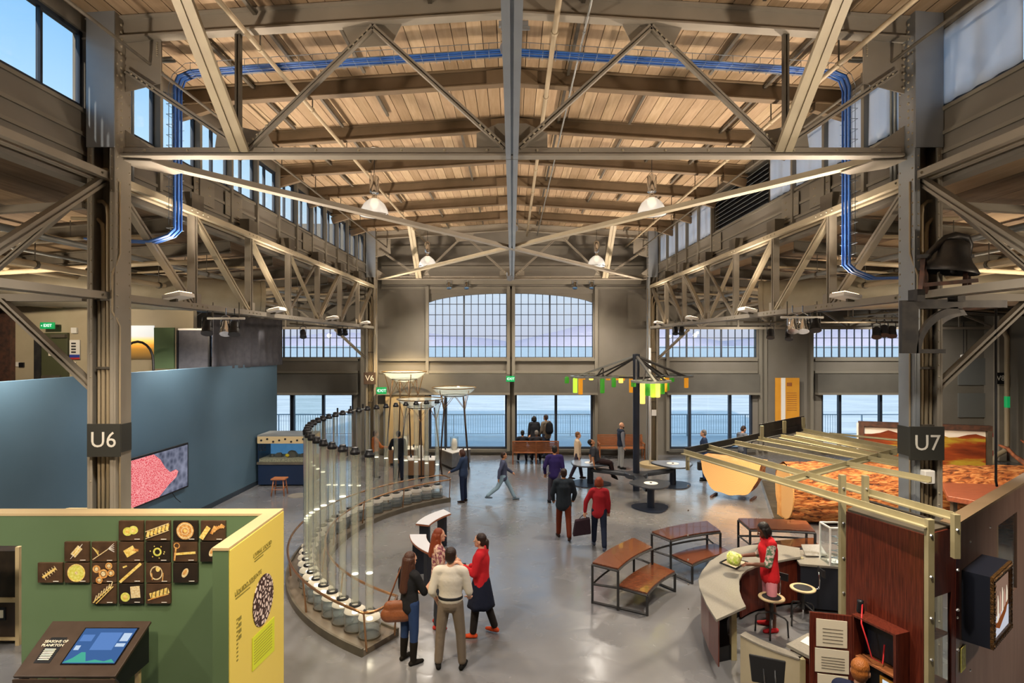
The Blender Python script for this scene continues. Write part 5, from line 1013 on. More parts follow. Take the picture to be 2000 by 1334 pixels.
# ------------------------------------------------------------------ two-tier curved wooden benches
def tier_bench(up, low, lab, bu=.08):
    c = up[0]; t = thing('tiered_bench', lab, 'bench', (c.x, c.y, 0), group='curved two-tier benches')
    A = curve_q(up[0], up[3], bu); Bc = curve_q(up[1], up[2], bu*.8)
    def edge(pts, z, n='frame_rail', w=.035): 
        MB().tube([V((p.x, p.y, z)) for p in pts], w/2*1.3, 4).build(n, 'steel_blackish', t)
    def post(p, z0, z1, n='leg'): B(p.x-.02, p.x+.02, p.y-.02, p.y+.02, z0, z1).build(n, 'steel_blackish', t)
    MB().strip(A, Bc, .72, .75).build('upper_top', 'wood_top', t, bevel=.004); edge(A, .70); edge(Bc, .70); edge([A[0], Bc[0]], .70); edge([A[-1], Bc[-1]], .70)
    for p in (A[0], A[-1], Bc[0], Bc[-1]): post(p, 0, .70)
    edge(A, .34)
    if low:
        C1 = curve_q(low[0], low[3], bu*.8); D1 = curve_q(low[1], low[2], bu*.6)
        MB().strip(C1, D1, .37, .40).build('lower_top', 'wood_top', t, bevel=.004); edge(C1, .35); edge(D1, .35); edge([A[0], C1[0], D1[0]], .35); edge([A[-1], C1[-1], D1[-1]], .35)
        for p in (D1[0], D1[-1]): post(p, 0, .35)
        edge([A[0], D1[0]], .025, 'floor_rail'); edge([A[-1], D1[-1]], .025, 'floor_rail')
    return t
g = lambda l, z: [G(u, v, z) for u, v in l]
tier_bench(g([(1157, 1098), (1207, 1110), (1274, 1068), (1238, 1050)], .75), g([(1208, 1143), (1264, 1158), (1318, 1115), (1275, 1098)], .40), 'curved two-tier wooden bench on black frame, nearest to the talking group')
tier_bench(g([(1273, 1038), (1310, 1053), (1407, 1036), (1381, 1017)], .75), g([(1312, 1083), (1352, 1101), (1426, 1077), (1398, 1061)], .40), 'curved two-tier wooden bench on black frame, middle of the three')
tier_bench(g([(1442, 1012), (1465, 1032), (1592, 1037), (1575, 1017)], .75), g([(1468, 1062), (1480, 1072), (1600, 1066), (1588, 1050)], .40), 'curved two-tier wooden bench behind the woman in the red vest', .05)
# ------------------------------------------------------------------ three pod tables round the bottle chandelier
mat('table_dark', '#33363c', .3, col2='#3c3f45', scale=30); mat('table_grey', '#8f97a3', .2, col2='#858d99', scale=30); mat('post_blue', '#2a3140', .4, .3)
pc = V((4.03, 19.1, 0))
ch = thing('bottle_chandelier', 'steel tree of struts and rings hung with glowing green and amber bottles', 'chandelier', pc)
MB().lathe([(.105,.0),(.105,4.2),(.115,4.2),(.115,4.42),(.02,4.44)], pc, 20).build('pole', 'post_blue', ch, smooth='auto')
def pick(c, ax, ay, rot, n=40):
    pts = []
    for i in range(n):
        a = 2*PI*i/n; r = 1+.10*math.cos(3*(a)); x, y = ax*r*math.cos(a), ay*r*math.sin(a); pts.append((c.x+x*math.cos(rot)-y*math.sin(rot), c.y+x*math.sin(rot)+y*math.cos(rot)))
    return pts
pods = [(V((2.66, 20.0, 0)), .72, .62, 0, 'left', 'table_grey'), (V((4.02, 17.05, 0)), .58, .56, .6, 'front', 'table_dark'), (V((5.42, 19.85, 0)), .68, .62, 2.6, 'right', 'table_grey')]
for c, ax, ay, rot, nm, m in pods:
    t = thing('pod_table', f'rounded triangular dark table round the chandelier pole, {dict(left="the one the man sits on", front="nearest to the camera", right="right of the pole")[nm]}', 'table', c, group='pod tables round the pole')
    MB().prism(pick(c, ax, ay, rot), .68, .72).build('table_top', 'table_dark', t, bevel=.008); MB().prism(pick(c, ax*.94, ay*.94, rot), .72, .723).build('top_inlay', m, t); MB().prism(pick(c, ax*.9, ay*.9, rot), 0, .03).build('base_plate', 'post_blue', t)
    MB().lathe([(.11,.03),(.10,.68)], c, 16).build('stem', 'post_blue', t, smooth='auto'); MB().lathe([(.20,.724),(.20,.73),(.001,.731)], c, 20).build('centre_disc', 'white', t); MB().lathe([(.04,.73),(.03,.75)], c, 10).build('knob', 'black', t)
    d = (c-pc); d.normalize(); MB().bar(pc+d*.1+V((0,0,.5)), c-d*.1+V((0,0,.5)), .30, .12).build('arm', 'table_dark', t, bevel=.03)
MB().lathe([(.34,.42),(.36,.44),(.36,.56),(.34,.58)], pc, 24).build('hub', 'table_dark', ch)
thin = {}
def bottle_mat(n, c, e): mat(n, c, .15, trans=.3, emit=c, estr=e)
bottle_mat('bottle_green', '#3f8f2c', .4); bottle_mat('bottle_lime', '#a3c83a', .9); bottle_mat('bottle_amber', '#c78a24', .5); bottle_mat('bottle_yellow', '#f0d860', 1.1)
ZR = 3.65
rings = [(P(1171, 735, 19.8), 1.08, .55, 0, [(-.95,.2,.22,'green'),(-.75,-.28,.5,'lime'),(-.6,-.33,.55,'amber'),(-.45,.3,.1,'amber'),(.02,-.42,.5,'green'),(.35,-.42,.3,'green'),(.55,.3,.12,'amber'),(.75,.35,.14,'amber'),(.9,-.2,.5,'amber'),(.65,.1,.2,'yellow'),(.3,.3,.12,'amber'),(-.2,.35,.12,'yellow')]),
         (P(1272, 746, 17.3), .60, .50, .4, [(-.5,.1,.15,'green'),(-.3,-.2,.62,'yellow'),(-.18,-.3,.38,'green'),(-.04,-.38,.42,'lime'),(.1,-.34,.42,'yellow'),(.27,-.2,.34,'green'),(.42,.1,.3,'amber'),(.5,.15,.26,'green'),(-.08,.3,.35,'lime'),(.3,.3,.3,'amber')]),
         (P(1318, 733, 20.2), .62, .55, 2.4, [(-.2,.2,.16,'amber'),(0,.3,.2,'green'),(.35,-.1,.38,'amber'),(-.4,0,.12,'yellow')])]
for c, ax, ay, rot, bs in rings:
    pts = [V((x, y, ZR)) for x, y in pick(c, ax, ay, rot, 36)]
    inn = [V((x, y, ZR)) for x, y in pick(c, ax-.1, ay-.1, rot, 36)]
    MB().strip(pts+pts[:1], inn+inn[:1], ZR-.03, ZR+.03).build('ring', 'pipe_grey', ch)
    MB().prism(pick(c, ax*.5, ay*.5, rot, 24), ZR-.02, ZR+.01).build('inner_plate', 'steel_blackish', ch)
    top = pc+V((0,0,4.38)); d = V((c.x-pc.x, c.y-pc.y, 0)); dl = d.normalized(); e = V((c.x, c.y, ZR))+dl*ax*.75; side = V((-dl.y, dl.x, 0))
    MB().bar(top, e, .07, .06).build('top_strut', 'pipe_grey', ch); MB().bar(pc+V((0,0,ZR)), e, .05, .05).build('bottom_strut', 'steel_blackish', ch)
    for sg in (-1, 1): MB().bar(top-V((0,0,.05)), V((c.x, c.y, ZR))+side*sg*ay*.9, .05, .05).build('side_strut', 'steel_blackish', ch); q = top.lerp(e, .55); MB().bar(q, V((c.x, c.y, ZR))+side*sg*ay*.5, .03, .03).build('web_strut', 'steel_blackish', ch)
    for bx_, by_, ln, cc in bs:
        q = V((c.x+bx_*(ax/.95 if ax > .8 else ax/.6), c.y+by_*(ay/.5), ZR))
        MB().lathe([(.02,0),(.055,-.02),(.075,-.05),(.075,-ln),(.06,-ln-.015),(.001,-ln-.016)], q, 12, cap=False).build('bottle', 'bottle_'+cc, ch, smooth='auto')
# ------------------------------------------------------------------ slatted wooden benches at the far doors
def slat_bench(c, w, face, lab):
    t = thing('slatted_bench', lab, 'bench', (c[0], c[1], 0), 0 if face > 0 else PI); L = dict(parent=t, world=False)
    for i in range(4): B(-w/2, w/2, -.02+.13*i, .09+.13*i, .42, .45).build('seat_slat', 'wood_bench', **L)
    for i in range(7): MB().bar((-w/2, -.05-.012*i, .5+.055*i), (w/2, -.05-.012*i, .5+.055*i), .022, .042).build('back_slat', 'wood_bench', **L)
    B(-w/2, w/2, -.16, -.11, .88, .93).build('top_rail', 'wood_bench', **L)
    for x in (-w/2, -.0, w/2-.05):
        B(x, x+.05, .40, .46, 0, .60).build('leg', 'wood_bench', **L); MB().bar((x+.025, -.04, 0), (x+.025, -.13, .9), .05, .06).build('leg', 'wood_bench', **L); B(x, x+.05, -.05, .42, .37, .42).build('seat_bearer', 'wood_bench', **L)
    for x in (-w/2, w/2-.05): B(x, x+.05, -.08, .5, .60, .64).build('arm_rest', 'wood_bench', **L)
slat_bench((.93, 23.35), 1.84, 1, 'slatted wooden bench seen from behind, facing the far glass doors'); slat_bench((4.55, 24.75), 1.9, -1, 'slatted wooden bench against the far wall, facing the camera')
# white lamp pole on a round base beside the far right column
wpz = thing('white_pole', 'thin white pole on a round pale base at the far right column', 'pole', (5.45, 22.9, 0)); MB().lathe([(.55,0),(.55,.12),(.52,.14)], (5.5,22.85,0), 30).build('round_base', 'wall_cap', wpz, smooth='auto'); MB().tube([(5.3,22.6,.14), (5.3,22.6,4.6)], .045, 10).build('pole', 'white', wpz, smooth=True)
p = P(1277, 806, 23.79); tag(B(p.x-.09, p.x+.09, p.y-.05, p.y, p.z-.12, p.z+.12).build('junction_box', 'white'), 'white junction box on the far right column', 'junction box')
# ================================================================== right side: workshop, canopy frame, redwood log
mat('angle_bar', '#a99f7c', .5, col2='#9c926f', scale=3); mat('bolt', '#d9d9d6', .25, .9)
ZC = 3.0
cn = thing('canopy_frame', 'open grid canopy of beige angle bars over the workshop', 'canopy', G(1500, 900, ZC)*1.0)
cn.location.z = 0
def cb(u0, v0, u1, v1, m='angle_bar', n='bar', h=.075, z=ZC, w=.015, ext=0):
    a, b = G(u0, v0, z), G(u1, v1, z); d = (b-a).normalized(); b = b+d*ext
    x = d.cross(V((0,0,1))).normalized()
    MB().add([a+V((0,0,h/2)), a-V((0,0,h/2)), a-V((0,0,h/2))+x*.07, a-V((0,0,h/2-.015))+x*.07, a-V((0,0,h/2-.015))+x*w, a+V((0,0,h/2))+x*w]+[b+V((0,0,h/2)), b-V((0,0,h/2)), b-V((0,0,h/2))+x*.07, b-V((0,0,h/2-.015))+x*.07, b-V((0,0,h/2-.015))+x*w, b+V((0,0,h/2))+x*w],
              [(0,1,2,3,4,5)[::-1], (6,7,8,9,10,11)]+[(i,(i+1)%6,(i+1)%6+6,i+6) for i in range(6)]).build(n, m, cn)
for l in ((1337, 882, 1818, 1024), (1383, 872, 1866, 1008), (1436, 864, 1820, 937), (1482, 856, 1770, 908), (1526, 852, 1756, 897), (1556, 847, 1752, 885), (1570, 840, 1752, 876)): cb(*l)
cb(1532, 938, 1757, 877, n='cross_bar'); cb(1337, 882, 1482, 852, 'steel_blackish', 'back_beam', .12); cb(1482, 852, 1572, 834, 'steel_blackish', 'back_beam', .12)
cb(1620, 846, 1800, 864, n='tie_rod', h=.03, w=.01)
for u, v in ((1488, 857), (1532, 846), (1569, 838)):
    a = G(u, v, ZC); B(a.x-.03, a.x+.03, a.y-.02, a.y+.02, ZC, ZC+.24).build('upright', 'angle_bar', cn)
a, b = G(1486, 853, ZC), G(1572, 834, ZC); MB().bar(a+V((0,.05,.13)), b+V((0,.05,.13)), .02, .2).build('kick_board', 'steel_blackish', cn)
def post(u, v, top, bot=0, w=.06, n='post'):
    a = G(u, v, ZC); o = B(a.x-w/2, a.x+w/2, a.y-w/2, a.y+w/2, bot, top).build(n, 'angle_bar', cn); rv = MB()
    for i in range(7): rv.rivet((a.x, a.y-w/2, top-.15-.4*i), (0,-1,0), .018)
    stuff(rv.build('bolts', 'bolt', cn)); return a
p1_ = post(1645, 968, 3.24); post(1690, 962, 3.2, 2.62); post(1815, 1024, ZC+.05); post(1343, 882, ZC, 2.7, .05); post(1866, 1012, ZC+.04, 2.6)
# wooden cabinet box: end wall, glazed side, and long side carrying the framed screen
WA, WB_, WC_ = G(1655, 990, 2.9), G(1806, 1034, 2.9), G(1862, 1020, 2.9); WD = G(2060, 900, 2.9)
for q in (WA, WB_, WC_, WD): q.z = 0
e1 = (WD-WC_).normalized(); n1 = V((e1.y, -e1.x, 0)); e2 = (WB_-WA).normalized(); n2 = V((e2.y, -e2.x, 0))
n2 = n2 if n2.x < 0 else -n2
cab = thing('booth_wall', 'tall red-brown veneered booth end wall standing right of the workshop', 'cabinet', WA)
MB().plate([WA, WB_, WB_+V((0,0,2.85)), WA+V((0,0,2.85))], .04).build('end_panel', 'wood_red', cab)
MB().plate([WA+V((0,0,2.86)), WB_+V((0,0,2.86)), WC_+V((0,0,2.86)), WA+e1*.62+V((0,0,2.86))], .03).build('top_board', 'steel_dark', cab)
d3 = (WC_-WB_); L3 = d3.length; d3.normalize()
def on3(a, z, off=0): nn = V((d3.y, -d3.x, 0)); return WB_+d3*(a*L3)+nn*off+V((0,0,z))
MB().plate([on3(0, 0), on3(.14, 0), on3(.14, 2.85), on3(0, 2.85)], .035).build('stile', 'wood_red', cab); MB().plate([on3(.86, 0), on3(1, 0), on3(1, 2.85), on3(.86, 2.85)], .035).build('stile', 'wood_red', cab)
MB().plate([on3(.14, 2.2), on3(.86, 2.2), on3(.86, 2.85), on3(.14, 2.85)], .035).build('top_rail', 'wood_red', cab); MB().plate([on3(.14, 0), on3(.86, 0), on3(.86, .45), on3(.14, .45)], .035).build('bottom_rail', 'wood_red', cab)
MB().plate([on3(.14, .45), on3(.86, .45), on3(.86, 2.2), on3(.14, 2.2)], .008).build('glass_door', 'glass', cab)
for z in (1.0, 1.25, 1.75): MB().plate([on3(.1, z, -.02), on3(.9, z, -.02), on3(.9, z, -.30), on3(.1, z, -.30)], .02).build('shelf', 'wood_bench', cab)
MB().plate([on3(.1, .4, -.32), on3(.9, .4, -.32), on3(.9, 2.3, -.32), on3(.1, 2.3, -.32)], .02).build('shelf_back', 'plate_grey', cab)
q = on3(.45, 1.26, -.15); mb = MB()
for k in range(6): mb.lathe([(.03,0),(.035,.03),(.02,.06),(.002,.07)], q+V((.03*(k % 3-1), .03*(k//3), 0)), 8)
tag(mb.build('bone_cast', 'paper', smooth=True), 'pale knobbly bone cast on the booth shelf', 'bone'); tag(MB().bar(on3(.3, 1.86, -.16), on3(.7, 1.86, -.16), .14, .2).build('dark_box', 'black'), 'dark box on the top shelf of the booth', 'box')
lw = thing('booth_side', 'long brown booth side wall with a window at the right edge of the picture', 'wall panel', WC_)
nw = V((d3.y, -d3.x, 0)); n1 = n1 if n1.y < 0 else -n1
LW = (WD-WC_).length
def onw(a, z, off=0): return WC_+e1*a+n1*off+V((0,0,z))
def wplate(a0, a1, z0, z1, m, n, par=lw, off=0, t=.04): return MB().plate([onw(a0, z0, off), onw(a1, z0, off), onw(a1, z1, off), onw(a0, z1, off)], t).build(n, m, par)
mat('booth_brown', '#6e5346', .45, col2='#7c6152', scale=2, stretch=(4,4,.5)); mat('booth_tan', '#8a7358', .45, col2='#7f694f', scale=2)
wplate(0, .12, 0, 2.85, 'wood_red', 'edge_post'); wplate(.12, 1.62, 0, 2.85, 'booth_brown', 'panel'); wplate(1.62, 2.6, 2.55, 2.85, 'booth_brown', 'panel'); wplate(1.62, 2.6, 0, 1.55, 'booth_brown', 'panel'); wplate(2.6, LW, 0, 2.85, 'booth_brown', 'panel')
wplate(1.62, 2.6, 1.55, 2.55, 'glass', 'window_pane', t=.008); wplate(1.60, 1.67, 1.55, 2.55, 'booth_tan', 'window_frame'); 
MB().plate([onw(0, 2.87, .03), onw(LW, 2.87, .03), onw(LW, 2.87, -.12), onw(0, 2.87, -.12)], .03).build('top_board', 'booth_tan', lw)
rv = MB()
for a in (.06, .5, 1.3):
    for z in (.5, 1.2, 1.9, 2.6): rv.rivet(onw(a, z, .02), n1, .016)
stuff(rv.build('bolts', 'bolt', lw))
wplate(.14, .30, 1.30, 1.55, 'lime_print', 'yellow_notice', off=.03, t=.006)
ft = thing('framed_screen', 'screen in an ornate carved frame showing a still life, boxed out from the booth side', 'screen', onw(.85, 1.2))
def slab(a0, a1, z0, z1, o0, o1, n, m, par): 
    vs_ = [onw(a, z, o) for o in (o0, o1) for a, z in ((a0,z0),(a1,z0),(a1,z1),(a0,z1))]; return MB().add(vs_, [(0,1,2,3)[::-1],(4,5,6,7),(0,1,5,4),(1,2,6,5),(2,3,7,6),(3,0,4,7)]).build(n, m, par)
# fit the boxed screen to its place on the wall
def wa(u): 
    k_ = (u-VX)/F; return (k_*WC_.y-WC_.x)/(e1.x-k_*e1.y)
a0, a1 = wa(1912), wa(1985); zt_ = 2.45; 
OFF = .26
def wz(u, v, off=0): p_ = onw(wa(u), 0, off); return H-(v-VY)/F*p_.y
sa0, sa1, sz0, sz1 = .20, .96, 1.62, 2.36
slab(sa0, sa1, sz0, sz1, .02, OFF, 'box', 'navy_black', ft); mat('carved', '#6b4a22', .4, .3, col2='#3a2814', scale=30, bump=.8, bscale=60)
for (b0, b1, c0, c1) in ((sa0, sa1, sz0, sz0+.07), (sa0, sa1, sz1-.07, sz1), (sa0, sa0+.07, sz0+.07, sz1-.07), (sa1-.07, sa1, sz0+.07, sz1-.07)):
    slab(b0, b1, c0, c1, OFF, OFF+.03, 'carved_frame', 'carved', ft)
    n_ = int(max(b1-b0, c1-c0)/.05)
    for i in range(n_):
        f = (i+.5)/n_; ca, cz = (b0+(b1-b0)*f, (c0+c1)/2) if b1-b0 > c1-c0 else ((b0+b1)/2, c0+(c1-c0)*f)
        MB().plate([onw(ca-.018, cz, OFF+.033), onw(ca, cz-.025, OFF+.033), onw(ca+.018, cz, OFF+.033), onw(ca, cz+.025, OFF+.033)], .012).build('carved_leaf', 'carved', ft)
emis('still_bg', '#9a7a68', .55); emis('still_cloth', '#c9cbd6', .7); emis('still_fruit', '#e6d9c0', .8); emis('still_fruit_red', '#c99a86', .7); emis('still_board', '#8a4a24', .6)
slab(sa0+.07, sa1-.07, sz0+.07, sz1-.07, OFF, OFF+.008, 'screen', 'still_bg', ft); slab(sa0+.07, sa1-.07, sz0+.07, sz0+.28, OFF+.008, OFF+.011, 'picture_cloth', 'still_cloth', ft)
def pp(pts, m, n, o=OFF+.014): MB().plate([onw(a, z, o) for a, z in pts], .003).build(n, m, ft)
pp([(sa0+.1,sz0+.2),(sa0+.3,sz0+.13),(sa1-.2,sz0+.24),(sa1-.12,sz0+.34),(sa0+.4,sz0+.26)], 'still_board', 'picture_board')
for i in range(5): a = sa0+.2+.09*i; pp([(a, sz0+.22+.03*i), (a+.05, sz0+.24+.03*i), (a+.05, sz0+.42+.03*(i % 3)), (a+.02, sz0+.50+.02*(i % 3))], 'still_fruit' if i % 2 == 0 else 'still_fruit_red', 'picture_fruit', OFF+.017)
# telephone cabinet with open door on the end wall
def onv(t, z, off=0): return WA.lerp(WB_, t)+n2*off+V((0,0,z))
tc_ = thing('phone_cabinet', 'open red-brown wall cabinet with a telephone keypad and small screen', 'cabinet', onv(.4, 1.0))
def vslab(t0, t1, z0, z1, o0, o1, n, m, par=tc_): 
    vs_ = [onv(t, z, o) for o in (o0, o1) for t, z in ((t0,z0),(t1,z0),(t1,z1),(t0,z1))]; return MB().add(vs_, [(0,1,2,3)[::-1],(4,5,6,7),(0,1,5,4),(1,2,6,5),(2,3,7,6),(3,0,4,7)]).build(n, m, par)
T0, T1, ZT_, ZB_ = .27, .84, 1.80, .75
vslab(T0, T1, ZT_, ZT_+.02, .02, .22, 'cabinet_top', 'wood_red'); vslab(T0, T1, ZB_, ZB_+.02, .02, .22, 'cabinet_bottom', 'wood_red'); vslab(T1-.03, T1, ZB_, ZT_, .02, .22, 'cabinet_side', 'wood_red'); vslab(T0, T0+.03, ZB_, ZT_, .02, .22, 'cabinet_side', 'wood_red')
vslab(T0, T1, ZB_, ZT_, .02, .03, 'cabinet_back', 'black'); vslab(T0+.03, T1-.03, 1.36, 1.38, .02, .2, 'cabinet_shelf', 'wood_bench')
vslab(T0+.03, T1-.03, 1.40, ZT_-.02, .03, .06, 'telephone_panel', 'navy_black')
for i in range(4):
    for j in range(3): t_ = T1-.16+.033*j; z_ = 1.50+.035*i; vslab(t_, t_+.02, z_, z_+.02, .06, .066, 'key', 'white')
vslab(T1-.15, T1-.08, 1.65, 1.69, .06, .065, 'key_display', 'white')
emis('mini_screen', '#c8d6e2', .9); vslab(T0+.24, T1-.1, .98, 1.24, .05, .07, 'screen_mount', 'orange'); vslab(T0+.28, T1-.14, 1.02, 1.21, .07, .075, 'small_screen', 'mini_screen')
a = onv(T0, ZT_, .22); dd = (n2*.8-e2*.55).normalized()*.42
MB().plate([a+V((0,0,0)), a+dd, a+dd+V((0,0,ZB_-ZT_)), a+V((0,0,ZB_-ZT_))], .025).build('cabinet_door', 'wood_red', tc_)
pn = V((dd.y, -dd.x, 0)).normalized(); pn = pn if pn.y < 0 else -pn
for z0, z1, w0, w1 in ((1.45, 1.74, .12, .85), (1.17, 1.42, .08, .88), (.85, 1.14, .1, .82)):
    MB().plate([a+dd*w0+pn*.02+V((0,0,z0-ZT_)), a+dd*w1+pn*.02+V((0,0,z0-ZT_-.01)), a+dd*w1+pn*.02+V((0,0,z1-ZT_)), a+dd*w0+pn*.02+V((0,0,z1-ZT_))], .006).build('paper_sheet', 'paper', tc_)
    for i in range(5): z = z0+.04+(z1-z0-.1)*i/5-ZT_; MB().bar(a+dd*(w0+.1)+pn*.025+V((0,0,z)), a+dd*(w1-.15)+pn*.025+V((0,0,z)), .002, .003).build('text_line', 'steel_dark', tc_)
mat('red_cord', '#d8353a', .4); q0, q1 = onv(.3, 1.84, .12), onv(.58, 1.52, .1)
MB().tube([q0, q0+V((.02,0,.08)), onv(.42, 1.78, .24), onv(.46, 1.6, .2), onv(.52, 1.45, .2), onv(.62, 1.42, .15), onv(.6, 1.6, .1)], .008, 6).build('cord', 'red_cord', tc_, smooth=True)
MB().lathe([(.035,0),(.04,.02),(.03,.1),(.035,.13),(.01,.14)], onv(.28, 1.82, .1), 10).build('handset', 'black', tc_, smooth=True); vslab(T1+.0, T1+.012, 1.20, 1.28, .08, .16, 'brass_padlock', 'brass')
# ------------------------------------------------------------------ curved workshop counter
ct = thing('curved_counter', 'C-shaped grey stone counter with dark red wooden front in the workshop', 'counter', G(1400, 1120, .9)); ct.location.z = 0
out = g([(1399, 1210), (1380, 1180), (1366, 1148), (1364, 1130), (1371, 1115), (1386, 1096), (1411, 1080), (1433, 1071), (1466, 1064), (1513, 1062), (1562, 1070)], .9)
inn = g([(1457, 1184), (1449, 1168), (1444, 1152), (1444, 1132), (1450, 1121), (1460, 1112), (1474, 1106), (1490, 1101), (1510, 1097), (1535, 1092), (1564, 1087)], .9)
MB().strip(out, inn, .86, .90).build('counter_top', 'stone_top', ct, bevel=.006)
o2 = [a.lerp(b, .06) for a, b in zip(out, inn)]; o3 = [a.lerp(b, .10) for a, b in zip(out, inn)]
MB().strip(o2, o3, .22, .86).build('front_panel', 'wood_red', ct); i2 = [a.lerp(b, .8) for a, b in zip(out, inn)]; i3 = [a.lerp(b, .85) for a, b in zip(out, inn)]
MB().strip(i2[5:], i3[5:], .05, .86).build('inner_panel', 'wood_red', ct); MB().strip([a.lerp(b, .3) for a, b in zip(out, inn)][1:], [a.lerp(b, .7) for a, b in zip(out, inn)][1:], 0, .22).build('plinth', 'black', ct)
q = inn[1].lerp(out[1], .25); B(q.x-.04, q.x+.04, q.y-.04, q.y+.04, 0, .86).build('support_post', 'angle_bar', ct); q = inn[-1].lerp(out[-1], .15); B(q.x-.04, q.x+.04, q.y-.05, q.y+.03, 0, .86).build('support_post', 'angle_bar', ct)
tr_ = thing('food_tray', 'shallow tray with black rim on the curved counter', 'tray', G(1437, 1098, .9)); pts = g([(1406, 1100), (1428, 1090), (1460, 1099), (1437, 1112)], .905); MB().plate(pts, .006).build('tray_bed', 'beige_panel', tr_); MB().tube([p+V((0,0,.012)) for p in pts+pts[:1]], .012, 6).build('rim', 'black', tr_)
mat('lettuce', '#b9cf4a', .6, col2='#e9e7a0', scale=20); mat('orange_food', '#d8722a', .5)
def leafball(c, r, n, m, lab, name, cat):
    t = thing(name, lab, cat, c); c = V(c)
    for i in range(n):
        d = V((random.gauss(0,1), random.gauss(0,1), random.gauss(0,.7))).normalized(); s = d.cross(V((.3,.2,.9))).normalized(); u_ = d.cross(s); mb = MB(); w = r*.9
        for a in range(5):
            for b in range(5): x, y = (a-2)/2, (b-2)/2; mb.v.append(c+d*(r*(.75-.25*(x*x+y*y))+.012*math.sin(a*3+b*4+i))+s*x*w*.8+u_*y*w*.8)
        for a in range(4):
            for b in range(4): mb.f.append((a*5+b, (a+1)*5+b, (a+1)*5+b+1, a*5+b+1))
        o = mb.build('leaf', m, t, smooth=True, fix=False); o.modifiers.new('thickness', 'SOLIDIFY').thickness = .004
WOMAN = G(1503, 1228)
leafball(WOMAN+V((-.56, .08, 1.14)), .13, 14, 'lettuce', 'bunch of pale green lettuce in the hands of the woman in the red vest', 'lettuce', 'vegetable')
mb = MB().lathe([(.001,0),(.03,.005),(.04,.025),(.02,.045),(.001,.05)], G(1441, 1101, .91), 10); tag(mb.build('orange_slice', 'orange_food', smooth=True), 'small orange piece of food on the tray', 'food')
# back counter with tilted board and acrylic case
bc_ = thing('back_counter', 'straight stone counter with dark drawers behind the curved one', 'counter', G(1600, 1090, .85)); bc_.location.z = 0
pt = g([(1541, 1072), (1650, 1082), (1650, 1108), (1562, 1101)], .85); MB().prism([(p.x, p.y) for p in pt], .81, .85).build('counter_top', 'stone_top', bc_, bevel=.006); ctr = sum(pt, V())/4
MB().prism([(p.x+(ctr.x-p.x)*.06, p.y+(ctr.y-p.y)*.12) for p in pt], .06, .81).build('cabinet', 'navy_black', bc_)
q = G(1592, 1086, .86); tb = thing('tilted_board', 'tilted slate board on a stand on the back counter', 'board', q); MB().plate([q+V((-.20,-.05,.02)), q+V((.20,-.05,.02)), q+V((.16,.12,.17)), q+V((-.2,.12,.17))], .015).build('board', 'stone_top', tb); MB().bar(q+V((-.1,.1,.0)), q+V((-.1,.1,.14)), .02, .02).build('prop', 'black', tb)
q = G(1630, 1098, .85); ac = thing('acrylic_case', 'white framed clear case with coiled wire on the back counter', 'display case', q); s_ = .17
for dx in (-s_, s_):
    for dy in (-s_, s_): B(q.x+dx-.012, q.x+dx+.012, q.y+dy-.012, q.y+dy+.012, .85, 1.5).build('post', 'white', ac)
for dy in (-s_, s_): B(q.x-s_, q.x+s_, q.y+dy-.012, q.y+dy+.012, 1.5, 1.525).build('top_rail', 'white', ac)
for dx in (-s_, s_): B(q.x+dx-.012, q.x+dx+.012, q.y-s_, q.y+s_, 1.5, 1.525).build('top_rail', 'white', ac)
B(q.x-s_, q.x+s_, q.y-s_-.004, q.y-s_+.004, .85, 1.5).build('clear_pane', 'glass', ac); B(q.x-s_-.004, q.x-s_+.004, q.y-s_, q.y+s_, .85, 1.5).build('clear_pane', 'glass', ac)
MB().tube([q+V((.09*math.cos(i*.6), .09*math.sin(i*.6), .03+.012*i)) for i in range(40)], .008, 5).build('wire_coil', 'wire', ac); MB().lathe([(.11,0),(.12,.02),(.05,.05)], q, 14).build('coil_base', 'white', ac)
# stools
def work_stool(c, rot, lab):
    t = thing('work_stool', lab, 'stool', (c.x, c.y, 0), rot, group='round metal stools in the workshop'); L = dict(parent=t, world=False)
    MB().lathe([(.19,.585),(.205,.595),(.205,.61),(.19,.62),(.15,.615),(.15,.60)], (0,0,0), 28, cap=False).build('seat_ring', 'wall_cap', smooth='auto', **L); MB().lathe([(.155,.60),(.15,.612),(.001,.606)], (0,0,0), 24).build('seat_pad', 'rubber', **L)
    MB().lathe([(.03,.25),(.03,.59)], (0,0,0), 12).build('column', 'steel_blackish', **L); MB().lathe([(.015,.1),(.015,.3)], (0,0,0), 8).build('screw', 'chrome', **L)
    for k in range(4):
        a = k*PI/2+.4; ca, sa = math.cos(a), math.sin(a); MB().tube([(.03*ca,.03*sa,.36), (.2*ca,.2*sa,.3), (.235*ca,.235*sa,.26), (.25*ca,.25*sa,0)], .014, 7).build('leg', 'steel_blackish', smooth=True, **L)
    MB().tube([(0,.17,.58), (0,.27,.60), (0,.28,.75), (0,.27,.88)], .012, 6).build('back_stem', 'chrome', smooth=True, **L); A_ = [(.14*math.sin(a), .30-.06*math.cos(a)*0+.03*(1-math.cos(a)), 0) for a in [-1+.25*i for i in range(9)]]
    MB().strip([(x, y-.012, 0) for x, y, z in A_], [(x, y+.012, 0) for x, y, z in A_], .82, .94).build('back_pad', 'rubber', **L)
work_stool(G(1507, 1166, .61), -.9, 'round work stool just in front of the woman in the red vest'); work_stool(G(1568, 1148, .61), -1.6, 'round work stool right of the woman in the red vest')
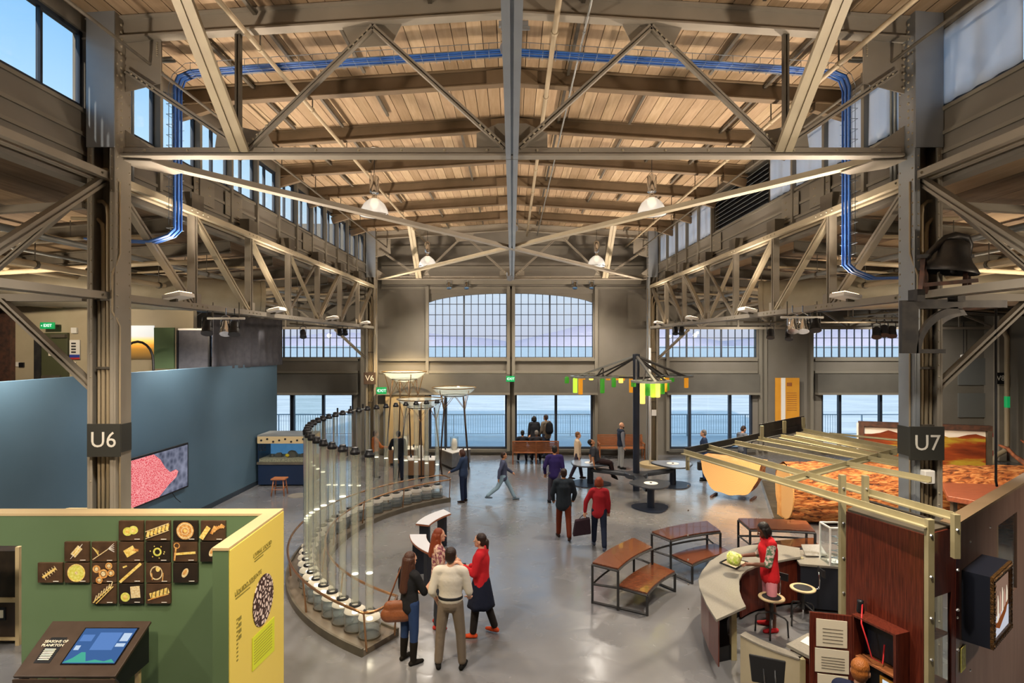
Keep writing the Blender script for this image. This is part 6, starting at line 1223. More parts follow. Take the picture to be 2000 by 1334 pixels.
# low beige partition, desk with papers, chair back
a, b = G(1446, 1239, .72), G(1562, 1286, .72); lp = thing('low_partition', 'low beige partition panel with dark cap at the bottom of the picture', 'partition', (a.x, a.y, 0)); A_ = curve_q(a, b, -.05); d_ = (b-a).normalized(); nn = V((-d_.y, d_.x, 0)); nn = nn if nn.y > 0 else -nn
MB().strip(A_, [p+nn*.12 for p in A_], 0, .70).build('panel', 'beige_panel', lp); MB().strip([p-nn*.01 for p in A_], [p+nn*.13 for p in A_], .70, .72).build('cap', 'stone_top', lp); B(b.x, b.x+.06, b.y-.03, b.y+.05, 0, .72).build('end_post', 'angle_bar', lp)
dk = thing('writing_desk', 'dark desk top on a red-brown body in front of the booth', 'desk', G(1580, 1260, .78)); dk.location.z = 0
pt = g([(1536, 1258), (1578, 1236), (1660, 1268), (1640, 1312)], .78); MB().prism([(p.x, p.y) for p in pt], .74, .78).build('desk_top', 'stone_top', dk); ctr = sum(pt, V())/4; MB().prism([(p.x+(ctr.x-p.x)*.12, p.y+(ctr.y-p.y)*.12) for p in pt], 0, .74).build('body', 'wood_red', dk)
pt = g([(1563, 1253), (1577, 1243), (1617, 1258), (1616, 1279)], .785); tag(MB().plate(pt, .004).build('paper_sheets', 'paper'), 'white papers lying on the dark desk', 'paper')
chp = G(1500, 1318, .62); cc_ = thing('task_chair', 'black chair back with chrome rods at the very bottom of the picture', 'chair', (chp.x, chp.y-.2, 0)); x, y = chp.x, chp.y
mb = MB().plate([(x-.19, y+.03, .52), (x+.17, y-.06, .50), (x+.20, y-.05, .82), (x-.22, y+.05, .86)], .03); mb.build('backrest', 'rubber', cc_, bevel=.015)
for dx in (-.06, .07): MB().tube([(x+dx, y-.02-dx*.3, .7), (x+dx, y-.06, .42), (x+dx, y-.22, .40)], .01, 6).build('back_rod', 'chrome', cc_)
B(x-.2, x+.2, y-.5, y-.12, .40, .44).build('seat', 'rubber', cc_, bevel=.02); MB().lathe([(.03,.08),(.03,.4)], (x, y-.3, 0), 10).build('column', 'chrome', cc_)
for k in range(5): MB().bar((x, y-.3, .1), (x+.28*math.cos(k*1.257), y-.3+.28*math.sin(k*1.257), .04), .04, .04).build('base_leg', 'steel_blackish', cc_)
# ------------------------------------------------------------------ redwood log and slices
def bark_mat():
    m = mat('bark', '#8a4a22', .8); nt = m.node_tree; b = nt.nodes['Principled BSDF']; L = nt.links.new; N = nt.nodes.new
    tc = N('ShaderNodeTexCoord'); mp = N('ShaderNodeMapping'); mp.inputs['Scale'].default_value = (1.2, 5, 5); L(tc.outputs['Object'], mp.inputs[0]); n = N('ShaderNodeTexNoise'); n.inputs['Scale'].default_value = 3.2; n.inputs['Detail'].default_value = 8; n.inputs['Distortion'].default_value = 1.0; L(mp.outputs[0], n.inputs['Vector'])
    r = N('ShaderNodeValToRGB'); L(n.outputs['Fac'], r.inputs[0]); E = r.color_ramp.elements; E[0].position = .36; E[0].color = C('#4a2410'); E[1].position = .62; E[1].color = C('#c68a50'); e = E.new(.48); e.color = C('#a35a26'); L(r.outputs[0], b.inputs['Base Color'])
    bp = N('ShaderNodeBump'); bp.inputs['Strength'].default_value = .8; bp.inputs['Distance'].default_value = .05; L(n.outputs['Fac'], bp.inputs['Height']); L(bp.outputs[0], b.inputs['Normal'])
    m = mat('end_grain', '#d89a52', .55); nt = m.node_tree; b = nt.nodes['Principled BSDF']; L = nt.links.new; N = nt.nodes.new
    tc = N('ShaderNodeTexCoord'); n = N('ShaderNodeTexWave'); n.wave_type = 'RINGS'; n.rings_direction = 'SPHERICAL'; n.inputs['Scale'].default_value = 9; n.inputs['Distortion'].default_value = 1.0; n.inputs['Detail'].default_value = 3; n.inputs['Detail Scale'].default_value = 1.2; L(tc.outputs['Object'], n.inputs['Vector'])
    r = N('ShaderNodeValToRGB'); L(n.outputs['Fac'], r.inputs[0]); r.color_ramp.elements[0].color = C('#cf9a5c'); r.color_ramp.elements[1].color = C('#e3bb82'); L(r.outputs[0], b.inputs['Base Color'])
bark_mat()
la, lb_ = V((7.35, 15.9, .78)), V((14.0, 15.1, .80)); ax = (lb_-la).normalized(); sx = ax.cross(V((0,0,1))).normalized(); RL = .78
lg = thing('redwood_log', 'huge fallen redwood log with deeply furrowed orange bark', 'log', (la.x, la.y, 0)); mb = MB(); nu, nv_ = 150, 72
for i in range(nu+1):
    c = la.lerp(lb_, i/nu)
    for j in range(nv_):
        a = 2*PI*j/nv_; d = sx*math.cos(a)+V((0,0,1))*math.sin(a); p_ = c+d*RL
        f = noise.fractal(V((p_.x*1.0, a*6.0+math.sin(p_.x*2)*.4, .3)), 1.0, 2.0, 4); f2 = noise.noise(V((p_.x*5, a*14, 3)))
        r_ = RL*(1+.02*math.sin(3*a+i*.05))+.055*f+.025*f2
        q = c+d*r_
        mb.v.append(V((q.x, q.y, max(q.z, .015))))
for i in range(nu):
    for j in range(nv_): mb.f.append((i*nv_+j, i*nv_+(j+1) % nv_, (i+1)*nv_+(j+1) % nv_, (i+1)*nv_+j))
mb.build('bark', 'bark', lg, smooth=True, fix=True)
MB().tube([la-ax*.01, la+ax*.03], .72, 40).build('cut_face', 'end_grain', lg); MB().tube([lb_, lb_+ax*.02], .72, 40).build('cut_face', 'end_grain', lg)
p = G(1537, 1016); pb = thing('live_edge_board', 'pale upright board at the cut end of the big log', 'board', p); MB().prism([(p.x-.05, p.y-.1), (p.x+.08, p.y-.1), (p.x+.08, p.y+.5), (p.x-.05, p.y+.5)], 0, 1.05).build('board', 'wood_pale', pb, bevel=.02)
# half-round slice standing on a low stand
sc_ = P(1425, 905, 17.9); nrm = V((-.60, -.80, 0)).normalized(); rt = V((-nrm.y, nrm.x, 0)); rt = rt if rt.x > 0 else -rt; depth = -nrm*.75
hs = thing('log_slice', 'half-round redwood slice with pale rings standing on the floor', 'log slice', V((sc_.x, sc_.y, 1.1))); R_ = .92; ctr = V((sc_.x, sc_.y, 1.22)); ring = []
for i in range(33):
    a = PI+PI*i/32; rr = R_*(1+.035*math.sin(a*5)+.02*math.sin(a*11)); ring.append((rr*math.cos(a)*1.0, max(rr*math.sin(a)*1.18, -1.2)))
fpts = [ctr+rt*x+V((0,0,z)) for x, z in ring]; bpts = [p_+depth for p_ in fpts]; n = len(fpts)
MB().add(fpts, [tuple(range(n))]).build('ring_face', 'end_grain', hs, fix=False)
mb = MB().add(fpts+bpts, [(i, i+1, i+1+n, i+n) for i in range(n-1)]+[tuple(range(n, 2*n))]); mb.build('bark', 'bark', hs); MB().add([fpts[0], fpts[-1], bpts[-1], bpts[0]], [(0,1,2,3)]).build('sawn_top', 'wood_pale', hs)
for sg in (-1, 1): MB().bar(ctr+rt*sg*.35+V((0,0,-1.19))-nrm*.1+V((sg*.25,0,0)), ctr+rt*sg*.35+V((0,0,-1.19))-nrm*.65+V((sg*.25,0,0)), .07, .05).build('stand_block', 'rust', hs)
# floor grate beside the log
gq = g([(1486, 940), (1527, 943), (1533, 1014), (1510, 1014)], 0); gt = thing('floor_grate', 'grey metal floor grate between the slice and the big log', 'grate', (gq[0].x, gq[0].y, 0))
for i in range(44):
    f = i/43; a_, b_ = gq[0].lerp(gq[3], f), gq[1].lerp(gq[2], f); MB().bar(a_+V((0,0,.02)), b_+V((0,0,.02)), .02, .03).build('grate_bar', 'steel_dark', gt)
for a_, b_ in ((gq[0], gq[3]), (gq[1], gq[2])): MB().bar(a_+V((0,0,.02)), b_+V((0,0,.02)), .05, .045).build('edge_bar', 'brushed', gt)
gq = g([(1520, 1048), (1600, 1048), (1640, 1072), (1540, 1072)], 0)
# flat sawn slab, framed live-edge slab, root mass
mat('slab_red', '#96543a', .4, col2='#7f4430', scale=3, stretch=(1,8,8))
sb = thing('sawn_slab', 'long flat reddish sawn slab beyond the near right column', 'slab', (9.6, 13.4, 0)); pt = g([(1835, 932), (1905, 915), (2040, 940), (2040, 1000), (1850, 968)], 1.25)
MB().prism([(p_.x, p_.y) for p_ in pt], 1.12, 1.25).build('slab', 'slab_red', sb, bevel=.02)
ctr = sum(pt, V())/5
for p_ in (pt[0], pt[2], pt[3], pt[4]): q = p_.lerp(ctr, .15); B(q.x-.05, q.x+.05, q.y-.05, q.y+.05, 0, 1.12).build('leg', 'steel_dark', sb)
def slab_mat():
    m = mat('painted_slab', '#8a4a20', .5); nt = m.node_tree; b = nt.nodes['Principled BSDF']; L = nt.links.new; N = nt.nodes.new; tc = N('ShaderNodeTexCoord'); mp = N('ShaderNodeMapping'); mp.inputs['Scale'].default_value = (.5, .5, 2.2); L(tc.outputs['Object'], mp.inputs[0]); n = N('ShaderNodeTexNoise'); n.inputs['Scale'].default_value = 1.6; n.inputs['Detail'].default_value = 6; L(mp.outputs[0], n.inputs['Vector'])
    r = N('ShaderNodeValToRGB'); L(n.outputs['Fac'], r.inputs[0]); E = r.color_ramp.elements; E[0].position = .3; E[0].color = C('#5a2412'); E[1].position = .72; E[1].color = C('#b8642a'); e = E.new(.5); e.color = C('#96431c'); e = E.new(.6); e.color = C('#b09a30'); L(r.outputs[0], b.inputs['Base Color'])
slab_mat()
fa, fb = V((10.75, 18.35, 0)), V((14.0, 17.3, 0)); fsl = thing('framed_slab', 'dark framed case holding a colourful live-edge wood slab behind the canopy', 'display case', fa); dv = (fb-fa); 
def fp(a, z, o=0): return fa+dv*a+V((0,-o,z))
MB().plate([fp(0, .6), fp(1, .6), fp(1, 2.3), fp(0, 2.3)], .10).build('case_back', 'white', fsl); top = [fp(1-i/14, 2.05+.12*math.sin(i*1.3)*.5+.05*math.sin(i*3.1), .09) for i in range(15)]
MB().plate([fp(.04, .7, .09), fp(.96, .7, .09)]+[fp(.04+.92*(1-i/14), 2.03+.07*math.sin(i*1.3)+.03*math.sin(i*3.1), .09) for i in range(15)], .05).build('slab', 'painted_slab', fsl)
for a0_, a1_, z0, z1 in ((0, 1, 2.22, 2.36), (0, .035, .6, 2.22), (.965, 1, .6, 2.22), (0, 1, .52, .66)): MB().plate([fp(a0_, z0, .1), fp(a1_, z0, .1), fp(a1_, z1, .1), fp(a0_, z1, .1)], .18).build('frame', 'steel_dark' if a0_ else 'rust', fsl)
MB().plate([fp(.03, 0), fp(.97, 0), fp(.97, .52), fp(.03, .52)], .3).build('base', 'rust', fsl)
rt_ = thing('root_mass', 'tangled reddish tree roots rising at the right edge of the picture', 'roots', (13.9, 15.1, .8))
mat('root', '#8a5232', .7, col2='#5a3220', scale=9)
for i in range(46):
    a = random.uniform(0, 2*PI); d = V((random.uniform(-.6, .9), math.cos(a)*1.0, math.sin(a)*1.1+.25)); s_ = V((14.0, 15.1, .95))+d*.25; pts = []; ln = random.uniform(.8, 1.4); dd_ = d.normalized(); cv = V((random.gauss(0,.4), random.gauss(0,.4), random.gauss(0,.4)))
    for k2 in range(7): f = k2/6; pts.append(s_+dd_*ln*f+cv*f*f*.8+V((.05*math.sin(k2*2+i), .05*math.cos(k2*1.7+i), .04*math.sin(k2*3))))
    if min(p_.z for p_ in pts) < .06: continue
    MB().tube(pts, [.13*(1-.8*k2/6)*random.uniform(.7, 1.2) for k2 in range(7)], 7).build('root', 'root', rt_, smooth=True)
# banner, fire cabinet, right-hand wall details
p, q = P(1514, 832, 24.9), P(1561, 738, 24.9); bn_ = thing('orange_banner', 'orange wall banner with a white stripe between the right doors', 'banner', (p.x, 24.9, p.z)); B(p.x, q.x, 24.88, 24.92, p.z, q.z).build('cloth', 'orange', bn_); B(p.x+.24, p.x+.42, 24.87, 24.88, p.z, q.z).build('white_stripe', 'white', bn_)
for i in range(9): B(p.x+.48, q.x-.12, 24.874, 24.88, q.z-.65-i*.09, q.z-.63-i*.09).build('text_line', 'wood_bench', bn_)
B(p.x+.48, p.x+.7, 24.874, 24.88, q.z-.35, q.z-.2).build('text_block', 'wood_bench', bn_)
mat('fire_red', '#b8242c', .4); p, q = P(1920, 893, 24.4), P(1946, 846, 24.4); fc = thing('fire_cabinet', 'red fire hose cabinet on the far right wall', 'cabinet', (p.x, 24.4, p.z)); B(p.x, q.x, 24.3, 24.6, p.z, q.z).build('body', 'fire_red', fc, bevel=.02); B(p.x+.1, q.x-.1, 24.29, 24.3, p.z+.3, q.z-.15).build('window', 'paper', fc); B(p.x-.05, q.x+.05, 24.6, 25.2, p.z-.05, q.z+.05).build('mount', 'steel', fc)
col8 = thing('far_post', 'slim steel post carrying the V8 plate at the far right', 'column', (19.85, 23.9, 0)); B(19.7, 20.0, 23.8, 24.1, 0, 5.9).build('shaft', 'steel', col8); B(19.6, 20.1, 23.7, 24.2, 0, .03).build('base_plate', 'steel_dark', col8)
p = P(1967, 900, 23.1); vp = thing('drain_pipe', 'beige vertical pipe with a green band at the far right', 'pipe', (p.x, p.y, 0)); MB().tube([(p.x-.5, p.y, 0), (p.x-.5, p.y, .25), (p.x-.4, p.y, .4), (p.x-.1, p.y, .55), (p.x, p.y, .8), (p.x, p.y, 5.0), (p.x-.15, p.y, 5.3), (p.x-.5, p.y, 5.45)], .09, 10).build('run', 'pipe', vp, smooth=True); z = P(0, 785, 23.1).z; MB().tube([(p.x, p.y, z-.22), (p.x, p.y, z+.22)], .095, 10).build('green_band', 'exit_green', vp)
for (u0, u1, v0, v1) in ((1872, 1930, 768, 815), (1872, 1930, 700, 752)):
    p, q = P(u0, v1, 25.15), P(u1, v0, 25.15); B(p.x, q.x, 25.13, 25.2, p.z, q.z).build('door_panel', 'frame_grey', wf)
p = P(1882, 694, 24.9); cm = thing('dome_camera', 'small white security camera under the right aisle', 'camera', p); MB().tube([p, p+V((-.16,-.1,-.03))], .06, 10).build('body', 'white', cm); MB().tube([p, p+V((0,0,1.4))], .015, 6).build('stem', 'black', cm)
# white switch box on the near right column
p = P(1812, 931, 8.05); tag(B(p.x-.07, p.x+.07, p.y-.05, p.y+.06, p.z-.09, p.z+.09).build('switch_box', 'white', bevel=.012), 'white plastic switch box on the near right column below its plate', 'switch box')
# ================================================================== people
REM = []                                      # (object, voxel) surfaces to be fused into one skin
mat('skin_light', '#d9a384', .5, spec=.35); mat('skin_tan', '#b5805c', .5, spec=.35); mat('skin_dark', '#6a4231', .5, spec=.35); mat('eye_white', '#e9e4dc', .3); mat('eye_dark', '#1c1512', .2); mat('lips', '#b0655a', .5)
HC = {'brown': '#3d2116', 'auburn': '#84391d', 'black': '#17120f', 'dkbrown': '#2c1a12', 'ginger': '#9a5a24', 'grey': '#77706a', 'blondish': '#7a5230', 'bald': '#a87a58'}
for k_, c_ in HC.items(): mat('hair_'+k_, c_, .5, col2=c_, bump=.5, bscale=90, stretch=(1,1,.2))
_cl = {}
def cloth(col):
    if '|' in col and col not in _cl: a_, b_ = col.split('|'); _cl[col] = mat('cloth_print_'+a_.strip('#'), a_, .85, col2=b_, scale=22, bump=.3, bscale=16, spec=.2, lo=.45, hi=.55)
    if col not in _cl: _cl[col] = mat('cloth_'+col.strip('#'), col, .85, col2=col, bump=.35, bscale=16, spec=.2)
    return _cl[col]
class Blob(MB):
    def cap(s, p0, p1, r0, r1, sx=1.0, side=V((1,0,0)), n=12, ends=True):
        """tapered capsule; cross-section widened by sx along 'side'"""
        p0 = V(p0); p1 = V(p1); d = p1-p0; L = max(d.length, 1e-4); d = d/L
        x = side-d*side.dot(d)
        if x.length < .05: x = V((0,1,0))-d*d.y
        x.normalize(); y = d.cross(x); rings = []
        for k in (-80, -55, -25, 0): a = math.radians(k); rings.append((p0+d*r0*math.sin(a)*.95, r0*math.cos(a)))
        for k in (0, 25, 55, 80): a = math.radians(k); rings.append((p1+d*r1*math.sin(a)*.95, r1*math.cos(a)))
        m = len(rings); vs_ = [c+x*(r*sx*math.cos(2*PI*q/n))+y*(r*math.sin(2*PI*q/n)) for c, r in rings for q in range(n)]
        return s.add(vs_, [(i*n+q, i*n+(q+1) % n, (i+1)*n+(q+1) % n, (i+1)*n+q) for i in range(m-1) for q in range(n)]+[tuple(range(n))[::-1], tuple(range((m-1)*n, m*n))])
    def ell(s, c, rx, ry, rz, R=None, n=14):
        c = V(c); vs_ = []; fs = []; m = 9
        for i in range(m):
            t = math.radians(-80+160*i/(m-1))
            for q in range(n):
                v = V((rx*math.cos(t)*math.cos(2*PI*q/n), ry*math.cos(t)*math.sin(2*PI*q/n), rz*math.sin(t))); vs_.append(c+(R @ v if R else v))
        return s.add(vs_, [(i*n+q, i*n+(q+1) % n, (i+1)*n+(q+1) % n, (i+1)*n+q) for i in range(m-1) for q in range(n)]+[tuple(range(n))[::-1], tuple(range((m-1)*n, m*n))])
def blob(mb, name, m, parent, vox, smooth=4):
    o = mb.build(name, m, parent, smooth=True, world=False, fix=False); REM.append((o, vox, smooth)); return o
def rx(a): return Matrix.Rotation(a, 3, 'X')
def person(label, loc, face, h=1.72, top='#444444', legs='#333344', shoe='#15130f', skin='skin_light', hair='brown', hairstyle='short', pose='stand', stride=0.0, lean=0.0, head=(0.0, 0.0), armL=None, armR=None, sleeve='long', skirt=None, tuck=False, fem=False, outer=None, seat=.44, near=False, zbase=0.0, shorts=False, group=None, feet_apart=1.0, boots=False, extras=None, kneel=0):
    """face: direction the person looks, degrees from +Y counter-clockwise; local frame: +Y forward, +X to the person's right"""
    t = thing('person', label, 'person', (loc[0], loc[1], zbase), math.radians(face), group); S = h/1.75
    vox = .0075 if near else .013
    sk = M[skin]; hw = .175 if not fem else .155; hip = .088 if not fem else .09
    # --- legs
    def leg(sg, hp, kb, sp=0.0):
        hipj = V((sg*hip, 0, 0)); th = V((sg*sp, math.sin(hp), -math.cos(hp))).normalized()*.43; kn = hipj+th; sh = V((sg*sp*.5, math.sin(hp-kb), -math.cos(hp-kb))).normalized()*.42; an = kn+sh
        return hipj, kn, an
    if pose == 'sit': Lj, Rj = leg(-1, 1.5, 1.5, .12), leg(1, 1.45, 1.45, .12)
    elif pose == 'perch': Lj, Rj = leg(-1, 1.45, 1.15, .1), leg(1, 1.5, 1.3, .1)
    else:
        a = stride; Lj, Rj = leg(-1, a, .06+max(0, -a)*.7, .05*feet_apart), leg(1, -a, .06+max(0, a)*.7, .05*feet_apart)
    low = min(Lj[2].z, Rj[2].z)
    pz = (-low+.085) if pose not in ('sit', 'perch') else (seat+.10)/S
    pel = V((0, 0, pz)); R = rx(-lean)
    def U(v): return pel+R @ V(v)                 # a point of the upper body given from the pelvis
    Lj = [pel+q for q in Lj]; Rj = [pel+q for q in Rj]
    waist, chest, neck0 = U((0, .0, .14)), U((0, .005, .34)), U((0, -.01, .50))
    shl, shr = U((-hw, -.01, .455)), U((hw, -.01, .455)); HR = R @ Matrix.Rotation(head[1], 3, 'Z') @ rx(-head[0])
    hc = U((0, .0, .57))+HR @ V((0, .02, .085))
    # --- arms
    def arm(sg, sh, spec):
        ud, fd = spec if spec else ((sg*.12, -.02, -1), (sg*.05, .16, -1))
        u_ = (R @ V(ud).normalized())*.285; el = sh+V((sg*.03, 0, -.02))+u_; wr = el+(R @ V(fd).normalized())*.245; return sh+V((sg*.02, 0, -.01)), el, wr, (R @ V(fd).normalized())
    aL = arm(-1, shl, armL); aR = arm(1, shr, armR)
    def sc(v): return V(v)*S
    b = Blob(); K = lambda *a, **k: b.cap(sc(a[0]), sc(a[1]), a[2]*S, a[3]*S, **k)
    # body: one fused surface
    K(pel+V((0,0,-.01)), waist, .115, .10, sx=1.38); K(waist, chest, .10, .12, sx=1.4 if not fem else 1.25); K(chest, U((0,-.01,.44)), .115, .085, sx=1.5 if not fem else 1.35); K(U((0,-.015,.45)), U((0,.005,.56)), .056, .052)
    for sg, sh in ((-1, shl), (1, shr)): K(U((sg*.06, -.01, .465)), sh, .055, .058)
    for A, sg in ((aL, -1), (aR, 1)):
        K(A[0], A[1], .050, .040); K(A[1], A[2], .040, .027)
        f = A[3]; side = V((1,0,0))-f*f.x; side = side.normalized() if side.length > .2 else V((0,1,0)); nr = f.cross(side).normalized(); p0 = A[2]
        K(p0, p0+f*.075, .024, .030, sx=1.35, side=side)
        for q, ln in ((-1.5, .055), (-.5, .068), (.5, .072), (1.5, .062)):
            fb = p0+f*.075+side*(q*.0205); m1 = fb+f*ln*.6+nr*.012*-sg+side*(q*.004); K(fb, m1, .0092, .0085, n=8); K(m1, m1+(f*.6-nr*.5*sg).normalized()*ln*.6+side*(q*.003), .0085, .007, n=8)
        th0 = p0+f*.022+side*(.030*-sg); th1 = th0+(f*.6-side*.75*sg).normalized()*.045; K(th0, th1, .012, .0105, n=8); K(th1, th1+(f*.9-side*.2*sg).normalized()*.03, .0105, .008, n=8)
    for Jt in (Lj, Rj):
        K(Jt[0], Jt[1], .085, .056); K(Jt[1], Jt[1].lerp(Jt[2], .35), .054, .057); K(Jt[1].lerp(Jt[2], .35), Jt[2], .057, .036)
    Hs = lambda v: sc(hc+HR @ V(v))
    b.ell(Hs((0,0,.02)), .075*S, .093*S, .10*S, HR); b.ell(Hs((0,.03,-.045)), .055*S, .062*S, .065*S, HR); b.cap(Hs((0,.092,.005)), Hs((0,.112,-.022)), .010*S, .014*S, n=8)
    for sg in (-1, 1): b.ell(Hs((sg*.078, -.005, -.01)), .012*S, .02*S, .032*S, HR, n=8); b.cap(Hs((sg*.02,.085,.025)), Hs((sg*.045,.075,.026)), .011*S, .010*S, n=8)
    b.cap(Hs((-.02,.085,-.058)), Hs((.02,.085,-.058)), .011*S, .011*S, n=8); b.cap(Hs((0,.07,-.09)), Hs((0,.075,-.09)), .022*S, .02*S, n=8)
    blob(b, 'body', sk, t, vox)
    for sg in (-1, 1):
        MB().lathe([(.0005,-.011*S),(.008*S,-.007*S),(.011*S,0),(.008*S,.007*S),(.0005,.011*S)], Hs((sg*.032,.083,.005)), 10).build('eye', 'eye_white', t, smooth=True, world=False); MB().lathe([(.0005,-.005*S),(.005*S,0),(.0005,.005*S)], Hs((sg*.032,.0935,.005)), 8).build('pupil', 'eye_dark', t, smooth=True, world=False)
    MB().tube([Hs((-.024,.094,-.055)), Hs((0,.099,-.053)), Hs((.024,.094,-.055))], [.003*S, .006*S, .003*S], 6).build('mouth', 'lips', t, smooth=True, world=False)
    # hair
    hb = Blob(); hm = 'hair_'+hair
    if hairstyle != 'bald':
        hb.ell(Hs((0,-.018,.045)), .085*S, .094*S, .088*S, HR); hb.ell(Hs((0,-.045,-.005)), .08*S, .065*S, .085*S, HR)
        if hairstyle in ('long', 'verylong'):
            z1 = .20 if hairstyle == 'verylong' else .32
            dn = (V(U((0,-.115,z1)))-(hc+HR @ V((0,-.06,-.03)))); hb.cap(Hs((0,-.06,.0)), sc(hc+HR @ V((0,-.07,-.04))+dn*.95), .075*S, .06*S, sx=1.35)
            for sg in (-1, 1): hb.cap(Hs((sg*.07,-.01,.02)), Hs((sg*.085,.0,-.16)), .03*S, .022*S); hb.cap(Hs((sg*.06,-.05,-.08)), sc(U((sg*.085,-.07,z1+.06))), .045*S, .03*S)
        if hairstyle == 'bob':
            hb.ell(Hs((0,-.03,-.02)), .098*S, .085*S, .115*S, HR)
            for sg in (-1, 1): hb.cap(Hs((sg*.08,.01,.03)), Hs((sg*.088,.02,-.09)), .03*S, .025*S)
        if hairstyle == 'ponytail': hb.ell(Hs((0,-.105,-.01)), .045*S, .05*S, .05*S, HR); hb.cap(Hs((0,-.12,-.03)), Hs((0,-.13,-.12)), .035*S, .018*S)
        blob(hb, 'hair', hm, t, vox*.9, 3)
    else: blob(Blob().cap(Hs((-.055,.055,-.06)), Hs((0,.07,-.085)), .025*S, .032*S).cap(Hs((.055,.055,-.06)), Hs((0,.07,-.085)), .025*S, .032*S), 'beard', 'hair_dkbrown', t, vox, 3)
    # upper garment
    g_ = Blob(); e_ = .014; Q = lambda *a, **k: g_.cap(sc(a[0]), sc(a[1]), a[2]*S, a[3]*S, **k)
    def torso(B_, e, lo): 
        B_.cap(sc(U((0,0,lo))), sc(waist), (.118+e)*S, (.104+e)*S, sx=1.4); B_.cap(sc(waist), sc(chest), (.104+e)*S, (.123+e)*S, sx=1.4 if not fem else 1.27); B_.cap(sc(chest), sc(U((0,-.01,.44))), (.118+e)*S, (.086+e)*S, sx=1.5 if not fem else 1.36)
        for sg, sh in ((-1, shl), (1, shr)): B_.cap(sc(U((sg*.07,-.01,.468))), sc(sh), (.055+e)*S, (.06+e)*S)
        if fem: 
            for sg in (-1, 1): B_.ell(sc(U((sg*.065,.095,.325))), .055*S, .05*S, .055*S)
    torso(g_, e_, -.08 if not tuck else .06)
    fr = {'long': 1.0, 'half': .15, 'short': -.35, 'rolled': .35, 'none': -1}[sleeve]
    for A in (aL, aR):
        if fr > -1:
            en = A[1] if fr >= 0 else A[0].lerp(A[1], 1+fr*.8); Q(A[0], en, .055+e_, .048+e_)
            if fr > 0: Q(A[1], A[1].lerp(A[2], fr*.97), .048+e_*.8, .036+e_*.8)
    blob(g_, 'shirt', cloth(top), t, .015, 14)
    if outer:
        oc, ol, osl = outer; o_ = Blob(); e2_ = .026; torso(o_, e2_, -ol)
        if osl:
            for A in (aL, aR): o_.cap(sc(A[0]), sc(A[1]), .079*S*.9, .066*S*.95); o_.cap(sc(A[1]), sc(A[1].lerp(A[2], osl)), .064*S*.95, .05*S)
        ob = blob(o_, 'jacket', cloth(oc), t, .015, 10)
    # trousers or skirt
    l_ = Blob()
    if skirt:
        sc_col, sl = skirt; lo = U((0,0,.07)); n = 26; mb = MB()
        for i in range(9):
            f = i/8; z = pz+.07-(sl+.07)*f; y0 = .5*(Lj[1].y+Rj[1].y)*f*.6
            for q in range(n): a = 2*PI*q/n; rr = (.125+.10*f**.8)*(1+.06*f*math.sin(a*7)); mb.v.append(sc((rr*1.22*math.cos(a), rr*math.sin(a)+y0, z)))
        mb.f = [(i*n+q, i*n+(q+1) % n, (i+1)*n+(q+1) % n, (i+1)*n+q) for i in range(8) for q in range(n)]; o = mb.build('skirt', cloth(sc_col), t, smooth=True, world=False); o.modifiers.new('thickness', 'SOLIDIFY').thickness = .006
    if legs:
        e = .013; 
        l_.cap(sc(pel+V((0,0,-.03))), sc(U((0,0,.09))), (.122+e*.3)*S, (.112+e*.3)*S, sx=1.36)
        for Jt in (Lj, Rj):
            l_.cap(sc(Jt[0]), sc(Jt[1]), (.09+e*.5)*S, (.06+e)*S)
            if not shorts: l_.cap(sc(Jt[1]), sc(Jt[1].lerp(Jt[2], .94)), (.06+e)*S, (.045+e*(.2 if boots else 1.2))*S)
        blob(l_, 'trousers' if not shorts else 'shorts', cloth(legs), t, vox, 10 if near else 5)
    # shoes
    for Jt, sg in ((Lj, -1), (Rj, 1)):
        an = Jt[2]; s_ = Blob(); fd = V((sg*.22, 1, 0)).normalized()
        if pose == 'perch': fd = V((0, .8, -.4)).normalized()
        zf = an.z-.052; hl = V((an.x, an.y, zf))-fd*.045; to = V((an.x, an.y, zf-.006))+fd*.155
        s_.cap(sc(hl), sc(V((an.x, an.y, zf+.004))+fd*.05), .038*S, .042*S, sx=1.0); s_.cap(sc(V((an.x, an.y, zf))+fd*.05), sc(to), .038*S, .026*S, sx=1.25, side=V((fd.y, -fd.x, 0))); s_.cap(sc(an+V((0,0,-.02))), sc(V((an.x, an.y, zf+.01))), .042*S, .04*S)
        if boots: s_.cap(sc(an), sc(an.lerp(Jt[1], .62)), .05*S, .066*S)
        s_.v = [V((v.x, v.y, max(v.z, .002))) for v in s_.v]
        blob(s_, 'boot' if boots else 'shoe', cloth(shoe), t, vox, 2)
    t['_j'] = 0; del t['_j']
    W = Matrix.Translation(t.location) @ Matrix.Rotation(t.rotation_euler.z, 4, 'Z')
    return dict(t=t, S=S, W=W, U=lambda v: W @ sc(U(v)), L=lambda v: W @ sc(v), handL=W @ sc(aL[2]+aL[3]*.08), handR=W @ sc(aR[2]+aR[3]*.08), shl=W @ sc(shl), shr=W @ sc(shr), head=W @ sc(hc), pel=W @ sc(pel))
def fl(u, v): p = G(u, v); return (p.x, p.y)
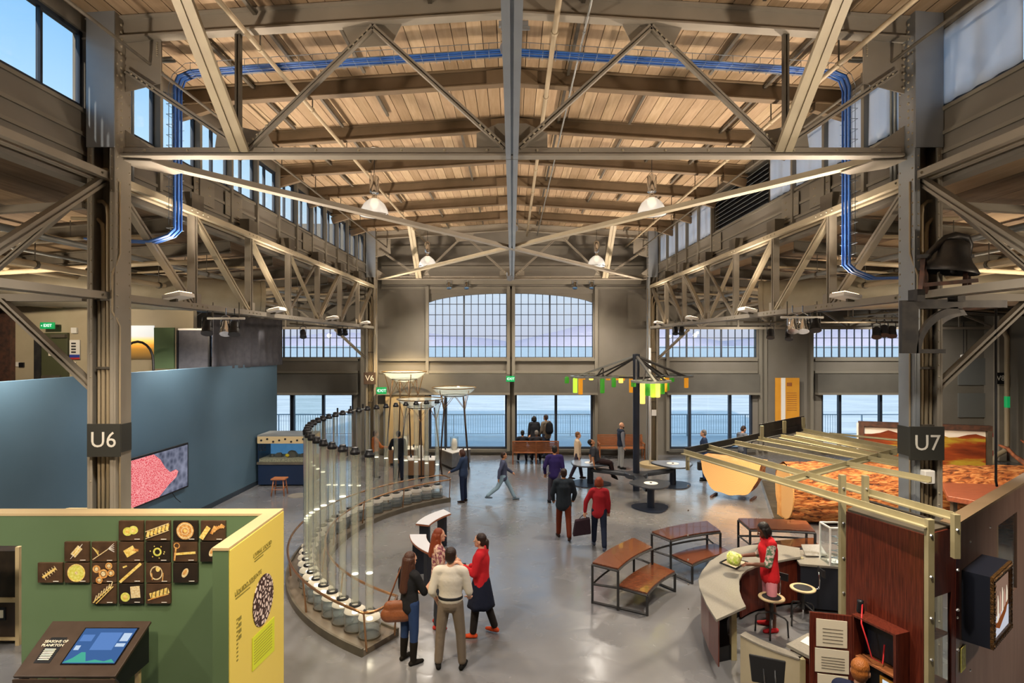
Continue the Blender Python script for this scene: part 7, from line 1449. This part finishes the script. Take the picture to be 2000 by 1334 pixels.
# --- the talking group
w1 = person('woman with long brown hair, black top, jeans and boots, carrying a brown bag', fl(800, 1292), -42, 1.68, '#1d1d20', '#24365a', '#17130f', 'skin_light', 'brown', 'verylong', armR=((.15,.35,-.8), (.1,.75,.75)), armL=((-.12,.1,-1), (.3,.75,-.35)), fem=True, near=True, sleeve='half', boots=True)
w2 = person('woman with auburn hair in a flowered blouse facing right, behind the man in white', fl(856, 1222), -82, 1.68, '#d9b8a0|#8a4a5a', '#34363c', '#a03028', 'skin_light', 'auburn', 'long', armR=((.1,.2,-1), (-.6,.9,.05)), armL=((-.15,.25,-1), (.5,.85,.1)), fem=True, near=True, sleeve='short', feet_apart=1.6)
m3 = person('man seen from behind in a white shirt and khaki trousers, hands in front', fl(880, 1303), -3, 1.80, '#d6cdbd', '#75685a', '#141210', 'skin_light', 'dkbrown', 'short', armR=((.22,.02,-1), (-.08,.75,-.55)), armL=((-.22,-.05,-1), (.25,.55,-.8)), near=True, sleeve='rolled', tuck=True, feet_apart=2.6)
w4 = person('woman in a red cardigan and dark skirt gesturing towards the group', fl(940, 1240), 78, 1.70, '#e0d6c6|#8a5a4a', '#2a2522', '#d2502a', 'skin_light', 'dkbrown', 'ponytail', armL=((-.1,.3,-1), (.1,.9,.55)), armR=((.12,.2,-1), (-.05,.95,-.1)), fem=True, near=True, sleeve='half', skirt=('#1c2030', .42), outer=('#c4262e', .10, .8), stride=.16)
n = 28; mbt = MB()
for z in (-.02, .02):
    for q in range(n): a = 2*PI*q/n; mbt.v.append(m3['U']((.178*math.cos(a), .128*math.sin(a), .085+z)))
mbt.f = [(q, (q+1) % n, (q+1) % n+n, q+n) for q in range(n)]; o = mbt.build('belt', 'black', m3['t'], smooth=True); o.modifiers.new('thickness', 'SOLIDIFY').thickness = .008
for w, lab, nm in ((w4, 'small dark object held in the hand of the woman in red', 'phone'),):
    p = w['handR']; tag(B(p.x-.04, p.x+.04, p.y-.02, p.y+.02, p.z-.02, p.z+.05).build('mobile_phone', 'black', bevel=.006), lab, 'phone')
mat('bag_brown', '#7a4526', .5, col2='#693a1f', scale=9, bump=.3, bscale=25)
bg = w1['L']((-.10, -.17, .82)); bt = thing('shoulder_bag', 'slouchy brown leather bag on the hip of the long-haired woman', 'bag', (bg.x, bg.y, bg.z-.2))
bb_ = Blob(); bb_.cap(bg+V((-.13,0,-.06)), bg+V((.13,.03,-.06)), .12, .12, sx=.6, side=V((0,1,0))); bb_.cap(bg+V((-.11,0,.06)), bg+V((.11,.03,.06)), .09, .09, sx=.6, side=V((0,1,0)))
o = bb_.build('bag_body', 'bag_brown', bt, smooth=True); REM.append((o, .012, 4))
MB().tube([bg+V((-.14,0,.1)), w1['shl']+V((-.02,-.03,.06)), w1['shl']+V((.06,.05,.07)), w1['U']((-.02,.15,.3)), bg+V((.12,.1,.1))], .012, 6).build('bag_strap', 'bag_brown', bt, smooth=True)
# --- hall
person('girl in a dark jacket and jeans touching the tube handrail', fl(905, 980), 72, 1.62, '#33415a', '#1d2740', '#2a1d18', 'skin_light', 'brown', 'bob', armL=((-.1,.5,-1), (-.1,.9,-.45)), armR=((.1,0,-1), (.05,.1,-1)), fem=True, outer=('#2c3a55', .04, .95), head=(.35, 0))
person('boy in a dark top and pale jeans striding to the right across the hall', fl(983, 978), -85, 1.6, '#4a5068', '#8ba6b8', '#5a6a78', 'skin_tan', 'dkbrown', 'short', stride=.5, armL=((-.1,.45,-.9), (0,.7,-.5)), armR=((.1,-.5,-.9), (0,-.1,-1)))
person('man in a purple shirt walking away, farther of the pair mid-hall', fl(1083, 985), 2, 1.80, '#2f2558', '#4c4852', '#1b1a1c', 'skin_tan', 'black', 'short', stride=.25, armL=((-.3,.0,-1), (.1,.5,-.8)))
cm8 = person('man in a dark jacket and rust trousers walking away mid-hall', fl(1101, 1052), -2, 1.76, '#2b3036', '#6a2f1c', '#2a1c18', 'skin_tan', 'dkbrown', 'short', stride=.2, outer=('#2a3138', .12, .97), armR=((.25,.2,-1), (-.1,.6,-.7)), armL=((-.25,.1,-1), (.1,.6,-.7)))
w9 = person('woman in a red top and dark jeans walking away with a large bag', fl(1170, 1070), -8, 1.70, '#a3262e', '#1f2638', '#4a5060', 'skin_light', 'auburn', 'bob', stride=.28, fem=True, lean=.08, armL=((-.45,.1,-.9), (-.1,.1,-1)), armR=((.15,.1,-1), (0,.4,-.9)))
p = w9['handL']; cb_ = thing('carry_bag', 'large dark carrier bag in the hand of the woman in the red top', 'bag', (p.x, p.y, p.z-.5)); MB().add([p+V((-.22,-.07,-.12)), p+V((.12,-.07,-.06)), p+V((.14,-.1,-.42)), p+V((-.28,-.1,-.48)), p+V((-.22,.07,-.12)), p+V((.12,.07,-.06)), p+V((.14,.1,-.42)), p+V((-.28,.1,-.48))], [(0,1,2,3),(7,6,5,4),(0,4,5,1),(1,5,6,2),(2,6,7,3),(3,7,4,0)]).build('bag_body', cloth('#35262e'), cb_, bevel=.02); MB().tube([p+V((-.15,0,-.12)), p+V((-.04,0,.0)), p+V((.08,0,-.08))], .01, 6).build('bag_handle', cloth('#35262e'), cb_)
person('bearded bald man in a vest standing by the wooden wall bench', fl(1213, 915), -80, 1.80, '#8d8f98', '#9a9a98', '#1d1c1c', 'skin_light', 'bald', 'bald', outer=('#28303f', .05, 0), armL=((-.1,.05,-1), (0,.2,-1)))
person('man in a dark shirt sitting on the left pod table looking up', (2.86, 19.75), -88, 1.76, '#3c3d42', '#2a1c1c', '#1d1a18', 'skin_tan', 'black', 'short', pose='perch', seat=.72, lean=-.28, head=(-.45, 0), sleeve='short', armL=((-.25,-.5,-.9), (-.1,-.1,-1)), armR=((.25,-.5,-.9), (.1,-.1,-1)))
person('dark-haired person sitting at the left end of the far bench, arm raised', (.42, 23.52), 0, 1.7, '#22252c', '#1c2030', '#141414', 'skin_tan', 'black', 'short', pose='sit', seat=.45, armR=((.2,.5,-.6), (.1,.6,.9)))
person('person with pale cap sitting in the middle of the far bench', (.98, 23.52), 0, 1.7, '#2a2a30', '#22202a', '#141414', 'skin_dark', 'grey', 'short', pose='sit', seat=.45)
person('woman in a dark top and scarf standing at the far glass doors', (.93, 24.62), 8, 1.78, '#b9a48c', '#2a2d38', '#141414', 'skin_tan', 'black', 'bob', fem=True, outer=('#26282e', .14, .9))
bp_ = person('man with a black backpack standing at the far glass doors', (1.42, 24.60), 40, 1.84, '#6a6258', '#2d3548', '#141414', 'skin_tan', 'dkbrown', 'short', armL=((-.1,.1,-1), (.2,.6,-.7)))
p = bp_['U']((0, -.2, .28)); bk_ = thing('backpack', 'black backpack worn by the man at the far doors', 'backpack', p); o = Blob().cap(p+V((0,0,-.14)), p+V((0,0,.12)), .15, .13, sx=1.1).build('pack', cloth('#181a20'), bk_, smooth=True); REM.append((o, .02, 3)); MB().tube([p+V((0,0,.2)), p+V((0,.03,.26))], .02, 6).build('loop', cloth('#181a20'), bk_)
person('person in a cream top walking past the far doors', fl(1128, 936), -90, 1.72, '#d8bfa0', '#3c3440', '#3a2a24', 'skin_light', 'blondish', 'short', stride=.22, fem=True)
mb_ = person('man in a navy shirt with a black bag standing behind the canopy', fl(1375, 938), 70, 1.80, '#26344f', '#2b3a5c', '#15130f', 'skin_light', 'grey', 'short', armR=((.12,.1,-1), (0,.4,-.9)), sleeve='long')
p = mb_['handL']; hb_ = thing('hand_bag', 'black bag in the hand of the man in the navy shirt', 'bag', (p.x, p.y, p.z-.4)); B(p.x-.17, p.x+.17, p.y-.08, p.y+.08, p.z-.38, p.z-.1).build('bag_body', 'black', hb_, bevel=.02); MB().tube([p+V((-.1,0,-.1)), p+V((0,0,.01)), p+V((.1,0,-.1))], .01, 6).build('bag_handle', 'black', hb_)
person('man in a grey hoodie looking down at his phone by the right doors', P(1450, 822, 21.6).to_2d(), -70, 1.80, '#6a6f78', '#3a3f4a', '#1d1c1c', 'skin_light', 'dkbrown', 'short', armL=((-.1,.2,-1), (.3,.8,.4)), armR=((.1,.2,-1), (-.3,.8,.4)), head=(.4, 0))
person('person in an orange-brown top behind the glass tubes', fl(733, 932), -60, 1.70, '#a8602f', '#3a2f2c', '#1d1612', 'skin_tan', 'brown', 'short', armR=((.15,.5,-.8), (0,.9,-.1)))
person('person all in black standing behind the glass tubes', fl(778, 938), 10, 1.76, '#16181f', '#1a1e2c', '#121212', 'skin_tan', 'black', 'short', armL=((-.3,.2,-.9), (.1,.8,-.2)))
# --- workshop
rv_ = person('woman in a red vest with tattooed arm preparing lettuce at the curved counter', (WOMAN.x, WOMAN.y), 84, 1.83, '#c9b0a8|#4f6a52', '#d68a94', '#b3262c', 'skin_dark', 'black', 'bob', armL=((-.2,.35,-.95), (.05,.95,.05)), armR=((.2,.35,-.95), (-.05,.95,-.05)), fem=True, near=True, sleeve='half', shorts=True, outer=('#c8232a', .10, 0), head=(.4, 0), lean=.06)
person('ginger-haired boy in a red and navy shirt before the phone cabinet', (3.38, 5.72), -38, 1.72, '#b02430', '#2a3048', '#1d1c1c', 'skin_light', 'ginger', 'short', near=True, outer=('#1c2238', .02, 0), sleeve='short', armR=((.1,.4,-.8), (0,.9,.1)), head=(.15, 0))
# ------------------------------------------------------------------ fuse the body surfaces
for o, vox, sm in REM:
    r = o.modifiers.new('fuse', 'REMESH'); r.mode = 'VOXEL'; r.voxel_size = vox; r.use_smooth_shade = True
    s_ = o.modifiers.new('soften', 'SMOOTH'); s_.factor = .5; s_.iterations = sm
bpy.context.view_layer.update(); _dg = bpy.context.evaluated_depsgraph_get(); _new = []
for o, vox, sm in REM:
    me = bpy.data.meshes.new_from_object(o.evaluated_get(_dg)); _new.append((o, me))
for o, me in _new:
    o.modifiers.clear(); o.data = me
    for p in me.polygons: p.use_smooth = True
# ================================================================== convert lettering to meshes
bpy.context.view_layer.update(); _dg = bpy.context.evaluated_depsgraph_get()
for t, mw, name, m, parent in TEXTS:
    me = bpy.data.meshes.new_from_object(t.evaluated_get(_dg)); me.materials.clear(); me.transform((root_inv(parent) @ mw) if parent is not None else mw); obj(name, me, m, parent)
for t, *_ in TEXTS: bpy.data.objects.remove(t)

# ------------------------------------------------------------------ finer pieces hang under the part they belong to
SUBS = {'glass_tube': {'jar': ['shoulder', 'neck_ring', 'sediment', 'jar_lamp', 'foot_ring'], 'tube': ['cap', 'water_column', 'bubble_cap']}, 'pendant_lamp': {'ribbed_shade': ['rim', 'bulb']}, 'person': {'body': ['eye', 'pupil', 'mouth']},
 'touchscreen_kiosk': {'screen': ['screen_map', 'screen_graph', 'screen_tile'], 'label_plate': ['lettering', 'text_line']}, 'photo_tile': {'board': ['printed_shape']}, 'phone_cabinet': {'telephone_panel': ['key', 'key_display'], 'cabinet_door': ['paper_sheet', 'text_line']},
 'work_stool': {'seat_ring': ['seat_pad'], 'back_stem': ['back_pad']}, 'framed_screen': {'screen': ['picture_cloth', 'picture_board', 'picture_fruit'], 'carved_frame': ['carved_leaf']}, 'spotlight': {'can': ['lens', 'rim_ring']}, 'exit_sign': {'panel': ['lettering', 'arrow']}, 'column_plate': {'plate': ['lettering']},
 'video_panel': {'screen': ['coral_picture']}, 'aquarium': {'hood': ['hood_hole', 'hood_lid']}, 'iron_bell': {'bell_body': ['clapper', 'bell_inside']}, 'uplight_box': {'housing': ['lens']}, 'pod_table': {'table_top': ['top_inlay', 'centre_disc', 'knob']}, 'orange_banner': {'cloth': ['white_stripe', 'text_line', 'text_block']},
 'title_panel': {'board': ['lettering', 'text_line', 'glyph_mark', 'round_photo', 'lime_note']}, 'display_case': {'drawer': ['label_holder', 'label']}, 'curved_table': {'table_top': ['pale_laminate']}, 'wall_poster': {'sheet': ['blue_band', 'red_band', 'printed_mark']}}
stem_ = lambda n: n.rsplit('.', 1)[0] if n.rsplit('.', 1)[-1].isdigit() else n
for o in [o for o in COL.objects if o.parent is None and stem_(o.name) in SUBS]:
    kids = list(o.children)
    for part, subs in SUBS[stem_(o.name)].items():
        home = next((c for c in kids if stem_(c.name) == part), None)
        if home is None: continue
        for c in kids:
            if stem_(c.name) in subs: c.parent = home
